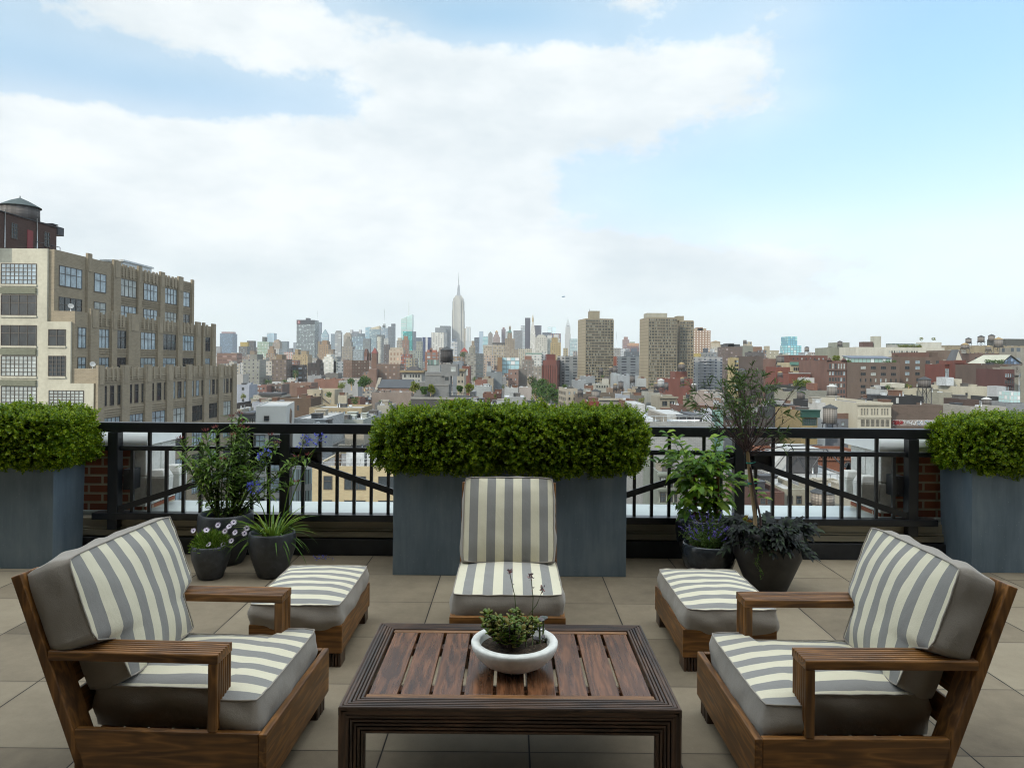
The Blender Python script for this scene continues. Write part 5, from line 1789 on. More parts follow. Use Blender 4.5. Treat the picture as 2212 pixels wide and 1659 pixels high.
def clocktower(r, loc, h):
    w = (loc[1][0] - loc[0][0]) / 2; cx = (loc[0][0] + loc[1][0]) / 2; cy = (loc[0][1] + loc[3][1]) / 2
    wh = m_facade((.74, .72, .66), (.3, .3, .28), 4, 6, .4, .6)
    m = MB(); m.box(cx - w * .9, cx + w * .9, cy - w * .9, cy + w * .9, h + .02, h + 12); m.build('belfry', wh, r)
    m = MB(); m.frustum(cx, cy, h + 12.02, h + 43, w * .86, w * .86, w * .34, w * .34); m.build('pyramid_roof', m_facade((.7, .68, .63), (.3, .3, .3), 4, 6, .35, .4), r)
    m = MB(); m.lathe([(w * .34, h + 43), (w * .34, h + 52), (w * .24, h + 58), (w * .06, h + 68), (0, h + 71)], 10, (cx, cy, 0)); m.build('golden_lantern', W_((.6, .45, .2), .4), r)
    m = MB(); m.lathe([(0, .0), (w * .55, 0), (w * .55, .6), (0, .6)], 20); o = m.build('clock_face', W_((.6, .58, .5)), r); o.location = (cx, cy - w * 1.02, h - 12); o.rotation_euler = (R(90), 0, 0)


far(3, 1588, 1638, 720, 2450, (.74, .72, .66), 'white clock tower with a tall pyramid roof and golden lantern', 6, 7, .4, .55, (.3, .3, .28), extra=clocktower, L=26, ref='the white clock tower')
far(3, 1622, 1698, 632, 3000, (.08, .08, .1), 'wide black slab behind the white clock tower', 3, 400, .5, .99, (.05, .05, .07))
far(3, 1640, 1756, 748, 2000, (.66, .64, .56), 'stepped cream office group beside the clock tower', 5, 6, .45, .6, (.15, .15, .14), extra=steps([(.75, 4), (.5, 3)], W_((.66, .64, .56))))
far(3, 1752, 1880, 762, 2020, (.6, .62, .55), 'wide cream terraced block with white roof steps', 5, 6, .45, .6, (.16, .18, .17), extra=multi(cap(.05, .4, 10, W_((.72, .72, .7))), cap(.55, .9, 12, W_((.72, .72, .7)))))
far(3, 1708, 1796, 702, 3100, (.06, .08, .16), 'low navy slab behind the cream office group', 4, 4, .8, .6)
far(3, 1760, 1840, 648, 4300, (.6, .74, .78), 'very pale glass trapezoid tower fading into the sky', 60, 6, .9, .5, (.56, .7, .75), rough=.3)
far(3, 1785, 1888, 712, 2700, (.5, .27, .17), 'orange and navy striped slab', 8, 400, .5, .99, (.05, .06, .12))
far(3, 1462, 1604, 858, 1750, (.62, .57, .44), 'low wide cream block in front of the black slab', 5, 5, .45, .5)
far(3, 1545, 1700, 915, 1150, (.72, .71, .67), 'white office block with a pale green roof edge', 5, 4.4, .55, .5, (.14, .16, .16), extra=cap(-.02, 1.02, 2, W_((.3, .5, .42)), 'cornice', -.02, 1.02))
far(3, 1700, 1745, 895, 1160, (.72, .72, .69), 'narrow white block beside the green edged office block')
far(3, 1790, 1888, 800, 1300, (.55, .42, .2), 'mustard brick apartment building before the twin towers', 4, 4, .4, .45, (.08, .08, .07), extra=cap(.1, .7, 9, W_((.5, .38, .19))))
far(3, 1127, 1212, 842, 1300, (.6, .52, .4), 'ornate cream office tower with a strong cornice', 4, 4.4, .42, .55, (.14, .12, .1), extra=cap(-.05, 1.05, 3, W_((.66, .6, .5)), 'cornice', -.05, 1.05))
far(3, 1128, 1232, 925, 1100, (.58, .45, .35), 'peach coloured building with stacked oriel windows', 4, 4, .4, .5, L=30)
far(3, 950, 1052, 905, 900, (.36, .35, .30), 'tall grey apartment slab with a dark balcony flank', 4, 3.6, .5, .45, (.08, .08, .08), L=40, side=1130, extra=cap(.3, .75, 7.7, W_((.4, .39, .33))), ref='the grey apartment slab')
far(3, 1265, 1312, 945, 1000, (.36, .21, .1), 'plain orange brown wall of a building beside the glass greenhouse block', 60, 60, .0, .0, L=30)
far(3, 1312, 1480, 950, 1010, (.34, .44, .46), 'building with a big sloping glass upper half', 6, 6, .9, .8, (.26, .4, .44), L=30)
far(3, 200, 342, 872, 1300, (.62, .52, .4), 'cream building with a colonnade under its roof', 6, 9, .5, .5, (.2, .12, .08), extra=cap(.05, .95, 4, W_((.6, .52, .4))), name='building')
far(3, 318, 418, 915, 1000, (.45, .14, .08), 'red tiled low hall', name='building')
far(3, 395, 522, 880, 1300, (.4, .43, .36), 'grey green building with an olive roof edge', name='building')
far(3, 552, 682, 892, 1100, (.4, .17, .1), 'red brick building with wide dark glass bays', 8, 5, .6, .6, (.12, .14, .15), extra=multi(cap(.15, .85, 3, W_((.6, .2, .12))), cap(.35, .5, 6, W_((.4, .22, .14)))), ref='the red brick bay window block')
far(3, 365, 425, 950, 900, (.5, .44, .3), 'yellowish apartment block with deep windows', 4, 4, .5, .5)
far(3, 430, 470, 955, 930, (.42, .38, .3), 'brown grey block next to the yellowish one')
far(3, 690, 735, 850, 1500, (.45, .34, .25), 'brown block hidden partly by the black rooftop tank')
far(3, 900, 972, 890, 1000, (.35, .25, .18), 'house with a bright red pyramid roof', name='house', cat='house', extra=pyramid(6, W_((.42, .06, .04)), 1.0))
far(3, 828, 920, 935, 950, (.4, .28, .18), 'brown brick building under the red pyramid roof')
far(3, 1000, 1045, 830, 1500, (.5, .4, .27), 'brown grey office tower top beside the navy block', extra=steps([(.6, 10)], W_((.45, .37, .26))))
# --- crop 2 middle distance
far(2, 835, 987, 920, 1300, (.52, .39, .2), 'large orange tan apartment block with stepped roof', 4, 4, .4, .5, (.1, .08, .06), extra=multi(cap(.1, .3, 10, W_((.5, .38, .22))), cap(.5, .85, 7, W_((.5, .38, .22)))), ref='the orange tan apartment block')
far(2, 575, 662, 905, 1500, (.48, .33, .2), 'orange brick stepped apartment house', extra=steps([(.7, 8), (.4, 7)], W_((.44, .3, .18))))
far(2, 660, 705, 930, 1450, (.5, .4, .22), 'yellow brown house beside the orange brick one')
far(2, 750, 840, 895, 1650, (.6, .58, .54), 'white and red low block before the black slab tower', 5, 5, .5, .5, (.25, .08, .06))
far(2, 385, 500, 918, 1400, (.5, .38, .28), 'peach stepped apartment block behind the grey concrete one', extra=cap(.2, .6, 7, W_((.4, .3, .2))))
far(2, 480, 575, 945, 1250, (.62, .56, .44), 'cream house with a red roof patch', extra=cap(.1, .4, 3, W_((.5, .1, .08))))
far(2, 325, 352, 995, 900, (.62, .61, .58), 'narrow white balconied block beside the grey concrete one')
far(2, 570, 637, 985, 900, (.64, .6, .52), 'white house with dark windows between two apartment slabs', 4, 4, .5, .5, (.1, .1, .1))
far(2, 1285, 1337, 985, 900, (.5, .54, .56), 'pale blue grey slab before the turreted brick block', 5, 4, .5, .4)
far(2, 1240, 1285, 940, 1000, (.4, .42, .4), 'grey green building behind the white ziggurat')
far(2, 830, 940, 1020, 780, (.1, .075, .065), 'dark brown low factory below the orange tan block', 6, 5, .6, .4)
far(2, 828, 882, 972, 1000, (.4, .18, .11), 'rust red wall behind the dark brown factory')


def zig(r, loc, h):
    x0, x1 = loc[0][0], loc[1][0]; w = x1 - x0; y0, y1 = loc[0][1], loc[3][1]
    for k, (a, b, zz) in enumerate(((.1, .86, 3.4), (.16, .72, 6.8), (.3, .6, 10.2))):
        m = MB(); m.box(x0 + w * a, x0 + w * b, y0 + 2 + k * 2, y1 - 1, h + (zz - 3.4) + .02, h + zz); m.build('setback', m_facade((.78, .77, .7), (.3, .32, .3), 4.6, 3.4, .6, .5), r)


far(2, 1112, 1264, 985, 1000, (.78, .77, .7), 'bright white stepped apartment block with window rows', 4.6, 3.4, .6, .5, (.3, .32, .3), extra=zig, ref='the white stepped block', L=30)


def gothic(r, loc, h):
    x0, x1 = loc[0][0], loc[1][0]; w = x1 - x0; dk = W_((.055, .035, .03))
    m = MB(); m.frustum(x0 + w * .72, 0, h, h + 7, w * .07, w * .07, .2, .2); m.build('spire', W_((.16, .2, .2)), r)
    m = MB(); m.box(x0 + w * .6, x0 + w * .98, -4, 4, h, h + 2.5); m.frustum(x0 + w * .79, 0, h + 2.52, h + 5, w * .19, 4, .3, 4); m.build('gable', dk, r)


far(2, 985, 1110, 1000, 880, (.07, .045, .04), 'dark gothic brick church with a thin spire', 5, 9, .3, .5, (.02, .02, .02), extra=gothic, name='church', cat='church', ref='the dark church')


def turrets(r, loc, h):
    x0, x1 = loc[0][0], loc[1][0]; w = x1 - x0
    m = MB(); xa = x0 + w * .74; m.box(xa - w * .10, xa + w * .10, -5, 6, h + .02, h + 10); m.build('turret', m_facade((.26, .12, .075), (.05, .03, .03), 5, 9, .5, .5), r)
    m = MB(); m.frustum(xa, .5, h + 10.02, h + 14, w * .10, 5, w * .06, 3); m.build('turret_roof', W_((.2, .09, .06)), r)
    m = MB(); m.box(x0 + w * .9, x0 + w * .995, -3, 5, h + .02, h + 9); m.build('roof_block', W_((.24, .13, .09)), r)


far(2, 1418, 1590, 975, 850, (.25, .14, .09), 'brown brick apartment block with a big square roof turret', 3.6, 3.6, .45, .5, (.12, .1, .08), L=30, side=1335, extra=turrets, ref='the turreted brick block')
far(2, 1612, 1662, 905, 860, (.27, .14, .09), 'brick bell tower with red hipped roof beside the turreted block', 12, 26, .5, .35, (.05, .03, .03), L=11, extra=pyramid(7, W_((.34, .08, .06)), 1.1))
far(2, 1662, 1890, 1012, 780, (.27, .17, .12), 'long brown brick apartment house with deep courtyards', 4.4, 3.8, .5, .5, (.1, .08, .07), L=30)
far(2, 1583, 1662, 1060, 770, (.32, .19, .14), 'blank reddish wall house before the long brick apartments', 60, 60, 0, 0)
far(2, 352, 512, 968, 800, (.44, .44, .38), 'grey concrete apartment slab with a darker flank', 4.6, 4.0, .35, .42, (.06, .06, .07), L=32, side=577, extra=cap(.3, .75, 6, W_((.34, .34, .3))), ref='the grey concrete slab')
far(2, 633, 776, 965, 760, (.26, .195, .15), 'brown brick apartment slab with a blank tan flank', 4.2, 3.6, .35, .42, (.07, .06, .06), L=26, side=832, extra=cap(.2, .6, 5, W_((.36, .26, .16))), ref='the brown apartment slab')

# --- crop 4: twin concrete towers and their neighbours
G_DIM = glass('dim_blind', (.13, .135, .12), .4)
def tower_grid(r, face, loc, h, ncol, nrow, ztop, pitch, rr):
    """deep concrete grid with a row of windows on every storey"""
    a, b = Vector(loc[face]), Vector(loc[(face + 1) % 4]); e = b - a; ln = e.length; e.normalize(); n_ = Vector((e.y, -e.x))
    ang = math.atan2(e.y, e.x)
    conc = W_((.4, .345, .235))
    g = MB()
    for i in range(ncol + 1):
        x = ln * i / ncol; g.box(x - .28, x + .28, -.55, 0, h - ztop - nrow * pitch, h - ztop)
    o = g.build('concrete_fins', conc, r); o.location = (a.x, a.y, 0); o.rotation_euler = (0, 0, ang)
    for k in range(nrow):
        z = h - ztop - (k + 1) * pitch
        s = MB(); s.box(.1, ln - .1, -.45, -.02, z - .2, z + .75)
        for i in range(ncol):                    # panes and blinds of this storey
            xa, xb = ln * i / ncol + .22, ln * (i + 1) / ncol - .22; xm = (xa + xb) / 2
            for p0, p1 in ((xa, xm - .09), (xm + .09, xb)): s.box(p0, p1, -.06, -.03, z + .76, z + pitch - .22, 1 if rr.random() < .78 else 2)
            s.box(xm - .088, xm + .088, -.12, -.03, z + .76, z + pitch - .22)
        o = s.build('window_row', [conc, G_DARK, G_DIM], r); o.location = (a.x, a.y, 0); o.rotation_euler = (0, 0, ang)


def twin(c, xs, xc, xm, yt, d, L, ncol, label, extra=None, rows=25):
    def ex(r, loc, h):
        rr = random.Random(int(xc))
        tower_grid(r, 0, loc, h, ncol, rows, 1.2, (h - 22) / rows, rr)
        if extra: extra(r, loc, h)
    return bld(c, xc, xm, yt, d, L, (.42, .36, .25), R_TAN, label, 'concrete_tower', 'tower', xs, None, .0, mwall=m_facade((.42, .36, .25), (.3, .26, .19), 60, 3.0, .99, .06, .85, .5, 0, .15), extra=ex, ref='the twin concrete towers')


twin(4, 543, 637, 946, 303, 690, 31, 9, 'first concrete tower with window grid, carrying one tall roof block', multi(cap(.17, .53, 7.9, W_((.42, .37, .26)), 'roof_block', .3, .8), mast(3, .3, .2, M_STEEL, 7.5)))
twin(4, 1245, 1352, 1668, 290, 640, 31, 10, 'second concrete tower with window grid and a long pale roof block', cap(.0, .72, 4.4, W_((.52, .5, .4)), 'roof_block', .3, .8))
twin(4, 1666, 1708, 1857, 325, 655, 22, 5, 'narrower concrete wing joined behind the second window grid tower', cap(-.1, .42, 4.4, W_((.42, .37, .26)), 'roof_block', .3, .8), rows=24)
far(4, 1857, 2056, 440, 1100, (.5, .33, .22), 'peach brick apartment tower with white windows', 4.4, 3.6, .4, .42, (.55, .53, .5), L=25, extra=multi(cap(.1, .8, 3.5, W_((.6, .5, .38))), cap(.3, .6, 5, W_((.5, .33, .22)))), ref='the peach apartment tower')


def slabbal(r, loc, h):
    x0, x1 = loc[0][0], loc[1][0]; w = x1 - x0; y = loc[0][1]
    for k in range(12):
        z = h - 4.2 - k * 2.9
        m = MB(); m.box(x0 + w * .24, x0 + w * .72, y - 1.5, y - .02, z - .2, z); m.box(x0 + w * .24, x0 + w * .72, y - 1.5, y - 1.4, z + .01, z + 1.0); m.build('balcony', W_((.55, .56, .58)), r)
    m = MB(); m.box(x0 + w * .225, x0 + w * .235, y - 1.6, y - .02, 0, h - .5); m.build('fin', R_WHITE, r)


far(4, 1855, 2190, 742, 720, (.52, .53, .53), 'white apartment slab with rows of blue shaded balconies', 5.5, 2.9, .35, .5, (.06, .07, .1), L=16, extra=slabbal, ref='the white balcony slab')
far(4, 945, 1003, 737, 770, (.45, .13, .07), 'red panelled bay between the two white slabs', 8, 3, .3, .5, L=14)
far(4, 1003, 1242, 737, 760, (.56, .57, .56), 'white apartment slab between the twin concrete towers', 9.5, 2.9, .55, .5, (.06, .06, .07), L=16)
far(4, 400, 541, 730, 730, (.54, .56, .56), 'white apartment slab before the first concrete tower', 9, 2.9, .5, .5, (.06, .07, .08), L=16, side=312)


def ribs(r, loc, h):
    for face in (0, 3):
        a, b = Vector(loc[face]), Vector(loc[(face + 1) % 4]); e = b - a; ln = e.length; e.normalize(); n_ = Vector((e.y, -e.x))
        nn = 6 if face == 0 else 3
        m = MB()
        for i in range(nn + 1):
            q = a + e * (ln * i / nn); w = .9
            m.prism([tuple(q - e * w + n_ * .9), tuple(q + e * w + n_ * .9), tuple(q + e * w + n_ * .02), tuple(q - e * w + n_ * .02)], 0, h - 5)
        m.build('stone_ribs', W_((.25, .07, .045)), r)
        for i in range(nn):
            q = a + e * (ln * (i + .5) / nn) + n_ * .02
            add_window(r, (q.x, q.y, h - 6.5), e, ln / nn - 3, 3.4, 2, 1, G_DARK)
            add_window(r, (q.x, q.y, h - 20), e, 1.2, 22, 1, 6, G_DARK)


far(4, 147, 303, 778, 700, (.27, .075, .05), 'ribbed dark red sandstone block at the edge of the trees', 60, 60, 0, 0, L=48, side=352, extra=multi(ribs, cap(.35, 1.0, 6, W_((.25, .06, .045)), 'roof_block', .3, .95)), name='library', cat='library', ref='the red sandstone block')


def chrys():
    d = 3600.0; pc = P(U(4, 429), 780, d)
    r = empty('skyscraper', (pc.x, d, ZG), 'slender silver skyscraper tapering to an arched crown and needle', 'skyscraper')
    def z(y): return P(U(4, 429), V(4, y), d).z - ZG
    def hw(px): return px / 2 * CROPS[4][2] * KU / F * d
    f = m_facade((.62, .61, .58), (.3, .31, .32), 6, 400, .4, .99, .7, .3, 0)
    m = MB(); m.box(-hw(62), hw(62), -14, 14, 0, z(480)); m.box(-hw(52), hw(52), -12, 12, z(480) + .02, z(405)); m.build('shaft', f, r)
    m = MB(); w = [(26, 405), (24, 385), (17, 362), (12, 340), (7, 325), (3, 312), (1, 285)]
    for (a, b) in zip(w, w[1:]): m.frustum(0, 0, z(a[1]) + .02, z(b[1]), hw(a[0] * 2), hw(a[0] * 2), hw(b[0] * 2), hw(b[0] * 2))
    m.build('crown', W_((.62, .66, .68), .3, .15), r)
    for k, y in enumerate((395, 376, 355)):
        m = MB(); m.box(-hw(20 - k * 7), hw(20 - k * 7), -hw(48 - k * 14) - 1, -hw(48 - k * 14) + 1, z(y), z(y - 9)); m.build('arched_window', W_((.3, .32, .34)), r)


chrys()
far(4, 457, 541, 535, 2500, (.36, .45, .47), 'pale green grey glass block beside the first concrete tower', 4, 5, .8, .6, (.3, .4, .42))
far(4, 385, 432, 640, 1700, (.6, .5, .28), 'yellow cream building below the silver skyscraper')
far(4, 498, 541, 675, 1400, (.5, .44, .4), 'pinkish grey low building touching the first concrete tower')
far(4, 1062, 1130, 545, 3000, (.48, .28, .24), 'hazy pink tower seen between the twin concrete towers', extra=steps([(.6, 12)], W_((.48, .28, .24))))
far(4, 1128, 1243, 585, 2500, (.6, .36, .18), 'orange block seen between the twin concrete towers', 8, 6, .6, .5, (.4, .2, .12), extra=cap(.15, .6, 5, W_((.5, .55, .45))))
far(4, 1090, 1243, 615, 2100, (.36, .16, .13), 'dark red block seen between the twin concrete towers', 5, 5, .5, .5)
far(4, 1030, 1132, 645, 1900, (.68, .7, .72), 'low white hall seen between the twin concrete towers')
far(4, 950, 1032, 640, 1300, (.48, .45, .4), 'grey cream building with a pole, touching the first concrete tower', extra=mast(30, .6, .5))
far(4, 1090, 1243, 680, 1200, (.16, .18, .2), 'dark roof cluster behind the white slab', extra=multi(cap(.1, .3, 4, W_((.3, .34, .38))), cap(.5, .9, 6, W_((.2, .25, .32)))))
far(4, 2070, 2183, 600, 1600, (.62, .5, .34), 'cream building with a low tiled dome roof', 5, 5, .3, .4, extra=multi(cap(.1, .9, 6, W_((.66, .52, .32))), pyramid(3, W_((.6, .46, .26)), .8, 6)))
far(4, 1858, 1968, 702, 1000, (.6, .48, .16), 'yellow roof house behind the white balcony slab', 60, 60, 0, 0, L=14)
far(4, 1990, 2190, 690, 980, (.35, .36, .36), 'cluttered grey roof behind the white balcony slab', extra=multi(cap(.1, .25, 6, W_((.12, .14, .18))), cap(.5, .6, 5, M_GALV)))
# ---------------------------------------------------------------- crop 5 and 6: the right hand hill of roofs
def fire_escape(r, loc, h):
    x0, x1 = loc[0][0], loc[1][0]; w = x1 - x0; y = loc[0][1]
    for k in range(4):
        z = h - 4.2 - k * 3
        m = MB(); m.box(x0 + w * .2, x0 + w * .8, y - 1.2, y - .03, z - .1, z); m.box(x0 + w * .2, x0 + w * .8, y - 1.22, y - 1.16, z + .9, z + 1.0)
        for i in range(7): xx = x0 + w * (.2 + .1 * i); m.box(xx - .04, xx + .04, y - 1.22, y - 1.16, z, z + .9)
        m.build('fire_escape_landing', M_STEEL, r)

def flue(r, loc, h):
    x = loc[0][0] + (loc[1][0] - loc[0][0]) * .2; y = loc[0][1]
    m = MB(); m.tube([(x, y - .7, h - 13), (x, y - .7, h + .8)], .22, 8); m.build('flue_pipe', R_WHITE, r)
    m = MB(); m.box(x - 2.6, x - .2, y - 1.4, y - .02, h - 4, h + .5); m.build('meter_box', R_TAN, r)
    m = MB(); m.tube([(x - 1.4, y - 1.44, h - 1.1), (x - .9, y - 1.44, h - .6), (x - 1.4, y - 1.44, h - .1), (x - 1.9, y - 1.44, h - .6), (x - 1.4, y - 1.44, h - 1.1), (x - .8, y - 1.44, h - 1.9), (x - 1.4, y - 1.44, h - 2.6), (x - 2.0, y - 1.44, h - 1.9), (x - 1.4, y - 1.44, h - 1.1)], .09, 4); m.build('painted_numeral', W_((.03, .03, .03)), r)

def gcorn(r, loc, h):
    m = MB(); m.box(loc[0][0] - .3, loc[1][0] + .3, loc[0][1] - .8, loc[0][1] - .02, h - 1.55, h + .1); m.box(loc[0][0] - .4, loc[1][0] + .4, loc[0][1] - 1.1, loc[0][1] - .02, h + .11, h + .35); m.build('green_cornice', W_((.015, .12, .09)), r)

def band(r, loc, h):
    m = MB(); m.box(loc[0][0] + .01, loc[1][0] - .01, loc[0][1] - .012, loc[0][1] - .002, h - 22, h - 1.5); m.build('grey_paint', W_((.24, .26, .3)), r)

def mid(c, x0, x1, yt, d, L, wall, roof, label, **k):
    k.setdefault('clutter', 4)
    return bld(c, x0, x1, yt, d, L, wall, roof, label, **k)

far(5, 525, 740, 400, 800, (.22, .16, .13), 'dark brown corner block with stacked bay windows and black roof rail', 5, 3.8, .4, .5, (.1, .08, .08), L=30, extra=multi(cap(.1, .95, 3, M_STEEL), cap(.25, .6, 4, W_((.2, .21, .23)))), ref='the dark brown corner block')
far(5, 350, 470, 395, 1500, (.64, .58, .46), 'white office building with a rounded classical top', 4, 5, .4, .5, extra=cap(0.1, .9, 7, W_((.64, .56, .42))))
far(5, 380, 540, 430, 1300, (.5, .47, .42), 'cream arcaded building behind the white balcony slab', 5, 6, .6, .5, (.2, .18, .16))
far(5, 780, 858, 338, 1300, (.62, .54, .4), 'small cream building with a flat tiled roof on the skyline', 6, 8, .4, .4)
far(5, 745, 872, 388, 850, (.34, .35, .29), 'blank greenish grey wall block on the skyline', 60, 60, 0, 0)
far(5, 872, 985, 400, 900, (.36, .2, .12), 'brown orange block on the skyline', 60, 60, 0, 0)
far(5, 975, 1040, 440, 880, (.3, .19, .14), 'brown house stepping down beside the pale cream block')
far(5, 1035, 1197, 445, 1000, (.52, .48, .36), 'pale cream apartment block left of the teal glass tower', 6, 5, .3, .3, (.4, .38, .3), extra=cap(.1, .35, 6, W_((.56, .5, .38))))
far(5, 1312, 1426, 272, 1500, (.16, .33, .4), 'teal glass tower alone above the right hand roofs', 5, 5, .8, .75, (.12, .3, .38), ref='the teal glass tower', L=40)
far(5, 1280, 1478, 385, 1480, (.22, .4, .45), 'lower teal glass podium of the lone tower', 6, 5, .8, .7, (.2, .42, .46), L=30)
far(5, 1480, 1520, 470, 1300, (.5, .52, .54), 'pale block right of the teal podium')
far(5, 1600, 1660, 470, 1300, (.6, .52, .46), 'pale peach house between two rooftop tanks')
mid(5, 1260, 1322, 500, 610, 20, (.56, .56, .46), R_TAN, 'narrow pale green grey house with four rows of windows', wins=[(0, 3, 2, 4, 7, 1.3, 2.2, 1, 2)], ref='the narrow pale house')
mid(5, 1322, 1806, 510, 575, 25, (.25, .085, .055), R_GREY, 'long dark red brick building with small square windows', wins=[(0, 8, 1.9, 4, 2, 1.3, 1.6, 1, 2)], clutter=5, ref='the long dark red brick building')
mid(5, 635, 692, 540, 500, 15, (.55, .45, .22), R_TAN, 'slim yellow house with a column of brown windows', wins=[(0, 2, 1.5, 2.8, 8, 1.3, 1.7, 1, 2)], ref='the slim yellow house')
mid(5, 692, 1000, 520, 540, 20, (.17, .125, .105), R_DARK, 'broad dark brown blank walled warehouse', clutter=4, ref='the dark brown warehouse')
mid(5, 860, 1010, 470, 640, 20, (.2, .18, .18), R_DARK, 'grey brown loft with a sloping parapet', clutter=3)
mid(5, 990, 1165, 550, 600, 20, (.3, .17, .13), R_GREY, 'reddish brown house with roof bushes before the pale cream block', clutter=4)

def arches(r, loc, h):
    a, b = Vector(loc[0]), Vector(loc[1]); e = b - a; ln = e.length; e.normalize()
    m = MB(); m.box(loc[0][0] - 1, loc[1][0] + 1, loc[0][1] - 1.2, loc[0][1] - .02, h - 1.6, h + .4); m.build('green_cornice', W_((.16, .38, .31)), r)
    m = MB(); m.box(loc[0][0], loc[1][0], loc[0][1] - .4, loc[0][1] - .02, h - 9.6, h - 9.2); m.build('string_course', W_((.6, .5, .3)), r)

mid(5, 1350, 1806, 600, 470, 25, (.62, .53, .34), R_GREY, 'cream arcaded building under a long copper green cornice', wins=[(0, 16, 3.1, 3.8, 2, 1.1, 2.3, 1, 2), (0, 7, 10, 6, 1, 3, 3, 2, 2)], extra=arches, ref='the green corniced building', mwall=W_((.62, .53, .34)))
mid(5, 1160, 1335, 655, 440, 18, (.3, .085, .05), R_DARK, 'red painted brick wall house beside the green corniced building')
mid(5, 1325, 1592, 738, 420, 18, (.3, .085, .05), R_WHITE, 'low red painted wall with a white coping before the green corniced building', extra=cap(-.0, 1.0, .5, R_WHITE, 'coping', -.02, .05))
mid(5, 1520, 1640, 790, 400, 10, (.6, .6, .58), R_WHITE, 'white low roof hut below the green corniced building')

def gables(r, loc, h):
    x0, x1 = loc[0][0], loc[1][0]; w = x1 - x0; y = loc[0][1]
    for a, b in ((.0, .22), (.72, 1.0)):
        m = MB(); xa, xb = x0 + w * a, x0 + w * b
        m.prism([(xa, y), (xb, y), (xb, y + 1), (xa, y + 1)], h - .7, [h + .1, h + .1, h + .1, h + .1]); bb = len(m.v)
        m.v.extend([(xa, y, h + .1), (xb, y, h + .1), ((xa + xb) / 2, y, h + 1.7), (xa, y + 1, h + .1), (xb, y + 1, h + .1), ((xa + xb) / 2, y + 1, h + 1.7)])
        m.face((bb, bb + 1, bb + 2)); m.face((bb + 5, bb + 4, bb + 3)); m.face((bb + 1, bb + 4, bb + 5, bb + 2)); m.face((bb + 3, bb, bb + 2, bb + 5)); m.build('gable', m_bricky((.26, .13, .1)), r)
    m = MB(); m.box(x0 - .3, x1 + .3, y - .5, y - .02, h - 5.6, h - 4.8); m.build('cornice_band', W_((.2, .12, .09)), r)
    rr = random.Random(2); m = MB()
    for i in range(420):
        m.leaf(Vector((x0 + w * rr.uniform(.42, .72), y + 2 + rr.random() * 2, h + rr.random() * 2.6)), rv(rr), rv(rr), .8, .6)
    m.build('roof_bushes', MAT['tree2'], r)

mid(5, 1805, 2047, 575, 400, 40, (.27, .14, .105), R_GREY, 'pinkish brown brick building with two pointed gables', wins=[(0, 6, 1.6, 9, 1, .95, 3, 1, 3), (0, 6, 6.1, 3.35, 5, 1.1, 2, 1, 2)], extra=gables, ref='the gabled brick building')
# crop 6
mid(5, 1806, 2115, 412, 600, 25, (.40, .42, .33), R_GREY, 'pale green grey windowless block with a darker tank on top', extra=cap(.45, 1.0, 4.5, W_((.40, .42, .34))), mwall=W_((.40, .42, .33)), ref='the pale green grey block')
far(6, 98, 152, 440, 640, (.52, .46, .42), 'pinkish grey house with a small tiled roof', 5, 5, .5, .5)

def greenhouse(r, loc, h):
    x0, x1 = loc[0][0], loc[1][0]; w = x1 - x0; y = loc[0][1]
    m = MB(); xa, xb = x0 + w * .12, x0 + w * .9
    m.prism([(xa, y + 3), (xb, y + 3), (xb, y + 12), (xa, y + 12)], h - .6, [h + 2.2, h + 2.2, h + 3.5, h + 3.5]); m.build('glass_house', m_facade((.3, .38, .36), (.2, .3, .27), 2.2, 60, .8, .96, .4), r)
    m = MB(); m.prism([(xa - .5, y + 2.5), (xb + .5, y + 2.5), (xb + .5, y + 12.5), (xa - .5, y + 12.5)], [h + 2.25, h + 2.25, h + 3.55, h + 3.55], [h + 2.5, h + 2.5, h + 3.8, h + 3.8]); m.build('slate_roof', W_((.2, .23, .3), .5), r)
    m = MB(); rr = random.Random(5)
    for i in range(260):
        m.leaf(Vector((x0 + w * (rr.uniform(.72, .98) if i % 2 else rr.uniform(.02, .12)), y + 1.5 + rr.random() * 2, h - .3 + rr.random() * 1.5)), rv(rr), rv(rr), .7, .5)
    m.build('roof_bushes', MAT['tree'], r)

WOP = dict(m0=.22, m1=.02)
mid(6, 22, 678, 588, 400, 30, (.235, .165, .125), R_GREY, 'wide brown brick building with a glasshouse on its roof', wins=[(0, 4, 2.1, 3.6, 2, 2.9, 1.7, 3, 1, WOP), (0, 8, 9, 3.5, 1, .9, 1.9, 1, 1, WOP), (0, 4, 12.6, 3.3, 4, 2.7, 1.7, 3, 1, WOP)], extra=greenhouse, ref='the glasshouse building')
mid(6, 682, 1226, 520, 420, 30, (.24, .16, .115), R_GREY, 'wide brown brick building with mixed pale and dark windows', wins=[(0, 4, 2.1, 3.4, 3, 2.7, 1.9, 2, 1, dict(m0=.05, m1=.02)), (0, 4, 12.4, 3.4, 4, 1.4, 1.9, 1, 2, dict(m0=.05, m1=.02))], extra=multi(cap(.3, .8, 2.6, m_bricky((.28, .13, .09))), cap(.88, .99, 2.9, m_bricky((.24, .16, .115)))), clutter=3, ref='the mixed window building')

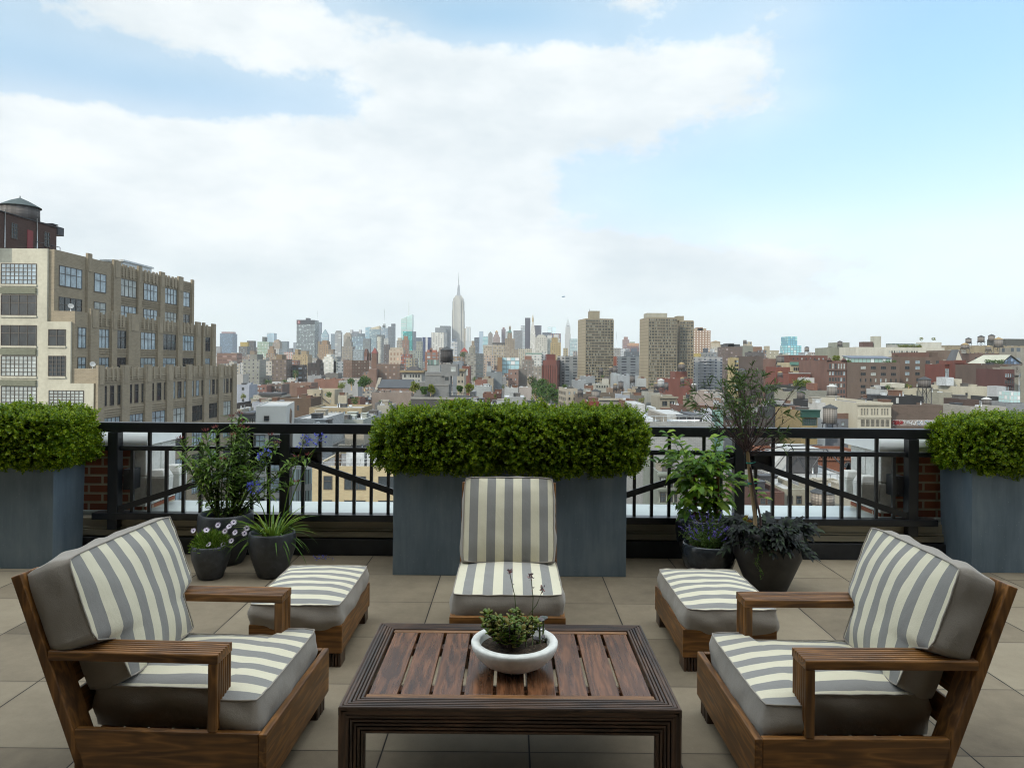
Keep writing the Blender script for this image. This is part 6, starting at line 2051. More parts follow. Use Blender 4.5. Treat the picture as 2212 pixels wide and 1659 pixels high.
def whitehouse(r, loc, h):
    x0, x1 = loc[0][0], loc[1][0]; w = x1 - x0; y = loc[0][1]
    m = MB(); m.box(x0 + w * .22, x0 + w * .3, y + 3, y + 9, h - 1, h + 8.7); m.build('chimney_block', W_((.62, .62, .52)), r)
    m = MB(); m.box(x0 + w * .40, x0 + w * .74, y + 2, y + 9, h - 1, h + 3.0); m.build('glass_roof_storey', m_facade((.5, .5, .45), (.06, .09, .08), 3, 60, .85, .9, .4), r)
    m = MB(); m.box(x0 + w * .75, x0 + w * .97, y + .5, y + 9, h - 1, h + 4.2); m.build('white_upper_wall', W_((.72, .71, .62)), r)
    m = MB(); m.box(x0 + w * .09, x0 + w * .2, y + 2, y + 9, h - 1, h + 4.2); m.build('brown_shed', W_((.2, .11, .09)), r)
    rr = random.Random(8); m = MB()
    for i in range(300):
        m.leaf(Vector((x0 + w * rr.uniform(.48, .76), y + 1 + rr.random(), h + rr.random() * 1.8)), rv(rr), rv(rr), .9, .6)
    for fx in (.76, .9):
        for i in range(60): m.leaf(Vector((x0 + w * fx, y + 3, h + 7)) + rv(rr, 1.1), rv(rr), rv(rr), .8, .6)
    m.build('roof_trees', MAT['tree2'], r)
    m = MB()
    for fx in (.76, .9): m.tube([(x0 + w * fx, y + 3, h + 4.2), (x0 + w * fx, y + 3, h + 4.0)], .12, 5)
    m.build('tree_stems', MAT['bark'], r)

mid(6, 148, 1232, 402, 560, 30, (.72, .70, .60), R_WHITE, 'long white rooftop building with a chimney block and roof trees', wins=[(0, 12, 2.7, 6, 1, 1.1, 2.2, 1, 2, dict(m0=.36, m1=.3))], extra=whitehouse, mwall=W_((.72, .70, .60)), ref='the long white rooftop building')

def redtower(r, loc, h):
    x0, x1 = loc[0][0], loc[1][0]; w = x1 - x0; y = loc[0][1]; cx = (x0 + x1) / 2
    m = MB(); b = 0
    m.v.extend([(cx - w * .36, y + .5, h), (cx + w * .36, y + .5, h), (cx, y + 1.2, h + 5.2), (cx - w * .36, y + 8, h), (cx + w * .36, y + 8, h), (cx, y + 7, h + 5.2)])
    m.face((0, 1, 2)); m.build('pale_gable', W_((.62, .58, .48)), r)
    m = MB(); m.v.extend([(cx - w * .46, y + .6, h), (cx + w * .46, y + .6, h), (cx, y + 1.3, h + 5.9), (cx - w * .46, y + 8, h), (cx + w * .46, y + 8, h), (cx, y + 7, h + 5.9)])
    m.face((0, 3, 5, 2)); m.face((1, 2, 5, 4)); m.face((3, 4, 5)); m.face((0, 2, 1)); m.build('slate_roof', W_((.17, .18, .2)), r)
    m = MB(); m.box(x0 - .6, x1 + .6, y - .6, y - .02, h - 1.3, h + .3); m.box(x0 - .3, x1 + .3, y - .4, y - .02, h - 7, h - 6.2); m.build('cornice', m_bricky((.3, .085, .055)), r)

RED = (.27, .075, .05)
mid(6, 1228, 1358, 612, 385, 18, RED, R_WHITE, 'dark red ornate loft with big paired windows', wins=[(0, 2, 2.3, 5.8, 5, 2.2, 4.6, 2, 3)], extra=cap(-.02, 1.02, 1, W_((.3, .09, .06)), 'cornice', -.06, .0), ref='the ornate red loft')
mid(6, 1358, 1476, 566, 380, 14, RED, R_GREY, 'red brick tower with a pale pointed gable and slate roof', wins=[(0, 2, 2, 8, 1, .8, 1.6, 1, 2)], extra=redtower, ref='the pointed red tower')
mid(6, 1446, 1756, 628, 384, 18, (.29, .085, .05), R_GREY, 'red ornate brick building with rows of arched windows', wins=[(0, 6, 2.3, 3.3, 6, .9, 2, 1, 2, dict(m0=.22, m1=.1))], extra=multi(cap(-.01, 1.01, 1, W_((.3, .09, .06)), 'cornice', -.06, .0)), ref='the red arched window building')
mid(6, 1756, 1968, 618, 350, 25, (.19, .13, .1), R_DARK, 'dark brown blank side wall with a few black windows', wins=[(0, 1, 2.4, 3.2, 5, 1.1, 1.8, 1, 2, dict(m0=.7, m1=.1))], ref='the dark blank side wall')
mid(6, 1968, 2095, 672, 330, 20, (.17, .06, .05), R_DARK, 'narrow dark red tenement with a fire escape', wins=[(0, 4, 2, 3, 6, .7, 1.7, 1, 2)], extra=fire_escape, ref='the dark red tenement')

mid(6, 2090, 2330, 640, 340, 25, (.4, .385, .31), R_GREY, 'tan rendered building with a tall white flue pipe', wins=[(0, 2, 3, 4, 3, 1, 1.8, 1, 2)], extra=flue, ref='the flue pipe building')

def atrium(r, loc, h):
    x0, x1 = loc[0][0], loc[1][0]; w = x1 - x0; y = loc[0][1]
    m = MB(); xa, xb, xm = x0 + w * .52, x0 + w * .98, x0 + w * .72
    m.v.extend([(xa, y + .5, h), (xb, y + .5, h), (xm, y + .5, h + 4.0), (xa, y + 10, h), (xb, y + 10, h), (xm, y + 10, h + 4.0)]); m.face((0, 1, 2)); m.build('glass_gable', m_facade((.04, .05, .07), (.05, .08, .13), 1.6, 1.6, .85, .85, .3), r)
    m = MB()
    m.v.extend([(xa - 1.0, y, h + .1), (xb + 1.0, y, h + .1), (xm, y, h + 4.7), (x0, y + 12, h + .1), (xb + 1, y + 12, h + .1), (xm - w * .3, y + 12, h + 4.7)])
    m.face((0, 2, 5, 3)); m.face((2, 1, 4, 5)); m.build('pale_roof', W_((.55, .56, .46), .5), r)
    rr = random.Random(18); m = MB()
    for i in range(400): m.leaf(Vector((x0 + w * rr.uniform(.1, .55), y - .2 + rr.random(), h + rr.random() * 1.8)), rv(rr), rv(rr), .7, .5)
    m.build('roof_bushes', MAT['tree'], r)

mid(6, 1690, 2190, 605, 372, 20, (.2, .15, .12), R_DARK, 'penthouse with a pale pitched roof and dark glass gable', extra=atrium, parapet=.3, ref='the glass gable penthouse')
mid(6, 1540, 2130, 478, 480, 22, (.25, .16, .13), R_GREY, 'long brown loft behind the glass gable penthouse', wins=[(0, 6, 2.5, 6, 1, 1.2, 1.2, 1, 1)], clutter=5)
mid(6, 1225, 1440, 440, 470, 20, (.28, .2, .15), R_DARK, 'brown party wall house left of the pointed red tower', clutter=4)
far(6, 1285, 1432, 375, 640, (.42, .4, .3), 'low olive grey rooftop hut on the right skyline', 60, 60, 0, 0)
far(6, 1600, 2300, 382, 560, (.46, .38, .24), 'long tan loft top on the right skyline', 5, 6, .35, .2, (.1, .09, .08))
far(6, 1985, 2330, 298, 620, (.14, .14, .12), 'dark olive rooftop block at the end of the right skyline', 60, 60, 0, 0)
far(6, 2120, 2330, 405, 430, (.4, .38, .32), 'pale tan building corner under the dark rooftop block', 8, 6, .3, .4)
far(6, 1420, 1500, 430, 520, (.45, .45, .4), 'pale roof hut beside the yellow capped tank', 60, 60, 0, 0)
mid(6, 1332, 1440, 880, 262, 20, (.6, .56, .45), R_TAN, 'cream side wing with small paired windows', wins=[(0, 4, 2.4, 2.4, 3, .5, 1.1, 1, 1)], mwall=W_((.6, .56, .45)), ref='the cream paired window wing')
mid(6, 1438, 1806, 885, 250, 20, (.66, .62, .49), R_TAN, 'plain cream building with one dark window and galvanised roof hood', wins=[(0, 1, 2.2, 5, 1, .8, 1.0, 1, 1, dict(m0=.05, m1=.7))], mwall=W_((.66, .62, .49)),
    extra=multi(cap(-.15, .1, 3, M_GALV, 'roof_hood', .3, .6), cap(.12, .5, 2.4, W_((.66, .62, .49)), 'roof_block', .4, .8)), ref='the plain cream building')
mid(6, 490, 690, 925, 275, 14, (.58, .6, .6), R_WHITE, 'pale blue white house with a row of small windows behind the black penthouse', wins=[(0, 7, 1.2, 3, 2, .45, 1.0, 1, 1)], mwall=W_((.58, .6, .6)), extra=cap(.25, .7, 1.4, R_WHITE))
mid(6, 680, 970, 905, 270, 16, (.62, .58, .45), R_TAN, 'cream wall house behind the rusty tank frame', mwall=W_((.62, .58, .45)), extra=cap(-.1, .4, 1.7, W_((.68, .65, .55))), wins=[(0, 1, 2.3, 4, 1, .8, .6, 1, 1)])
mid(6, 1170, 1330, 960, 240, 14, (.5, .48, .38), R_TAN, 'low tan house with a gravel coloured roof behind the brick side wall', clutter=3)

G_TAN = glass('tan_pane', (.09, .085, .07), .3)
def cornicehouse(r, loc, h):
    """heavy bracketed cornice, string course and graffiti on the brick flank"""
    a, b = Vector(loc[0]), Vector(loc[1]); e = b - a; ln = e.length; e.normalize(); n_ = Vector((e.y, -e.x))
    ang = math.atan2(e.y, e.x); cr_ = W_((.66, .62, .5), .85, .15)
    m = MB(); m.box(-.45, ln + .15, -.6, -.02, -.3, .22); m.box(-.3, ln + .05, -.4, -.02, -.7, -.31)
    for i in range(26): x = ln * (i + .3) / 26; m.box(x, x + ln / 60, -.52, -.02, -.6, -.31)
    m.box(-.1, ln, -.2, -.02, -3.7, -3.35); m.box(-.1, ln, -.14, -.02, -4.05, -3.9)
    o = m.build('cornice', cr_, r); o.location = (a.x, a.y, h); o.rotation_euler = (0, 0, ang)

_r, _l, _h = bld(6, 160, 575, 1088, 185, 30, (.66, .62, .5), R_GREY, 'cream stone loft front with a bracketed cornice above triple windows', mwall=W_((.66, .62, .5), .85, .15),
                 wins=[(0, 3, 1.35, 5, 1, .48, 1.75, 1, 2, dict(m0=a_, m1=.75 - a_, pane=G_TAN, frame=W_((.66, .62, .5), .85, .15))) for a_ in (.08, .38, .68)] + [(0, 6, 4.3, 2.4, 2, .9, 1.7, 2, 2, dict(m0=.08, m1=.04, pane=G_TAN))], extra=cornicehouse, clutter=2, ref='the cream corniced loft')

def graffiti(r, loc, h):
    x0, x1 = loc[0][0], loc[1][0]; w = x1 - x0; y = loc[0][1] - .05
    rr = random.Random(12)
    m = MB(); m.box(x0 + w * .02, x0 + w * .92, y - .0, y + .03, h - 5.5, h - 3.9); m.build('painted_strip', W_((.5, .44, .4), .8, .5), r)
    for nm, mt, a, b in (('red_graffiti', W_((.5, .04, .05)), .03, .2), ('white_graffiti', W_((.72, .74, .76)), .24, .62), ('blue_graffiti', W_((.3, .42, .55)), .5, .88), ('white_graffiti', W_((.72, .72, .74)), .64, .9)):
        m = MB()
        for i in range(14):
            x = x0 + w * (a + (b - a) * i / 14); z = h - 4.7
            pts = [(x + rr.uniform(-.4, .7), y - .03, z + rr.uniform(-.65, .65)) for _ in range(4)]
            m.tube(pts, rr.uniform(.07, .13), 4, 0, False)
        m.build(nm, mt, r)

mid(6, 582, 1215, 1110, 188, 24, (.25, .18, .14), R_GREY, 'brown brick side wall with red and white graffiti', extra=graffiti, ref='the graffiti wall')

def blackpent(r, loc, h):
    x0, x1 = loc[0][0], loc[1][0]; w = x1 - x0; y = loc[0][1]
    m = MB(); m.box(x0 + w * .24, x0 + w * .31, y - .05, y - .01, h - 2, h - .5); m.build('white_door', R_WHITE, r)
    for fx in (.38, .8):
        m = MB(); m.lathe([(2.4, 0), (1.7, .9), (.9, 1.3), (0, 1.4)], 14); o = m.build('dome_skylight', W_((.17, .2, .26), .3), r); o.location = (x0 + w * fx, y - 3, h - 4.6)

mid(6, 525, 975, 1003, 200, 12, (.03, .03, .033), R_BLACK, 'black clad rooftop penthouse with a white door and domed skylights', mwall=W_((.03, .03, .033)), base=-24, extra=blackpent, parapet=.3, ref='the black penthouse')
mid(6, 370, 520, 1040, 205, 8, (.38, .36, .3), R_GREY, 'tan rooftop stair hut beside the black penthouse', base=-24, mwall=W_((.38, .36, .3)))
mid(6, 1480, 1660, 1045, 205, 10, (.16, .1, .08), R_DARK, 'brown brick roof room with a curved top', clutter=2)
mid(6, 1790, 2060, 1010, 240, 12, (.08, .085, .09), R_BLACK, 'dark grey roof pavilion with a white dormer', extra=cap(.2, .6, 3.5, W_((.6, .62, .64)), 'dormer', -.1, .3))
mid(6, 1990, 2330, 1090, 215, 14, (.4, .42, .44), R_GREY, 'pale grey roof terrace with a small greenhouse', extra=cap(.42, .75, 3.4, m_facade((.6, .66, .66), (.3, .42, .42), 1.2, 1.2, .8, .8, .4), 'greenhouse', .2, .6), clutter=3)
mid(6, 1545, 1990, 1130, 195, 12, (.56, .54, .48), R_WHITE, 'low white terrace house half hidden by the hedge', clutter=3)

# ---- crop 5 lower: roofs between hill and railing
def longroof(r, loc, h):
    rr = random.Random(6); x0, x1 = loc[0][0], loc[1][0]; m = MB()
    for i in range(500): m.leaf(Vector((rr.uniform(x0 + (x1 - x0) * .5, x1), loc[0][1] + 3 * rr.random(), h + rr.random() * 2.4)), rv(rr), rv(rr), .8, .6)
    m.build('roof_garden', MAT['tree2'], r)

mid(5, 1200, 1606, 892, 330, 18, (.06, .07, .06), R_DARK, 'dark long roof with a planted terrace of yellow green bushes', extra=longroof, ref='the planted dark roof')
mid(5, 1270, 1420, 960, 300, 12, (.5, .48, .38), R_TAN, 'tan hut with white slats below the planted roof')
mid(5, 1515, 1800, 950, 300, 14, (.42, .42, .36), R_TAN, 'grey tan flat house with a gravel roof', clutter=4, extra=cap(.55, .7, 3, m_bricky((.4, .18, .12))))
mid(5, 1620, 2030, 1085, 230, 16, (.035, .035, .04), R_BLACK, 'black roof shed with a curved end', base=-30, parapet=.3, ref='the black roof shed')
mid(5, 1180, 1500, 1110, 250, 14, (.55, .56, .56), R_WHITE, 'low white skylit roof behind the small tree', clutter=4)
mid(5, 1478, 1680, 1205, 182, 18, (.5, .38, .18), R_GREY, 'yellow brick house with a dark green cornice and green arched windows', extra=gcorn, wins=[(0, 8, 1.9, 3.4, 2, .48, 1.7, 1, 2, dict(frame=W_((.02, .12, .08)), pane=G_DARK))], ref='the green corniced yellow house')

mid(5, 1676, 2195, 1232, 190, 18, (.33, .2, .15), R_TAN, 'pink brown brick house with a grey painted lower wall', wins=[(0, 2, 2.3, 3.2, 2, .9, 1.0, 2, 2, dict(m0=.5, m1=.02))], extra=band, clutter=2, ref='the pink brown brick house')

mid(5, 1680, 1780, 1105, 186, 6, (.66, .66, .64), R_WHITE, 'white stair hut on the roof of the pink brown brick house', base=-22, parapet=.2, mwall=W_((.66, .66, .64)))
mid(5, 1160, 1480, 1185, 200, 14, (.06, .065, .07), R_BLACK, 'dark shadowed roof hollow behind the small tree', clutter=3)  # solid near black block, the hollow's shade put into its colour
mid(5, 950, 1120, 1290, 190, 12, (.12, .1, .095), R_DARK, 'dark brown chimney house behind the small tree trunk', clutter=2)
mid(5, 100, 360, 1270, 215, 14, (.5, .54, .58), R_WHITE, 'pale blue and mint painted shed behind the small tree', mwall=W_((.5, .58, .58)))

# ---- crop 4 lower: houses and tanks before the twin towers
mid(4, 1655, 1792, 908, 432, 14, (.3, .095, .06), R_GREY, 'tall red brick stair tower before the second concrete tower', ref='the red brick stair tower')
mid(4, 1505, 1850, 988, 425, 16, (.29, .095, .065), R_GREY, 'red brick hall around the brick stair tower', clutter=4)
mid(4, 590, 742, 962, 440, 14, (.38, .41, .43), M_GALV, 'grey metal roof shed with an arched opening', mwall=W_((.38, .41, .43), .5), ref='the grey metal shed')
mid(4, 490, 640, 1005, 425, 10, (.4, .43, .45), M_GALV, 'lower grey metal lean to roof', mwall=W_((.4, .43, .45), .5))
mid(4, 1020, 1245, 952, 470, 14, (.46, .5, .53), M_GALV, 'pale grey metal plant house between the concrete towers', mwall=W_((.46, .5, .53), .5), ref='the pale metal plant house')
mid(4, 945, 1030, 935, 480, 12, (.5, .54, .56), M_GALV, 'pale blue grey annex beside the metal plant house', mwall=W_((.5, .54, .56), .5))
mid(4, 1245, 1325, 985, 460, 12, (.55, .58, .58), R_WHITE, 'small white hut at the foot of the second concrete tower')
mid(4, 640, 722, 1065, 350, 10, (.32, .17, .11), R_TAN, 'orange brick chimney house before the metal shed')
mid(4, 740, 905, 1050, 370, 12, (.52, .52, .46), R_WHITE, 'white dormered row house with black windows', wins=[(0, 5, .8, 4, 1, .7, 1.1, 1, 2)], extra=cap(.55, .95, 2.6, W_((.62, .6, .52)), 'dormer', 0, .3))
mid(4, 900, 1075, 1095, 350, 10, (.42, .3, .22), R_TAN, 'brown row house with a white blue roof terrace')
mid(4, 415, 545, 1100, 322, 20, (.56, .5, .4), R_TAN, 'cream corner house with a cornice beside the trees', wins=[(0, 2, 1.4, 2.5, 4, .8, 1.3, 1, 2), (3, 9, 1.6, 2.6, 4, .9, 1.4, 1, 2)], mwall=W_((.56, .5, .4)), side=330, ref='the cream corner house')
mid(4, 525, 1020, 1160, 315, 14, (.28, .225, .175), R_GREY, 'long brown party wall with a lone dark vent', clutter=5, wins=[(0, 1, 1.2, 4, 1, 1.5, .7, 3, 1, dict(m0=.6, m1=.25))], ref='the long brown party wall')
mid(4, 600, 705, 1130, 320, 8, (.5, .5, .44), R_WHITE, 'white hut with two windows on the brown party wall roof', wins=[(0, 2, .5, 4, 1, .7, 1.0, 1, 1)], base=-30)
mid(4, 1150, 1260, 1110, 330, 10, (.56, .46, .32), R_TAN, 'small gabled cream house front with a red door', wins=[(0, 3, 1.2, 2.5, 1, .5, .9, 1, 1)])
mid(4, 1250, 1392, 1112, 320, 14, (.05, .055, .06), R_BLACK, 'black sheet metal roof box between chimneys', mwall=W_((.05, .055, .06)))
mid(4, 1015, 1200, 1175, 300, 12, (.55, .6, .68), R_WHITE, 'pale lilac blue roof huts in the middle of the roofs', clutter=5)
mid(4, 785, 1050, 1232, 258, 14, (.55, .53, .48), R_WHITE, 'white house with a bracketed cornice and graffiti parapet', clutter=4, extra=cap(-.02, 1.02, .7, W_((.62, .57, .46)), 'cornice', -.05, .0), ref='the white bracketed house')
mid(4, 1048, 1198, 1232, 250, 14, (.33, .17, .11), R_TAN, 'orange brick house with two small windows', wins=[(0, 2, .8, 4, 1, .6, 1, 1, 1)], clutter=1)
mid(4, 1360, 1485, 1150, 290, 18, (.5, .5, .44), R_GREY, 'tall stained white chimney building with sloping roof', mwall=W_((.5, .5, .44), .85, .4))
mid(4, 1195, 1300, 1180, 280, 12, (.3, .28, .25), R_GREY, 'grey house with plants on a back terrace', clutter=4)

def archedfront(r, loc, h):
    x0, x1 = loc[0][0], loc[1][0]; w = x1 - x0; y = loc[0][1]
    m = MB(); m.box(x0 - .4, x1 + .4, y - .6, y - .02, h - .5, h + .15); m.box(x0, x1, y - .3, y - .02, h - 3.9, h - 3.6); m.box(x0, x1, y - .2, y - .02, h - 1.2, h - 1.0); m.build('cornice', W_((.42, .39, .3)), r)
    for fx in (.28, .72):
        m = MB(); a = [math.pi * k / 10 for k in range(11)]
        m.poly([(x0 + w * fx + w * .16 * math.cos(t), y - .05, h - 5.4 + w * .16 * math.sin(t)) for t in a][::-1] + [(x0 + w * fx + w * .16, y - .05, h - 7), (x0 + w * fx - w * .16, y - .05, h - 7)][::-1]); m.build('arched_window', G_DARK, r)
        m = MB(); m.tube([(x0 + w * fx + w * .175 * math.cos(t), y - .1, h - 5.4 + w * .175 * math.sin(t)) for t in a], .12, 4, 0, False); m.build('arch_trim', W_((.5, .46, .36)), r)

mid(4, 1480, 1672, 1195, 250, 16, (.46, .43, .34), R_TAN, 'tan stone house with two arched windows below two square ones', wins=[(0, 2, 1.5, 5, 1, 1.75, 1.7, 2, 1)], extra=archedfront, mwall=W_((.46, .43, .34)), clutter=2, ref='the arched window house')
mid(4, 1672, 1780, 1290, 240, 16, (.3, .17, .14), R_DARK, 'low brown house squeezed beside the arched window house', wins=[(0, 1, 1.4, 4, 1, .6, 1.3, 1, 2)])
mid(4, 1855, 1948, 1205, 248, 18, (.5, .42, .3), R_TAN, 'tan house front with a pink flank and wide windows', wins=[(0, 1, 1.5, 3, 3, 1.9, 1.5, 3, 1)], side=1745, ref='the pink flanked house')
mid(4, 1940, 2085, 1150, 235, 10, (.6, .5, .44), R_TAN, 'pale pink gabled hut carried on a black roof frame')
mid(4, 1980, 2070, 1330, 178, 10, (.62, .66, .74), R_WHITE, 'pale blue white wall hut beside the mint green one', mwall=W_((.62, .66, .74)), ref='the pale blue hut')
mid(4, 2065, 2200, 1345, 180, 10, (.3, .5, .42), R_WHITE, 'mint green painted wall hut', mwall=W_((.3, .5, .42)))

def whiteroof(r, loc, h):
    x0, x1 = loc[0][0], loc[1][0]; w = x1 - x0; y0, y1 = loc[0][1], loc[3][1]; dd = y1 - y0
    for (a, b, c_, d_, hh, mt, nm) in ((.1, .3, .6, .9, 2.4, R_WHITE, 'roof_box'), (.42, .75, .3, .7, 1.1, R_WHITE, 'roof_box'), (.3, .38, .1, .5, 1.5, R_TAN, 'roof_box'), (.08, .18, .1, .4, .8, M_GALV, 'duct'), (.8, .97, .2, .5, 1.2, M_STEEL, 'solar_rack'), (.5, .56, .75, .95, 1.4, M_GALV, 'duct')):
        m = MB(); m.box(x0 + w * a, x0 + w * b, y0 + dd * c_, y0 + dd * d_, h - .4, h - .4 + hh); m.build(nm, mt, r)
    m = MB()
    for i in range(9): xx = x0 + w * (i + .5) / 9; m.tube([(xx, y0 + .3, h), (xx, y0 + .3, h + 1)], .05, 4)
    m.tube([(x0, y0 + .3, h + 1), (x1, y0 + .3, h + 1)], .05, 4); m.tube([(x0 + w * .2, y0 + 4, h - .2), (x0 + w * .9, y0 + 6, h - .2)], .25, 6); m.build('roof_rail', M_GALV, r)

mid(4, 1300, 2100, 1480, 132, 34, (.5, .51, .5), R_WHITE, 'wide white painted flat roof with ducts just beyond the railing', extra=whiteroof, parapet=.5, ref='the wide white roof')
mid(4, 1200, 1480, 1372, 200, 10, (.3, .06, .05), R_WHITE, 'low dark red wall with a white roof behind the hedge end', clutter=2)
mid(4, 940, 1090, 1345, 190, 12, (.6, .63, .66), R_WHITE, 'white roof hut just above the hedge', clutter=1)
mid(4, 1170, 1290, 1290, 225, 12, (.58, .62, .6), R_WHITE, 'pale house front half hidden behind the hedge')
mid(4, 660, 790, 1250, 240, 12, (.4, .07, .05), R_DARK, 'red gabled roof beside the big tank on legs', clutter=3)

TK = [  # crop, centre, tip, underside, width, distance, roof, staves, feet, label
    (4, 810, 862, 920, 44, 520, 'dark', 1, 960, 'small dark tank before the grid of the first concrete tower'),
    (4, 922, 845, 908, 42, 515, 'yellow', 1, 975, 'dark tank with yellow cap beside the first concrete tower'),
    (4, 968, 838, 920, 54, 510, 'dark', 1, 975, 'dark tank with dark cap touching the yellow capped one'),
    (4, 875, 962, 1040, 62, 380, 'flat', 1, None, 'rust brown barrel tank before the metal sheds'),
    (4, 972, 1040, 1115, 52, 345, 'yellow', 1, 1155, 'grey tank with yellow cap on a small trestle, left of a slimmer dark one'),
    (4, 1035, 1008, 1100, 60, 340, 'dark', 1, 1160, 'dark tank on legs standing near the pale metal plant house'),
    (4, 1165, 938, 1030, 60, 400, 'dark', 1, 1100, 'tall dark tank in front of the pale metal plant house'),
    (4, 1490, 983, 1080, 78, 300, 'pale', 3, 1150, 'silver grey tank on long slanting legs above a red drum'),
    (4, 1435, 1028, 1092, 46, 330, 'yellow', 1, None, 'small tank with yellow cap left of the silver grey tank'),
    (4, 1552, 1024, 1102, 46, 335, 'dark', 1, None, 'dark tank just right of the silver grey tank'),
    (4, 1725, 798, 880, 74, 428, 'yellow', 1, 908, 'dark tank with yellow cap on the red brick stair tower'),
    (4, 1733, 968, 1030, 44, 400, 'yellow', 1, 1090, 'thin legged tank with yellow cap before the red brick hall'),
    (4, 1865, 1036, 1135, 64, 300, 'pale', 1, None, 'brown tank with a white cap above the pink flanked house'),
    (4, 575, 1098, 1165, 66, 310, 'dark', 1, None, 'squat black tank beside the cream corner house'),
    (4, 748, 1100, 1215, 92, 262, 'dark', 0, 1300, 'big grey tank on black legs just above the hedge'),
    (5, 770, 316, 358, 42, 900, 'flat', 1, 386, 'flat topped black tank on the skyline beside a cream hut'),
    (5, 1545, 392, 460, 56, 700, 'dark', 0, 510, 'grey tank on a trestle right of the teal glass tower'),
    (5, 1687, 422, 476, 38, 720, 'dark', 0, 500, 'smallest grey tank over the long dark red brick building'),
    (5, 1767, 422, 484, 56, 690, 'dark', 1, 512, 'dark tank left of the pale green grey block'),
    (5, 1960, 322, 392, 58, 595, 'dark', 1, None, 'dark tank standing against the pale green grey block'),
    (5, 1210, 516, 612, 96, 520, 'flat', 1, 640, 'wide black flat topped tank beside the narrow pale house'),
    (5, 1210, 703, 770, 60, 400, 'yellow', 1, 800, 'tank with yellow cap before the red painted wall'),
    (5, 1860, 862, 1010, 122, 262, 'pale', 0, 1060, 'weathered tank with a silver cap in front of the gabled brick building'),
    (5, 1470, 942, 1048, 94, 275, 'dark', 1, None, 'dim brown tank sunk behind tan roof huts'),
    (5, 1835, 1112, 1350, 168, 152, 'dark', 0, 1420, 'largest near tank of pale staves, just above the railing'),
    (5, 730, 665, 740, 90, 430, 'dark', 1, 790, 'dim tank behind the upper twigs of the small tree'),
    (5, 575, 995, 1100, 120, 240, 'dark', 1, None, 'dark tank seen through the left twigs of the small tree'),
    (6, 1527, 278, 350, 66, 520, 'dark', 0, 420, 'lone grey tank with a dark cap, left of the taller pair on the right skyline'),
    (6, 1682, 250, 335, 76, 500, 'dark', 0, 385, 'grey tank on dark trestle, first of the taller pair'),
    (6, 1812, 236, 322, 74, 510, 'dark', 0, 370, 'highest grey tank on the right skyline'),
    (6, 1897, 273, 395, 96, 450, 'yellow', 0, 460, 'big tank with yellow cap on black legs, right skyline'),
    (6, 1485, 342, 415, 92, 480, 'yellow', 0, None, 'squat tank with a wide yellow cap on the right skyline'),
    (6, 1772, 375, 440, 62, 470, 'yellow', 0, None, 'short tank with yellow cap before the tan loft top'),
    (6, 985, 755, 890, 142, 215, 'dark', 1, 1110, 'rusty brown tank standing on a tall open black steel frame'),
    (6, 1748, 1008, 1118, 106, 210, 'pale', 1, None, 'brown brick coloured tank with a white cap near the far hedge'),
    (6, 355, 320, 372, 62, 590, 'yellow', 1, None, 'dim tank with yellowish cap beside the white chimney block'),
]
for (c, xc, ya, yb, wd, d, roof, k, st, lab) in TK:
    tank(c, xc, ya, yb, wd, d, lab, roof, k, st)
# ---------------------------------------------------------------- left and centre low rise
def stair(r, loc, h):
    x0, x1 = loc[0][0], loc[1][0]; w = x1 - x0; y = loc[0][1]
    m = MB(); m.prism([(x0 + w * .55, y - .7), (x0 + w * .85, y - .7), (x0 + w * .85, y - .05), (x0 + w * .55, y - .05)], [h - 4, h - 7, h - 7, h - 4], [h - 3.6, h - 6.6, h - 6.6, h - 3.6]); m.tube([(x0 + w * .54, y - .4, h - 8), (x0 + w * .54, y - .4, h)], .16, 6); m.build('outside_stair', W_((.16, .14, .12)), r)

def truss(r, loc, h):
    x0, x1 = loc[0][0], loc[1][0]; w = x1 - x0; y = loc[0][1] + 8
    m = MB(); xa, xb = x0 + w * .05, x0 + w * .62
    m.box(x0 + w * .33, x0 + w * .72, y + 2, y + 9, h - .2, h + 3.8); m.build('dark_plant_box', W_((.12, .12, .13)), r)
    m = MB(); m.prism([(x0 + w * .30, y + 1), (x0 + w * .75, y + 1), (x0 + w * .75, y + 10), (x0 + w * .30, y + 10)], h + 3.85, h + 4.4); m.prism([(x0 + w * .06, y + 1), (x0 + w * .29, y + 1), (x0 + w * .29, y + 8), (x0 + w * .06, y + 8)], h - .2, [h + .3, h + 4.2, h + 4.2, h + .3]); m.build('white_membrane', R_WHITE, r)
    m = MB()
    for yy in (y - .5,):
        m.tube([(xa, yy, h), (x0 + w * .3, yy, h + 4.6), (x0 + w * .75, yy, h + 4.6), (x0 + w * .98, yy, h + 1.2)], .12, 4, 0, False)
        m.tube([(x0 + w * .33, yy, h + 4.4), (x0 + w * .52, yy, h), (x0 + w * .72, yy, h + 4.4)], .1, 4, 0, False); m.tube([(x0 + w * .27, yy, h + 5.2), (x0 + w * .7, yy, h + 5.4)], .14, 4, 0, False)
    m.build('steel_truss', M_STEEL, r)
    m = MB()
    for i in range(9): xx = x0 + w * (.35 + .08 * i); m.tube([(xx, loc[0][1] + .4, h), (xx, loc[0][1] + .4, h + 1.1)], .04, 4)
    m.tube([(x0 + w * .3, loc[0][1] + .4, h + 1.1), (x1, loc[0][1] + .4, h + 1.1)], .04, 4); m.build('roof_rail', M_STEEL, r)

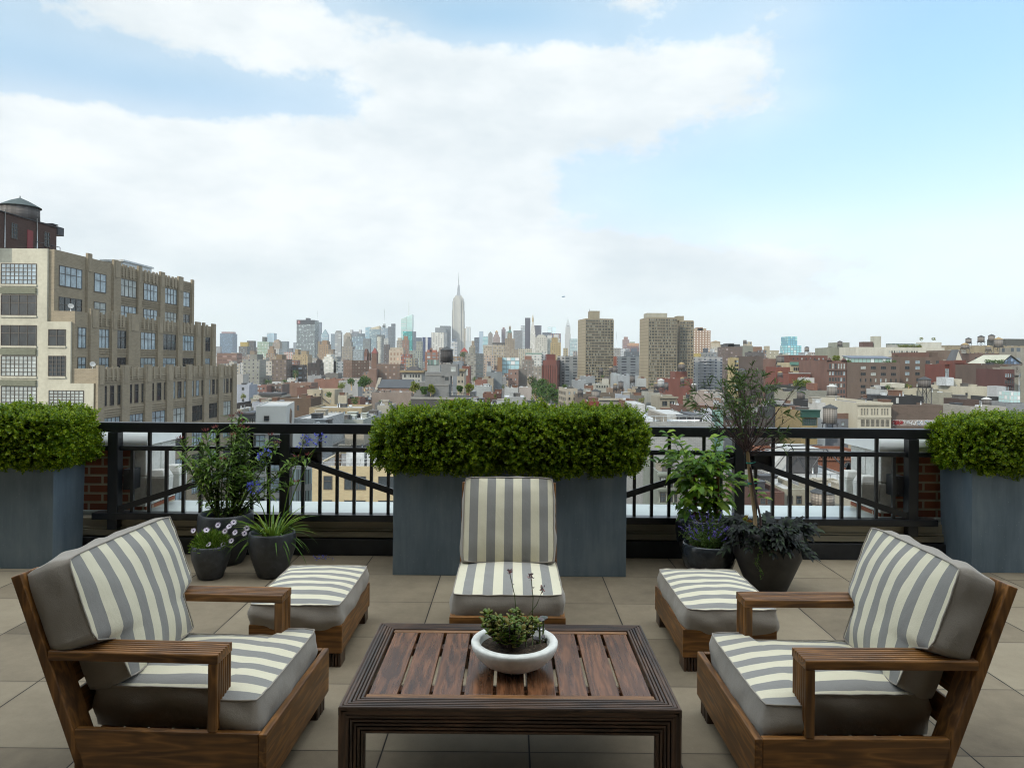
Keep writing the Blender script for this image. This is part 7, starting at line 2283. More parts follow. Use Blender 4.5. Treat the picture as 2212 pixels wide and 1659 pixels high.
mid(2, 700, 1018, 1345, 300, 16, (.26, .17, .11), R_GREY, 'brown brick house with one dark window and a red brick flank', wins=[(0, 2, 3, 4, 1, 1, 2.2, 1, 2, dict(m0=.3, m1=.3))], clutter=3, ref='the brown brick house')
mid(2, 980, 1250, 1262, 330, 16, (.6, .53, .39), R_TAN, 'cream rendered building with a diagonal outside stair', wins=[(0, 4, 1.8, 3, 2, .5, 1.1, 1, 1, dict(m0=.2))], clutter=3, mwall=W_((.6, .53, .39)),
    extra=stair, ref='the cream stair building')

mid(2, 1283, 1368, 1318, 318, 12, (.66, .6, .46), R_TAN, 'narrow cream wall house standing alone', mwall=W_((.66, .6, .46)))
mid(2, 1365, 1500, 1350, 320, 12, (.36, .17, .12), R_GREY, 'dark brick yard house with trees behind the narrow cream wall', clutter=3)
mid(2, 1000, 1516, 1440, 232, 18, (.52, .42, .26), R_WHITE, 'long tan building with a row of windows under a pale roof', wins=[(0, 8, 1.1, 2.4, 4, .6, 1.05, 1, 2, dict(m0=.3, m1=.04))], clutter=4, mwall=W_((.52, .42, .26)), ref='the long tan building')

def medallion(r, loc, h):
    a, b = Vector(loc[1]), Vector(loc[2]); c = (a + b) / 2; e = (b - a).normalized(); n_ = Vector((e.y, -e.x))
    m = MB(); m.lathe([(0, .12), (1.0, .12), (1.1, .2), (1.55, .2), (1.6, .14), (1.9, .14), (1.95, 0)], 28, m=[0, 1, 0, 0, 1, 0]); o = m.build('round_medallion', [W_((.3, .17, .1)), W_((.5, .47, .42))], r)
    o.location = (c.x, c.y, h - 2.9); o.rotation_euler = (R(90), 0, math.atan2(n_.y, n_.x) + R(90)); o.scale = (min(1, (b - a).length * .22), 1, 1)
    x0, x1 = loc[0][0], loc[1][0]; w = x1 - x0
    add_window(r, (x0 + w * .38, loc[0][1] - .02, h - 2.4), (1, 0), 1.0, 1.0, 1, 2, G_DARK)

mid(2, 480, 776, 1422, 140, 16, (.74, .74, .70), R_WHITE, 'plain white rooftop house with a round medallion on its flank', mwall=W_((.74, .74, .70), .8, .08), side=836, extra=medallion, parapet=.2, clutter=0, ref='the white medallion house')
mid(2, 838, 1132, 1548, 155, 20, (.66, .68, .68), R_WHITE, 'flat white roof right beside the medallion house', parapet=.3, clutter=3)
mid(2, 1132, 1530, 1555, 175, 18, (.58, .62, .56), R_WHITE, 'roof with white ducts and pale green hut near the hedge', clutter=7)
mid(2, 1520, 1630, 1500, 190, 12, (.6, .62, .62), R_WHITE, 'small white gabled roof near the hedge', clutter=2)
mid(2, 1668, 1790, 1418, 250, 14, (.58, .56, .48), R_TAN, 'pale cream wall house touching the hedge tip', mwall=W_((.58, .56, .48)))
mid(2, 285, 445, 1395, 250, 16, (.05, .045, .045), R_BLACK, 'black brick house beside the loft building', clutter=3, ref='the black house by the loft')
mid(2, 440, 625, 1385, 235, 14, (.5, .53, .6), R_DARK, 'pale blue wall with a dark pitched roof behind the medallion house', mwall=W_((.5, .53, .6)))
mid(2, 285, 482, 1500, 165, 18, (.52, .55, .6), R_BLACK, 'pale blue house with a curved black cornice beside the loft building', mwall=W_((.52, .55, .6)), wins=[(0, 7, 1.0, 2.6, 3, .5, 1.4, 1, 2)], extra=cap(-.02, 1.04, .4, M_STEEL, 'cornice', -.12, .02), clutter=2, ref='the pale blue corniced house')
mid(2, 285, 335, 1455, 170, 8, (.58, .54, .44), R_TAN, 'narrow cream stack beside the loft building')
mid(2, 450, 732, 1318, 360, 14, (.56, .53, .46), R_WHITE, 'white row house under a dark flat canopy roof', extra=cap(.22, 1.0, 1.2, M_STEEL, 'canopy', -.1, .6), clutter=3)
mid(2, 290, 412, 1215, 430, 14, (.5, .54, .62), R_WHITE, 'pale lilac blue house with one window near the loft building', wins=[(0, 1, 1.5, 3.4, 3, 1.4, 1.8, 2, 2)], mwall=W_((.5, .54, .62)))
mid(2, 362, 582, 1222, 470, 16, (.38, .2, .16), R_GREY, 'pink brick tenement row with fire escapes', wins=[(0, 7, 1.2, 2.8, 4, .9, 1.5, 1, 2)], clutter=3, ref='the pink tenement row')
mid(2, 580, 735, 1210, 480, 16, (.28, .2, .17), R_GREY, 'brown grey tenement row next to the pink one', wins=[(0, 6, 1.2, 2.8, 4, .8, 1.5, 1, 2)], clutter=4)
mid(2, 730, 1020, 1195, 520, 18, (.36, .22, .16), R_WHITE, 'orange brick low block with a white roof patch', clutter=5)
mid(2, 880, 1010, 1240, 430, 14, (.27, .13, .09), R_TAN, 'dark orange brick gable house', clutter=2)
mid(2, 1050, 1330, 1160, 560, 18, (.4, .2, .14), R_TAN, 'salmon brick row before the white stepped block', clutter=6)
mid(2, 1160, 1285, 1100, 640, 16, (.26, .25, .23), R_GREY, 'grey stone church like house before the turreted brick block', clutter=5)
mid(2, 985, 1120, 1125, 640, 16, (.42, .43, .44), R_GREY, 'grey metal roof row below the dark church', clutter=4)
mid(2, 1290, 1480, 1175, 520, 16, (.5, .5, .5), R_WHITE, 'pale roof row with white parapets before the turreted brick block', clutter=5)
mid(2, 285, 350, 1110, 620, 14, (.6, .58, .54), R_WHITE, 'white row house ends beside the loft building', clutter=3)

def churchroof(r, loc, h):
    x0, x1 = loc[0][0], loc[1][0]; y0, y1 = loc[0][1], loc[3][1]; ym = (y0 + y1) / 2
    m = MB(); m.v.extend([(x0, y0 - .4, h), (x1, y0 - .4, h), (x1, ym, h + 4.5), (x0, ym, h + 4.5), (x1, y1, h), (x0, y1, h)])
    m.face((0, 1, 2, 3)); m.face((3, 2, 4, 5)); m.build('slate_roof', W_((.075, .085, .1), .6), r)
    m = MB(); m.v.extend([(x0 - 1.2, y0 - 1, h - 1), (x0 - 1.2, y1 + 1, h - 1), (x0 - 1.2, ym, h + 5.4), (x0 + .5, y0 - 1, h - 1), (x0 + .5, y1 + 1, h - 1), (x0 + .5, ym, h + 5.4)])
    m.face((0, 2, 1)); m.face((3, 4, 5)); m.face((0, 3, 5, 2)); m.face((1, 2, 5, 4)); m.build('stone_gable', W_((.42, .38, .3)), r)
    for k in range(5):
        m = MB(); m.lathe([(0, .3), (1.5, .3), (1.9, 0)], 14); o = m.build('round_window', G_DARK, r); o.location = (x0 + (x1 - x0) * (.12 + .19 * k), y0 - .02, h - 3.2); o.rotation_euler = (R(90), 0, 0)

mid(3, 85, 422, 1245, 400, 20, (.36, .22, .16), R_DARK, 'long church nave with a dark slate roof and round windows', extra=churchroof, parapet=0, name='church', cat='church', ref='the slate roofed church')

def awning(r, loc, h):
    x0, x1 = loc[0][0], loc[1][0]; y0, y1 = loc[0][1], loc[3][1]; cx, cy = (x0 + x1) / 2, (y0 + y1) / 2; w, d_ = (x1 - x0) / 2, (y1 - y0) / 2
    m = MB(); m.box(x0 - 1.4, x1 + 1.4, y0 - 1.6, y1 + 1, h + .02, h + 1.2); m.build('tan_eaves', W_((.44, .34, .19)), r)
    m = MB(); m.frustum(cx, cy, h + 1.22, h + 3.6, w * .75, d_ * .9, w * .35, d_ * .3); m.build('dark_roof', W_((.1, .09, .09)), r)

mid(3, 332, 520, 1095, 430, 18, (.62, .62, .57), R_DARK, 'white house with tan eaves and a dark hipped roof', wins=[(0, 6, 1.2, 3.2, 3, 1, 1.7, 1, 2)], extra=awning, mwall=W_((.62, .62, .57)), parapet=0, ref='the white hipped roof house')
mid(3, 575, 700, 1020, 420, 12, (.46, .49, .48), M_GALV, 'grey plant room with green louvres behind the black tank', extra=cap(.05, .9, 3, m_facade((.3, .34, .33), (.08, .12, .11), 2, 60, .6, .9), 'louvres', -.03, .05), parapet=.2)
mid(3, 828, 922, 985, 470, 14, (.34, .38, .42), M_GALV, 'pale blue grey metal roof behind the black tank', mwall=W_((.34, .38, .42)))
mid(3, 868, 940, 1080, 330, 14, (.55, .5, .4), R_TAN, 'cream house with a tan eaves roof right of the grey brick penthouse', wins=[(0, 2, 1.2, 3, 3, .6, 1.2, 1, 2)], extra=cap(-.1, 1.1, .8, W_((.42, .33, .18)), 'eaves', -.1, .9))
mid(3, 918, 992, 1030, 360, 14, (.33, .13, .09), R_GREY, 'red brick house with a big framed window right of the black tank', wins=[(0, 1, 1.5, 5, 1, 2.2, 3.4, 2, 3)])

# grey brick penthouse with the black tank
def greyhouse():
    GBk = m_brick('grey_brick', (.16, .165, .165), (.13, .135, .135), (.2, .2, .2), .8, .26, .02, .9, .2)
    d = 238.0
    p = P(U(3, 715), 780, d)
    r = empty('rooftop_house', (p.x, d, ZG), 'grey brick stepped rooftop house carrying the black water tank', 'building')
    def bx(nm, x0, x1, y0, y1, dy0, dy1, mt):
        a, b = P(U(3, x0), V(3, y0), d), P(U(3, x1), V(3, y0), d); z1 = (a.z + b.z) / 2; z0 = P(U(3, (x0 + x1) / 2), V(3, y1), d).z
        m = MB(); m.box(a.x - p.x, b.x - p.x, dy0, dy1, z0 - ZG, z1 - ZG); return m.build(nm, mt, r)
    bx('lower_block', 640, 788, 1210, 1800, 0, 10, GBk); bx('middle_block', 546, 742, 1090, 1800, 2.2, 12, GBk); bx('upper_block', 705, 872, 1012, 1130, 1.5, 9, GBk)
    bx('stair_block', 742, 800, 1130, 1240, 1.2, 8, GBk); bx('stone_band', 546, 742, 1118, 1126, 2.05, 2.195, W_((.4, .39, .36))); bx('stone_band', 640, 788, 1216, 1224, -.15, -.004, W_((.4, .39, .36)))
    bx('side_wall', 430, 545, 1190, 1800, 4, 12, GBk); bx('right_wing', 985, 1042, 1285, 1800, 2, 12, GBk); bx('base_roof', 430, 985, 1335, 1900, -4, 14, R_DARK)
    bx('roof_parapet', 430, 985, 1330, 1350, -4.2, -4.002, W_((.45, .44, .4)))
    a = P(U(3, 828), V(3, 1063), d)
    add_window(r, (a.x - p.x, 1.48, a.z - ZG), (1, 0), 1.7, 1.7, 1, 1, G_BLIND, R_WHITE)
    a = P(U(3, 765), V(3, 1155), d); add_window(r, (a.x - p.x, 1.18, a.z - ZG), (1, 0), 1.2, 1.2, 2, 1, G_DARK)
    m = MB(); q = P(U(3, 780), V(3, 1330), d); e = P(U(3, 965), V(3, 1300), d)
    for i in range(12): x = q.x + (e.x - q.x) * i / 11; m.tube([(x - p.x, -.5, q.z - ZG), (x - p.x, -.5, q.z - ZG + 1.2)], .05, 4)
    m.tube([(q.x - p.x, -.5, q.z - ZG + 1.2), (e.x - p.x, -.5, q.z - ZG + 1.2)], .06, 4); m.build('terrace_rail', M_STEEL, r)
    BOXES.append((p.x - 12, p.x + 12, d - 5, d + 14)); NB.append((U(3, 715), d, 'the grey brick rooftop house'))
    tank(3, 766, 836, 990, 122, d + 4, 'near black water tank with a pointed roof on the grey brick rooftop house', 'dark', 4, 1012)
    for (x, y0, y1, w, sd, lab, lf) in ((445, 1180, 1300, 60, 1, 'rooftop tree at the left end of the grey brick house terrace', 'tree2'), (610, 1215, 1325, 40, 2, 'rooftop tree against the lower grey brick block', 'tree2'),
                                        (545, 1240, 1320, 45, 5, 'dark rooftop shrub between two terrace trees', 'tree'), (885, 1215, 1310, 36, 3, 'dark slim rooftop tree right of the grey brick block', 'tree'), (990, 1205, 1320, 52, 4, 'rooftop tree at the right end of the grey brick house terrace', 'tree2')):
        b = P(U(3, x), V(3, y1), d - 1); t = P(U(3, x), V(3, y0), d - 1)
        tree(b, t.z - b.z, w * CROPS[3][2] * KU / F * d, lab, lf, 700, sd, 'tree', 'trees on the grey brick house terrace', .45, .25)

greyhouse()
mid(3, 1030, 1200, 1230, 300, 14, (.56, .6, .6), R_WHITE, 'pale glass fronted roof house beside the grey brick wing', clutter=4)
mid(3, 1122, 1300, 1300, 262, 14, (.34, .17, .12), R_TAN, 'salmon brick house with a young yellow green tree', clutter=3, ref='the salmon brick house')
mid(3, 1155, 1312, 1090, 480, 16, (.32, .36, .38), M_GALV, 'grey seamed roof house with a small cupola', mwall=W_((.32, .36, .38)), extra=multi(cap(.02, .3, 4, W_((.5, .55, .56))), cap(.08, .24, 7, W_((.2, .2, .22)), 'cupola', .3, .7)))
mid(3, 1045, 1160, 1165, 430, 14, (.4, .19, .14), R_GREY, 'rose brick row house before the seamed roof house', clutter=3)
mid(3, 1110, 1225, 1150, 470, 14, (.5, .44, .34), R_TAN, 'sandy low block behind the rose brick row house', clutter=2)
mid(3, 1225, 1350, 1140, 520, 14, (.42, .44, .46), M_GALV, 'grey glass and metal roof row', clutter=5)
mid(3, 1372, 1472, 1065, 500, 14, (.42, .27, .22), R_GREY, 'rose grey tall house with two small windows', wins=[(0, 2, 2.2, 4, 3, .9, 1.2, 1, 1)], ref='the rose grey tall house')
mid(3, 1472, 1556, 1060, 510, 14, (.3, .27, .24), R_GREY, 'grey brown tall house beside the rose grey one')
far(3, 1510, 1625, 970, 900, (.32, .28, .24), 'brown apartment block above the tree tops', 4, 4, .45, .5, (.1, .1, .1), extra=steps([(.6, 5)], W_((.4, .2, .14))))
far(3, 1622, 1706, 1030, 800, (.42, .38, .32), 'tan apartment block next to the red sandstone block', 4, 4, .45, .5, (.12, .12, .12))
mid(3, 1330, 1532, 1335, 282, 18, (.55, .57, .57), M_GALV, 'long pale metal shed roof with roof vents', clutter=4, parapet=.2)
mid(3, 1335, 1470, 1245, 330, 12, (.58, .6, .6), R_WHITE, 'white two step house with dark roof plants', clutter=4)
mid(3, 1200, 1330, 1400, 235, 14, (.64, .67, .68), R_WHITE, 'white low roof right behind the hedge', clutter=4)
mid(3, 1480, 1600, 1240, 360, 12, (.56, .5, .46), R_TAN, 'pinkish row house ends beside the trees', clutter=5)
mid(3, 1530, 1690, 1400, 262, 14, (.6, .6, .58), R_WHITE, 'white terrace roofs before the trees', clutter=5)
mid(3, 700, 830, 1385, 225, 10, (.3, .1, .08), R_GREY, 'dark red brick house front right above the hedge', clutter=1)
mid(3, 860, 985, 1390, 222, 10, (.56, .57, .56), R_WHITE, 'pale arched roof right above the hedge')
mid(3, 985, 1120, 1375, 228, 12, (.58, .6, .62), R_WHITE, 'white roof with a row of vents right above the hedge', clutter=8)
mid(3, 30, 420, 1290, 340, 18, (.4, .32, .27), R_GREY, 'pinkish low row before the slate roofed church', clutter=8)
mid(3, 60, 180, 1395, 265, 12, (.3, .3, .3), R_DARK, 'grey yard house with trees left of the hedge tip', clutter=4)

for i, (c, x, y0, y1, w, d, lf, lab) in enumerate((
        (2, 1415, 1150, 1270, 62, 470, 'tree', 'dark street tree left of the slate roofed church'), (2, 1545, 1140, 1280, 90, 440, 'tree', 'largest dark tree left of the slate roofed church'),
        (2, 1310, 1200, 1260, 60, 460, 'tree2', 'low yellow green bush tree among the row houses'), (2, 865, 1070, 1170, 46, 700, 'tree', 'tree at the foot of the brown apartment slab'),
        (2, 1450, 1340, 1420, 52, 290, 'tree', 'yard tree beside the narrow cream wall house'), (2, 1715, 1370, 1450, 60, 280, 'tree', 'yard tree behind the pale cream wall by the hedge'),
        (2, 350, 1310, 1360, 40, 330, 'tree2', 'small bright tree near the loft building corner'), (2, 455, 1330, 1400, 36, 320, 'tree', 'small dark tree near the loft building corner'),
        (2, 600, 1170, 1220, 40, 600, 'tree', 'tree between the grey concrete slab and brown apartment slab'), (2, 760, 1170, 1215, 40, 600, 'tree', 'tree under the brown apartment slab corner'),
        (2, 1190, 1290, 1340, 45, 325, 'tree', 'terrace shrub tree on the cream stair building'), (2, 1650, 1530, 1640, 60, 160, 'tree', 'dark blue green tree low beside the hedge'),
        (3, 1610, 1090, 1330, 75, 520, 'tree', 'tall dark tree in the avenue, nearest its far end'), (3, 1680, 1130, 1400, 95, 470, 'tree', 'broad dark tree in the middle of the avenue'),
        (3, 1640, 1200, 1420, 80, 420, 'tree', 'dark tree on the near left side of the avenue'), (3, 1760, 1200, 1430, 105, 400, 'tree', 'broad dark tree below the red sandstone block'),
        (3, 1830, 1230, 1440, 95, 370, 'tree', 'broad dark tree in front of the cream corner house'), (3, 1720, 1280, 1450, 80, 340, 'tree', 'nearest dark tree of the avenue just above the hedge'),
        (3, 1240, 1305, 1370, 26, 258, 'tree2', 'young yellow green tree on the salmon brick house'), (3, 1340, 1340, 1400, 24, 250, 'tree', 'small dark roof shrub by the metal shed'), (3, 1535, 1335, 1400, 26, 270, 'tree', 'small dark roof tree at the end of the metal shed'),
        (3, 1040, 1140, 1190, 26, 420, 'tree', 'small tree behind the rose brick row house'), (3, 1320, 1210, 1270, 20, 330, 'tree', 'small slim tree beside the white two step house'),
        (3, 930, 890, 960, 40, 1000, 'tree', 'tree in front of the red pyramid roof'), (4, 390, 1040, 1110, 40, 330, 'tree', 'roof garden tree on the cream corner house'),
        (4, 1390, 1040, 1080, 22, 420, 'tree', 'small tree by the foot of the second concrete tower'), (4, 1275, 1200, 1290, 40, 268, 'tree2', 'terrace bush tree among the grey houses before the hedge'), (4, 830, 950, 985, 26, 450, 'tree', 'small roof tree behind the rust brown barrel tank'),
        (6, 530, 855, 940, 40, 272, 'tree', 'roof tree left of the pale blue white house'), (6, 790, 850, 920, 42, 264, 'tree2', 'roof tree under the rusty brown tank'))):
    b = P(U(c, x), V(c, y1), d); t = P(U(c, x), V(c, y0), d)
    hh = t.z - b.z
    big = c == 3 and hh > 20
    if big: b.z = ZG; hh = t.z - ZG
    tree(b, hh, w * CROPS[c][2] * KU / F * d, lab, lf, 1400 if big or w > 85 else 500, 60 + i, 'tree', 'trees among the houses', None, .5 if big else .3)

# ---------------------------------------------------------------- houses seen through the railing
def whitefront(r, loc, h):
    x0, x1 = loc[0][0], loc[1][0]; w = x1 - x0; y = loc[0][1]
    m = MB()
    for a in (.0, .39, .78): pass
    m.box(x0, x1, y - .3, y - .02, h - .5, h + .2); m.build('coping', R_WHITE, r)

mid(8, 715, 1130, 148, 128, 14, (.72, .73, .7), R_WHITE, 'white framed apartment front with tall dark windows behind the oleander', mwall=W_((.72, .73, .7), .7, .08),
    wins=[(0, 1, .6, 3.75, 7, 3.3, 2.7, 3, 2, dict(m0=.07, m1=.60)), (0, 1, .6, 3.75, 7, 2.0, 2.7, 2, 2, dict(m0=.40, m1=.38)), (0, 1, .6, 3.75, 7, 2.0, 2.7, 2, 2, dict(m0=.70, m1=.06))], extra=whitefront, ref='the white framed apartments')

def baywall(r, loc, h):
    x0, x1 = loc[0][0], loc[1][0]; y = loc[0][1]; cx = (x0 + x1) / 2; w = (x1 - x0) / 2
    pts = [(cx + w * math.cos(t), y - w * .5 * math.sin(t)) for t in [math.pi * k / 12 for k in range(13)]]
    for k in range(8):
        z = h - (k + 1) * 3.6
        m = MB(); m.prism([(p[0], p[1]) for p in pts[::-1]], z, z + 1.1); m.build('spandrel', W_((.36, .38, .38)), r)
        m = MB(); q = [(cx + (p[0] - cx) * .985, y + (p[1] - y) * .985) for p in pts[::-1]]; m.prism(q, z + 1.102, z + 3.598); m.build('glass_band', m_facade((.06, .07, .07), (.1, .13, .13), 1.0, 60, .86, .98, .3, .05), r)

mid(8, 1140, 1385, 470, 122, 12, (.3, .32, .32), R_GREY, 'grey building with a rounded glass bay behind the railing post', mwall=W_((.3, .32, .32)), extra=baywall, parapet=.3)
mid(8, 1140, 1345, 160, 150, 12, (.42, .45, .5), R_WHITE, 'blue grey glass block left of the tan roof behind the railing', mwall=m_facade((.36, .4, .44), (.1, .14, .16), 2.2, 3.6, .7, .7), parapet=.3)

def acroof(r, loc, h):
    x0, x1 = loc[0][0], loc[1][0]; w = x1 - x0; y = loc[0][1]
    for fx, s in ((.3, 1.5), (.5, 1.7), (.68, 1.5)):
        m = MB(); m.box(x0 + w * fx, x0 + w * fx + s * 1.7, y + 1.5, y + 4.5, h - .3, h + 1.9); m.build('cooling_unit', M_GALV, r)
    m = MB()
    for z in (.5, 1.0): m.tube([(x0, y + .4, h + z), (x1, y + .4, h + z)], .035, 4)
    for i in range(12): xx = x0 + w * i / 11; m.tube([(xx, y + .4, h - .3), (xx, y + .4, h + 1)], .035, 4)
    m.build('roof_rail', M_GALV, r)
    m = MB(); m.box(x0 + w * .2, x0 + w * .25, y + .8, y + 1.8, h - .3, h + 1.5); m.build('chimney', m_bricky((.36, .24, .15)), r)

mid(8, 1385, 2300, 452, 100, 16, (.58, .46, .25), R_GREY, 'yellow brick building with sash windows and roof cooling units', mwall=m_brick('yellow_brick', (.42, .35, .21), (.37, .3, .18), (.36, .31, .22), .6, .2, .012, .9, .15),
    wins=[(0, 1, 1.35, 3.35, 5, 1.2, 1.9, 1, 2, dict(m0=.11, m1=.81, pane=G_DARK)), (0, 1, 1.35, 3.35, 5, 3.0, 1.9, 3, 1, dict(m0=.31, m1=.49, pane=G_DARK)), (0, 1, 1.35, 3.35, 5, 2.6, 1.9, 2, 1, dict(m0=.62, m1=.18, pane=G_DARK)), (0, 1, 1.35, 3.35, 5, 1.4, 1.9, 1, 2, dict(m0=.84, m1=.06))], extra=acroof, parapet=.25, ref='the yellow brick building')
mid(8, 1480, 2100, 300, 150, 22, (.5, .5, .48), R_DARK, 'grey walled flat black roof behind the yellow brick building', parapet=.9, extra=multi(cap(.2, .48, 3.6, W_((.56, .5, .4)), 'roof_hut', .3, .6)), clutter=3)
mid(8, 1480, 1790, 175, 190, 16, (.36, .17, .12), R_BLACK, 'red brick house with cream doors seen under the top rail', wins=[(0, 3, .8, 4, 2, 1.4, 2.4, 1, 1, dict(pane=G_BLIND))])
mid(8, 1780, 2150, 165, 185, 16, (.3, .15, .12), R_GREY, 'dark red party wall seen under the top rail before the hedge', clutter=3)
mid(2, 1010, 1130, 1600, 140, 8, (.5, .53, .55), R_WHITE, 'small pale roof hut under the top rail left of the hedge')

# right: red brick corner with white trim facing the side street
def whitetrim(r, loc, h):
    a, b = Vector(loc[3]), Vector(loc[0]); e = (b - a); ln = e.length; e.normalize(); n_ = Vector((e.y, -e.x)); ang = math.atan2(e.y, e.x)
    for k in range(9):
        m = MB(); m.box(0, ln, -.22, -.02, -.12, .2)
        for i in range(14): x = ln * (i + .5) / 14; m.box(x - .55, x + .55, -.14, -.03, -.6, -.13)
        o = m.build('white_course', W_((.62, .58, .5)), r); o.location = (a.x, a.y, h - .5 - 2.4 * k); o.rotation_euler = (0, 0, ang)
        m = MB()
        for i in range(14): x = ln * (i + .5) / 14; m.box(x - .5, x + .5, -.06, -.03, -1.9, -.62)
        o = m.build('window_row', G_DARK, r); o.location = (a.x, a.y, h - .5 - 2.4 * k); o.rotation_euler = (0, 0, ang)

mid(9, 262, 420, 238, 138, 60, (.36, .1, .05), R_GREY, 'orange red brick house with white window courses along the side street', side=165, mwall=m_bricky((.38, .1, .055)), extra=whitetrim, parapet=.5, ref='the white coursed brick house')

def greenfront(r, loc, h):
    x0, x1 = loc[0][0], loc[1][0]; w = x1 - x0; y = loc[0][1]
    for z in (-.15, -2.6, -5.05, -7.5):
        m = MB(); m.box(x0 - .3, x1 + .3, y - .5, y - .02, h + z - .25, h + z + .1); m.box(x0, x1, y - .3, y - .02, h + z - .55, h + z - .26); m.build('cornice', W_((.34, .38, .32)), r)
    for i in range(6):
        xx = x0 + w * (.02 + .19 * i); m = MB(); m.tube([(xx, y - .15, h - .75), (xx, y - .15, h - 2.5)], .1, 8); m.tube([(xx, y - .15, h - 3.2), (xx, y - .15, h - 4.95)], .1, 8); m.tube([(xx, y - .15, h - 5.65), (xx, y - .15, h - 7.4)], .1, 8); m.build('column', W_((.38, .42, .36)), r)

mid(9, 345, 640, 330, 118, 14, (.33, .37, .32), R_GREY, 'pale green cast iron loft front with slim columns', mwall=W_((.33, .37, .32), .7, .3), wins=[(0, 5, .85, 2.45, 6, .85, 1.55, 2, 2, dict(m0=.02, m1=.02))], extra=greenfront, ref='the pale green loft front')
mid(9, 560, 1130, 345, 112, 14, (.42, .42, .38), R_GREY, 'grey roofs with a white wall behind the vine and tree', clutter=5)
mid(9, 1000, 1115, 420, 104, 10, (.36, .25, .2), R_GREY, 'dusty pink brick wall behind the tree trunk', clutter=2)
mid(9, 1112, 1325, 482, 98, 12, (.19, .085, .06), R_BLACK, 'dark brown brick house with a white sash window and shutter', wins=[(0, 2, .85, 2.4, 4, .75, .85, 2, 2, dict(m0=.08, m1=.4))], clutter=2, ref='the dark brown sash house')
mid(9, 1322, 1500, 462, 99, 12, (.42, .40, .31), R_WHITE, 'sandy rendered house with two black sash windows', wins=[(0, 2, .85, 2.6, 4, .8, 1.15, 1, 2, dict(m0=.06, m1=.16, pane=G_DARK))], mwall=W_((.42, .40, .31), .85, .3), ref='the sandy sash house')
mid(9, 1700, 2000, 480, 101, 12, (.5, .47, .38), R_WHITE, 'pale plaster wall beside the low striped tank', mwall=W_((.5, .47, .38)))
mid(9, 1300, 1960, 395, 125, 22, (.44, .45, .47), R_WHITE, 'grey white flat roof with railings and a steel truss', clutter=3, parapet=.3, extra=truss, ref='the steel truss roof')

def bigarches(r, loc, h):
    x0, x1 = loc[0][0], loc[1][0]; w = x1 - x0; y = loc[0][1]
    m = MB(); m.box(x0, x1, y - .5, y - .02, h - 1.3, h - .9); m.box(x0, x1, y - .6, y - .02, h - .4, h + .1)
    for i in range(40): x = x0 + w * i / 40; m.box(x, x + w / 90, y - .5, y - .03, h - .85, h - .42)
    m.build('brick_cornice', m_bricky((.42, .17, .09)), r)
    for fx, rad in ((.04, .42), (.2, .42), (.74, .9), (.87, .9)):
        m = MB(); a = [math.pi * k / 12 for k in range(13)]; cz = h - 2.6
        pts = [(x0 + w * fx + rad * math.cos(t), y - .05, cz + rad * math.sin(t)) for t in a]
        m.poly(pts[::-1] + [(x0 + w * fx + rad, y - .05, cz - 1.6), (x0 + w * fx - rad, y - .05, cz - 1.6)][::-1]); m.build('arched_window', G_DARK, r)
        m = MB(); m.tube([(p[0], y - .12, p[2]) for p in pts], .12, 4, 0, False); m.build('arch_trim', W_((.2, .16, .15)), r)

mid(9, 1245, 2020, 188, 160, 16, (.4, .15, .075), R_GREY, 'orange brick arched building seen through the right railing', mwall=m_bricky((.42, .155, .08)), extra=bigarches, clutter=3, ref='the orange arched building')

def ivy(r, loc, h):
    rr = random.Random(77); x0, x1 = loc[0][0], loc[1][0]; w = x1 - x0; y = loc[0][1]; m = MB()
    for i in range(2600):
        fx = rr.random()
        if i % 2: p = Vector((x0 + w * fx, y - 1 - rr.random() * 3, h + .3 + rr.random() * .8))
        else: p = Vector((x0 + w * (fx * .55), y - .4 - rr.random() * .5, h - rr.random() * 5))
        m.leaf(p, rv(rr), rv(rr), .55, .4)
    m.build('ivy', MAT['tree2'], r)
    m = MB(); m.box(x0, x1, y - 4, y, h - .1, h + .2)
    for fx in (.02, .35, .68, .98): m.box(x0 + w * fx - .15, x0 + w * fx + .15, y - 4, y - 3.7, h - 6, h - .102)
    m.build('pergola', M_STEEL, r)

mid(9, 1605, 1945, 78, 200, 14, (.1, .1, .1), R_DARK, 'ivy covered pergola roof behind the orange arched building', extra=ivy, ref='the ivy pergola')
mid(9, 1520, 1625, 75, 205, 12, (.4, .3, .26), R_WHITE, 'pinkish house with pale windows left of the ivy pergola', wins=[(0, 3, 3, 4, 2, 1.4, 1.6, 2, 1, dict(pane=G_BLIND))])
mid(9, 1230, 1520, 60, 215, 14, (.35, .36, .36), R_GREY, 'grey cluttered roof with white frames seen under the top rail', clutter=9)
mid(9, 830, 1240, 65, 200, 14, (.5, .52, .52), R_WHITE, 'white roof edge behind the small tree crown', clutter=6)
mid(9, 260, 840, 70, 190, 14, (.24, .24, .25), R_DARK, 'dark grey roof with white pipes behind the vine', clutter=9)
tank(9, 1622, 430, 575, 172, 97, 'low striped wooden tank seen between the railing balusters', 'dark', 2, 640)
tank(9, 985, 60, 160, 120, 180, 'half hidden dark tank behind the small tree trunk top', 'dark', 1, None)

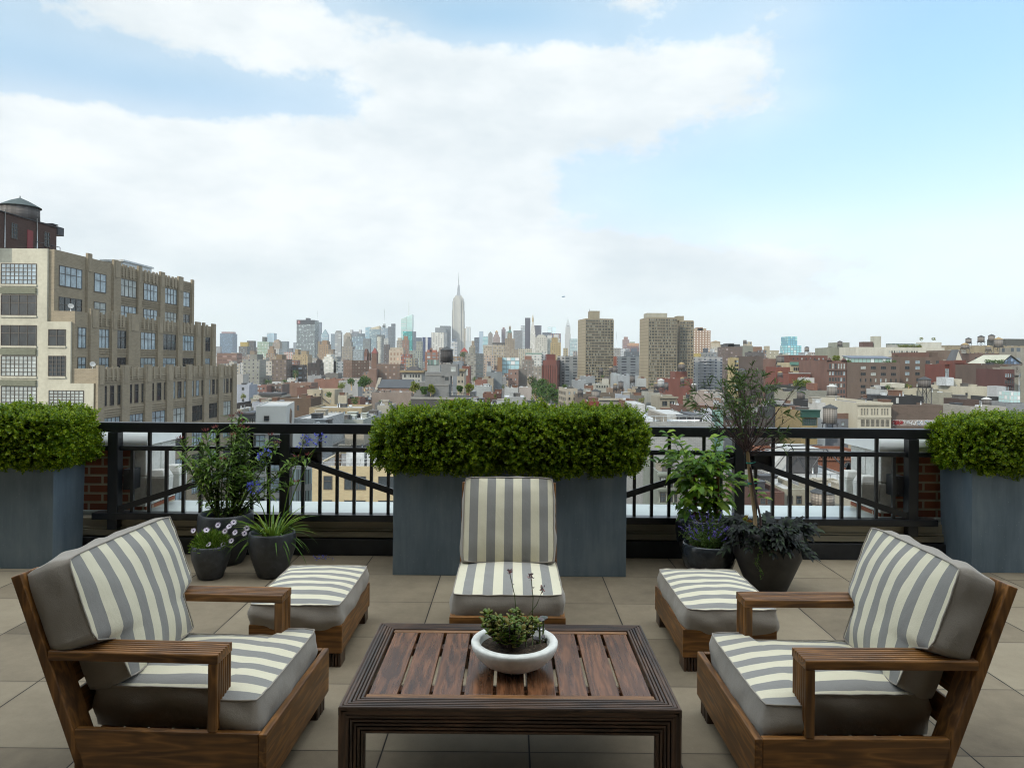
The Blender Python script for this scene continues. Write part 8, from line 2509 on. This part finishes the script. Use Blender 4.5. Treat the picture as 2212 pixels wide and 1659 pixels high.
# ---------------------------------------------------------------- blimp
p = P(1217, 641, 2600.0)
r = empty('blimp', p, 'tiny light blue blimp floating beside the silver needle skyscraper', 'blimp')
m = MB(); m.tube([(x, 0, 0) for x in (-7, -6.3, -4.5, -1.5, 2, 5, 6.6, 7)], [.1, 1, 1.7, 2.1, 2, 1.5, .8, .1], 16); m.build('envelope', W_((.22, .45, .68), .5), r); r.rotation_euler = (0, R(-6), R(20))
m = MB(); m.box(-1, 1.4, -.4, .4, -2.7, -2.1); m.build('gondola', W_((.5, .5, .52)), r)
for k in range(4):
    a = k * math.pi / 2; m = MB(); m.prism([(4.8, -.1), (7, -.1), (7, .1), (4.8, .1)], [.7] * 4, [1.5, 2.4, 2.4, 1.5]); o = m.build('tail_fin', W_((.2, .38, .6), .5), r); o.rotation_euler = (a, 0, 0)

# ---------------------------------------------------------------- rows of small houses filling the plain
def free(x0, x1, y0, y1, gap=2.0):
    for (a, b, c, d) in BOXES:
        if x0 - gap < b and x1 + gap > a and y0 - gap < d and y1 + gap > c: return False
    return True

LOWW = [((.28, .15, .11), 'brown brick'), ((.36, .19, .13), 'red brick'), ((.5, .45, .36), 'tan'), ((.58, .56, .5), 'cream white'), ((.33, .32, .3), 'grey'), ((.2, .14, .12), 'dark brown'), ((.42, .3, .22), 'pinkish tan'), ((.6, .62, .63), 'white')]
LOWR = [(R_WHITE, 'white'), (R_GREY, 'grey'), (R_BLACK, 'black'), (R_TAN, 'tan'), (R_DARK, 'dark grey'), (R_WHITE, 'white'), (M_GALV, 'silver')]
LM = [m_facade(c, (.05, .055, .06), 2.1, 2.7, .4, .5, .85, .15, .25, .3) for c, _ in LOWW]
refs = [n for n in NB if n[2]]

def house(mb_, x, y, w, l, h, r, mats3=True):
    mb_.prism([(x - w / 2, y - l / 2), (x + w / 2, y - l / 2), (x + w / 2, y + l / 2), (x - w / 2, y + l / 2)], ZG, h, 0, 1)
    t = .25
    for (a, b, c, d) in ((x - w / 2, x + w / 2, y - l / 2, y - l / 2 + t), (x - w / 2, x + w / 2, y + l / 2 - t, y + l / 2), (x - w / 2, x - w / 2 + t, y - l / 2 + t, y + l / 2 - t), (x + w / 2 - t, x + w / 2, y - l / 2 + t, y + l / 2 - t)):
        mb_.box(a, b, c, d, h + .005, h + .55, r.choice([0, 0, 3]))
    for k in range(r.randint(5, 9)):
        px, py = x + r.uniform(-.32, .32) * w, y + r.uniform(-.34, .34) * l
        kd = r.random()
        if kd < .5:
            s, q = r.uniform(.7, 1.5), r.uniform(.8, 1.7); mb_.box(px - s, px + s, py - q, py + q, h + .005, h + r.uniform(1.3, 2.2), r.choice([0, 0, 2, 3]))
        elif kd < .8:
            s = r.uniform(.2, .4); mb_.box(px - s, px + s, py - s, py + s, h + .005, h + r.uniform(1, 2), r.choice([0, 3, 3]))
        elif kd < .9: mb_.box(px - .06, px + .06, py - .06, py + .06, h + .005, h + r.uniform(3, 6), 3)
        else:
            s = r.uniform(.5, 1); mb_.box(px - s, px + s, py - s * .6, py + s * .6, h + .3, h + 1.1, 2)

r = random.Random(99)
made = 0; used = {}
cand = []
y = 118.0
while y < 720:
    l = 9 + y * .011
    x = -y * .72
    while x < y * .74:
        w = r.uniform(5, 10.5) + y * .010
        cand.append((x + w / 2, y + r.uniform(-1, 1), w, l, r.uniform(-33.5, -25.5) + (1.5 if r.random() < .2 else 0)))
        x += w + (.4 if r.random() < .8 else 9)
    y += l + (1 if int(y / l) % 2 else 11)
cand = [c for c in cand if free(c[0] - c[2] / 2, c[0] + c[2] / 2, c[1] - c[3] / 2, c[1] + c[3] / 2)]

def inview(c):
    u = CX + F * c[0] / (c[1] - c[3] / 2); v = CY + F * (H - c[4]) / c[1]
    if u < -20 or u > 2230: return False
    if u < 512 and c[1] > 84: return False         # behind the loft building
    if 790 < u < 1405 and v > 905: return False    # behind the hedge
    if u > 2000 and v > 905: return False
    return True

cand = [c for c in cand if inview(c)]
keep = cand if len(cand) < 265 else sorted(cand, key=lambda c: c[1])[:265]
rest = cand[len(keep):] if len(cand) > len(keep) else []
for (x, y, w, l, h) in keep:
    iw = r.randrange(len(LOWW)); ir = r.randrange(len(LOWR))
    m = MB(); house(m, 0, 0, w, l, h, r)
    u = CX + F * x / y
    rf = min(refs, key=lambda n: abs(n[0] - u) * 1.0 + abs(math.log(max(60, n[1]) / y)) * 55)
    du = u - rf[0]
    rel = ('in front of ' if rf[1] > y * 1.12 else 'behind ' if rf[1] < y * .9 else 'beside ') if abs(du) < 45 else ('left of ' if du < 0 else 'right of ')
    lab = 'low %s house, %s roof, %s%s' % (LOWW[iw][1], LOWR[ir][1], rel, rf[2])
    o = m.build('low_house', [LM[iw], LOWR[ir][0], r.choice([M_GALV, R_WHITE, R_TAN, m_bricky((.36, .18, .12))]), r.choice([R_BLACK, R_DARK, M_STEEL])], None, (x, y, 0))
    tag(o, lab, 'house', 'low houses among the rooftops'); made += 1
# the far plain of roofs beyond, too many to tell apart
m = MB(); r = random.Random(123)
for (x, y, w, l, h) in rest: mo = len(m.m); house(m, x, y, w, l, h, r); t_ = r.randrange(6); m.m[mo:] = [(t_, 6 + (t_ % 3), 8, 6)[k] for k in m.m[mo:]]
y = 730.0
while y < 3400:
    st_ = 22 + y * .018
    x = -y * .74
    while x < y * .76:
        w = st_ * r.uniform(.55, 1.15); l = st_ * .7
        base_h = -28 + (y - 730) / 2700 * 44
        h = base_h + r.uniform(-8, 8) + (r.uniform(5, 16) if r.random() < .12 else 0)
        h = min(h, 1.62 + (22 if y > 2200 else 6) / F * y)
        mt = r.choice([0, 1, 2, 3, 4, 5])
        if free(x, x + w, y, y + l, 0):
            m.prism([(x, y), (x + w, y), (x + w, y + l), (x, y + l)], ZG, h, mt, r.choice([6, 6, 7, 8]))
            if r.random() < .6:
                q = r.uniform(.2, .6); m.box(x + w * q, x + w * (q + .25), y + l * .2, y + l * .6, h + .01, h + r.uniform(2.5, 6), mt)
        x += w + r.uniform(0, 5)
    y += st_ * r.uniform(.9, 1.5)
FARM = [m_facade(c, (.08, .09, .1), 4, 4, .45, .5, .85, .15, .25) for c in ((.55, .44, .3), (.42, .26, .18), (.6, .56, .48), (.36, .24, .18), (.5, .46, .4), (.64, .62, .58))]
tag(m.build('distant_city', FARM + [R_GREY, R_WHITE, R_TAN]), kind='stuff')
print('low houses', made, 'rest', len(rest), 'objects', len(bpy.data.objects))
# ================================================================ sky, sun, air, camera
SUN_AZ, SUN_EL = R(224), R(31)      # compass style: 0 = view direction (+y), clockwise
w = bpy.data.worlds.new('World'); sc.world = w; w.use_nodes = True
wt = w.node_tree
bg = wt.nodes['Background']


class WN(NT):
    def __init__(s): s.t = wt


q = WN()
sky = q.n('ShaderNodeTexSky'); sky.sky_type = 'NISHITA'; sky.sun_disc = False
sky.sun_elevation = SUN_EL; sky.sun_rotation = SUN_AZ
sky.air_density = 1.0; sky.dust_density = 1.0; sky.ozone_density = 1.5; sky.altitude = 50
tc = q.n('ShaderNodeTexCoord')
spx = q.n('ShaderNodeSeparateXYZ', Vector=tc.outputs['Generated'])
az = q.math('ARCTAN2', spx.outputs[0], spx.outputs[1])
el = q.math('ARCSINE', spx.outputs[2])
n3 = None


def ang(u, v):
    a = math.atan((u - CX) / F)
    return a, math.atan((CY - v) / math.hypot(F, u - CX))


dens = None
#        u     v    ru   rv  weight
for (u, v, ru, rv_, wt_) in ((400, -10, 330, 130, .75), (650, 60, 330, 60, .3), (120, 330, 260, 90, .75), (450, 390, 480, 140, .8),
                             (1000, 230, 330, 130, .75), (1330, 200, 330, 95, .7), (1600, 130, 150, 60, .45), (1650, 225, 110, 38, .42), (900, 470, 520, 140, .7),
                             (300, 540, 600, 130, .65), (1600, 560, 620, 75, .6), (1400, -20, 140, 45, .5), (1680, 10, 90, 45, .45), (1000, 640, 1600, 75, .45), (840, 45, 70, 22, .3), (370, 205, 420, 55, -.6), (1000, 45, 260, 45, -.5), (2050, 250, 330, 260, -.6), (1480, 420, 330, 75, -.4)):
    a0, e0 = ang(u, v)
    ra, re = ru / F, rv_ / F
    da = q.math('DIVIDE', q.math('SUBTRACT', az, a0), ra); de = q.math('DIVIDE', q.math('SUBTRACT', el, e0), re)
    g = q.math('EXPONENT', q.math('MULTIPLY', q.math('ADD', q.math('MULTIPLY', da, da), q.math('MULTIPLY', de, de)), -1.0))
    g = q.math('MULTIPLY', g, wt_)
    dens = g if dens is None else q.math('ADD', dens, g)
cv = q.n('ShaderNodeCombineXYZ', X=az, Y=q.math('MULTIPLY', el, 1.7), Z=1.7)
n1 = q.noise(cv.outputs[0], 7.0, 8, .62); n2 = q.noise(cv.outputs[0], 2.6, 5, .5)
fld = q.math('ADD', q.math('ADD', dens, q.math('MULTIPLY', q.math('SUBTRACT', n1, .5), 1.1)), q.math('MULTIPLY', q.math('SUBTRACT', n2, .5), .5))
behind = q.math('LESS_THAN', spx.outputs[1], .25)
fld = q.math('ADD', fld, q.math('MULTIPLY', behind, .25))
mask = q.n('ShaderNodeMapRange', interpolation_type='SMOOTHSTEP')
q.set(mask.inputs['Value'], fld); mask.inputs['From Min'].default_value = .22; mask.inputs['From Max'].default_value = .66
cv2 = q.n('ShaderNodeCombineXYZ', X=az, Y=q.math('MULTIPLY', el, 2.2), Z=4.1)
sh = q.noise(cv2.outputs[0], 5.0, 5, .55)
ccol = q.ramp(sh, [(.28, (.72, .79, .825)), (.6, (.965, 1.0, 1.0))])
K_CLOUD = 4.9
cl = q.n('ShaderNodeVectorMath', operation='SCALE'); q.set(cl.inputs[0], ccol); cl.inputs['Scale'].default_value = K_CLOUD
elf = q.n('ShaderNodeMapRange', interpolation_type='SMOOTHSTEP'); q.set(elf.inputs['Value'], el); elf.inputs['From Min'].default_value = R(5); elf.inputs['From Max'].default_value = R(27)
skb = q.mix(1.0, sky.outputs[0], q.mix(elf.outputs[0], (1.08, .93, .92), (.90, 1.24, 1.13)), 'MULTIPLY')
skb = q.mix(.17, skb, (3.8, 4.6, 5.2))      # thin high veil
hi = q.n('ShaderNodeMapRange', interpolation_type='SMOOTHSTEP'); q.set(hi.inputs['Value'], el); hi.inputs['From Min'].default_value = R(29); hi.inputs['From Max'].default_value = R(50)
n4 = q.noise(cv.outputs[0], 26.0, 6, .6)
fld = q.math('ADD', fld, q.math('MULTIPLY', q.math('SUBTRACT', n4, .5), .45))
boost = q.math('MULTIPLY_ADD', q.math('MAXIMUM', hi.outputs[0], q.math('MULTIPLY', behind, .6)), 3.4, 1.0)      # added cloud brightness overhead and behind, out of view, to light the deck
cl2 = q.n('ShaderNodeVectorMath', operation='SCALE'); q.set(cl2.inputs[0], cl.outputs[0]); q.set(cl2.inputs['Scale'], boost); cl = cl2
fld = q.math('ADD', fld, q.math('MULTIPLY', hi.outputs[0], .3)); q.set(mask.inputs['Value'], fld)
soft = q.n('ShaderNodeMapRange', interpolation_type='SMOOTHSTEP'); q.set(soft.inputs['Value'], dens); soft.inputs['From Min'].default_value = -.75; soft.inputs['From Max'].default_value = .6
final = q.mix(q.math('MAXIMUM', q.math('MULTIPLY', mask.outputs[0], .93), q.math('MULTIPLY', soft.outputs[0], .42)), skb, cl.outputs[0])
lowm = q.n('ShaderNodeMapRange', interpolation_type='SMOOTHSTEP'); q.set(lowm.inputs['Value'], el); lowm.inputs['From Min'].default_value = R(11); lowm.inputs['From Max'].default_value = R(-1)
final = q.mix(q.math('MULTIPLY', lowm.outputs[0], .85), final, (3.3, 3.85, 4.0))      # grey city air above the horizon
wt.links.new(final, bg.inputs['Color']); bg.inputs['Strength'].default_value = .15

sd = bpy.data.lights.new('sun', 'SUN'); sd.energy = 2.6; sd.angle = R(.53); sd.color = (1.0, .89, .74)
so = bpy.data.objects.new('sun', sd); COL.objects.link(so)
dv = Vector((math.sin(SUN_AZ) * math.cos(SUN_EL), math.cos(SUN_AZ) * math.cos(SUN_EL), math.sin(SUN_EL)))
so.rotation_euler = dv.to_track_quat('Z', 'Y').to_euler(); so.location = (0, -20, 60)

# air over the city
hz = NT('haze_air'); hz.t.nodes.remove(hz.b)
vol = hz.n('ShaderNodeVolumePrincipled'); vol.inputs['Color'].default_value = (.93, .97, 1, 1); vol.inputs['Density'].default_value = HAZE
vol.inputs['Anisotropy'].default_value = .2
hz.t.links.new(vol.outputs[0], hz.t.nodes['Material Output'].inputs['Volume'])
mb = MB(); mb.box(-11200, 11200, -120, 13200, ZG - 1, 480)
tag(mb.build('haze', hz.mat), kind='stuff')

cam = bpy.data.cameras.new('camera'); co = bpy.data.objects.new('camera', cam); COL.objects.link(co); sc.camera = co
cam.sensor_width = 36; cam.lens = 36 * F / 2212.0
cam.shift_x = 0.0; cam.shift_y = -(829.5 - CY) / 2212.0
cam.clip_start = .05; cam.clip_end = 40000
cr, sr = math.cos(ROLL), math.sin(ROLL)
# the principal point stays put, the picture turns round it
co.matrix_world = Matrix(((cr, -sr, 0, 0), (0, 0, -1, 0), (sr, cr, 0, H), (0, 0, 0, 1)))

sc.render.engine = 'CYCLES'; sc.render.filter_size = 1.1; sc.cycles.filter_width = 1.1
sc.view_settings.view_transform = 'Standard'; sc.view_settings.look = 'None'; sc.view_settings.exposure = EXPO; sc.view_settings.gamma = 1
sc.view_settings.use_curve_mapping = False
cy = sc.cycles
cy.use_denoising = True; cy.max_bounces = 6; cy.diffuse_bounces = 3; cy.glossy_bounces = 3; cy.transmission_bounces = 4; cy.volume_bounces = 0; cy.transparent_max_bounces = 4
cy.use_adaptive_sampling = True; cy.adaptive_threshold = .01
cy.sample_clamp_indirect = 6
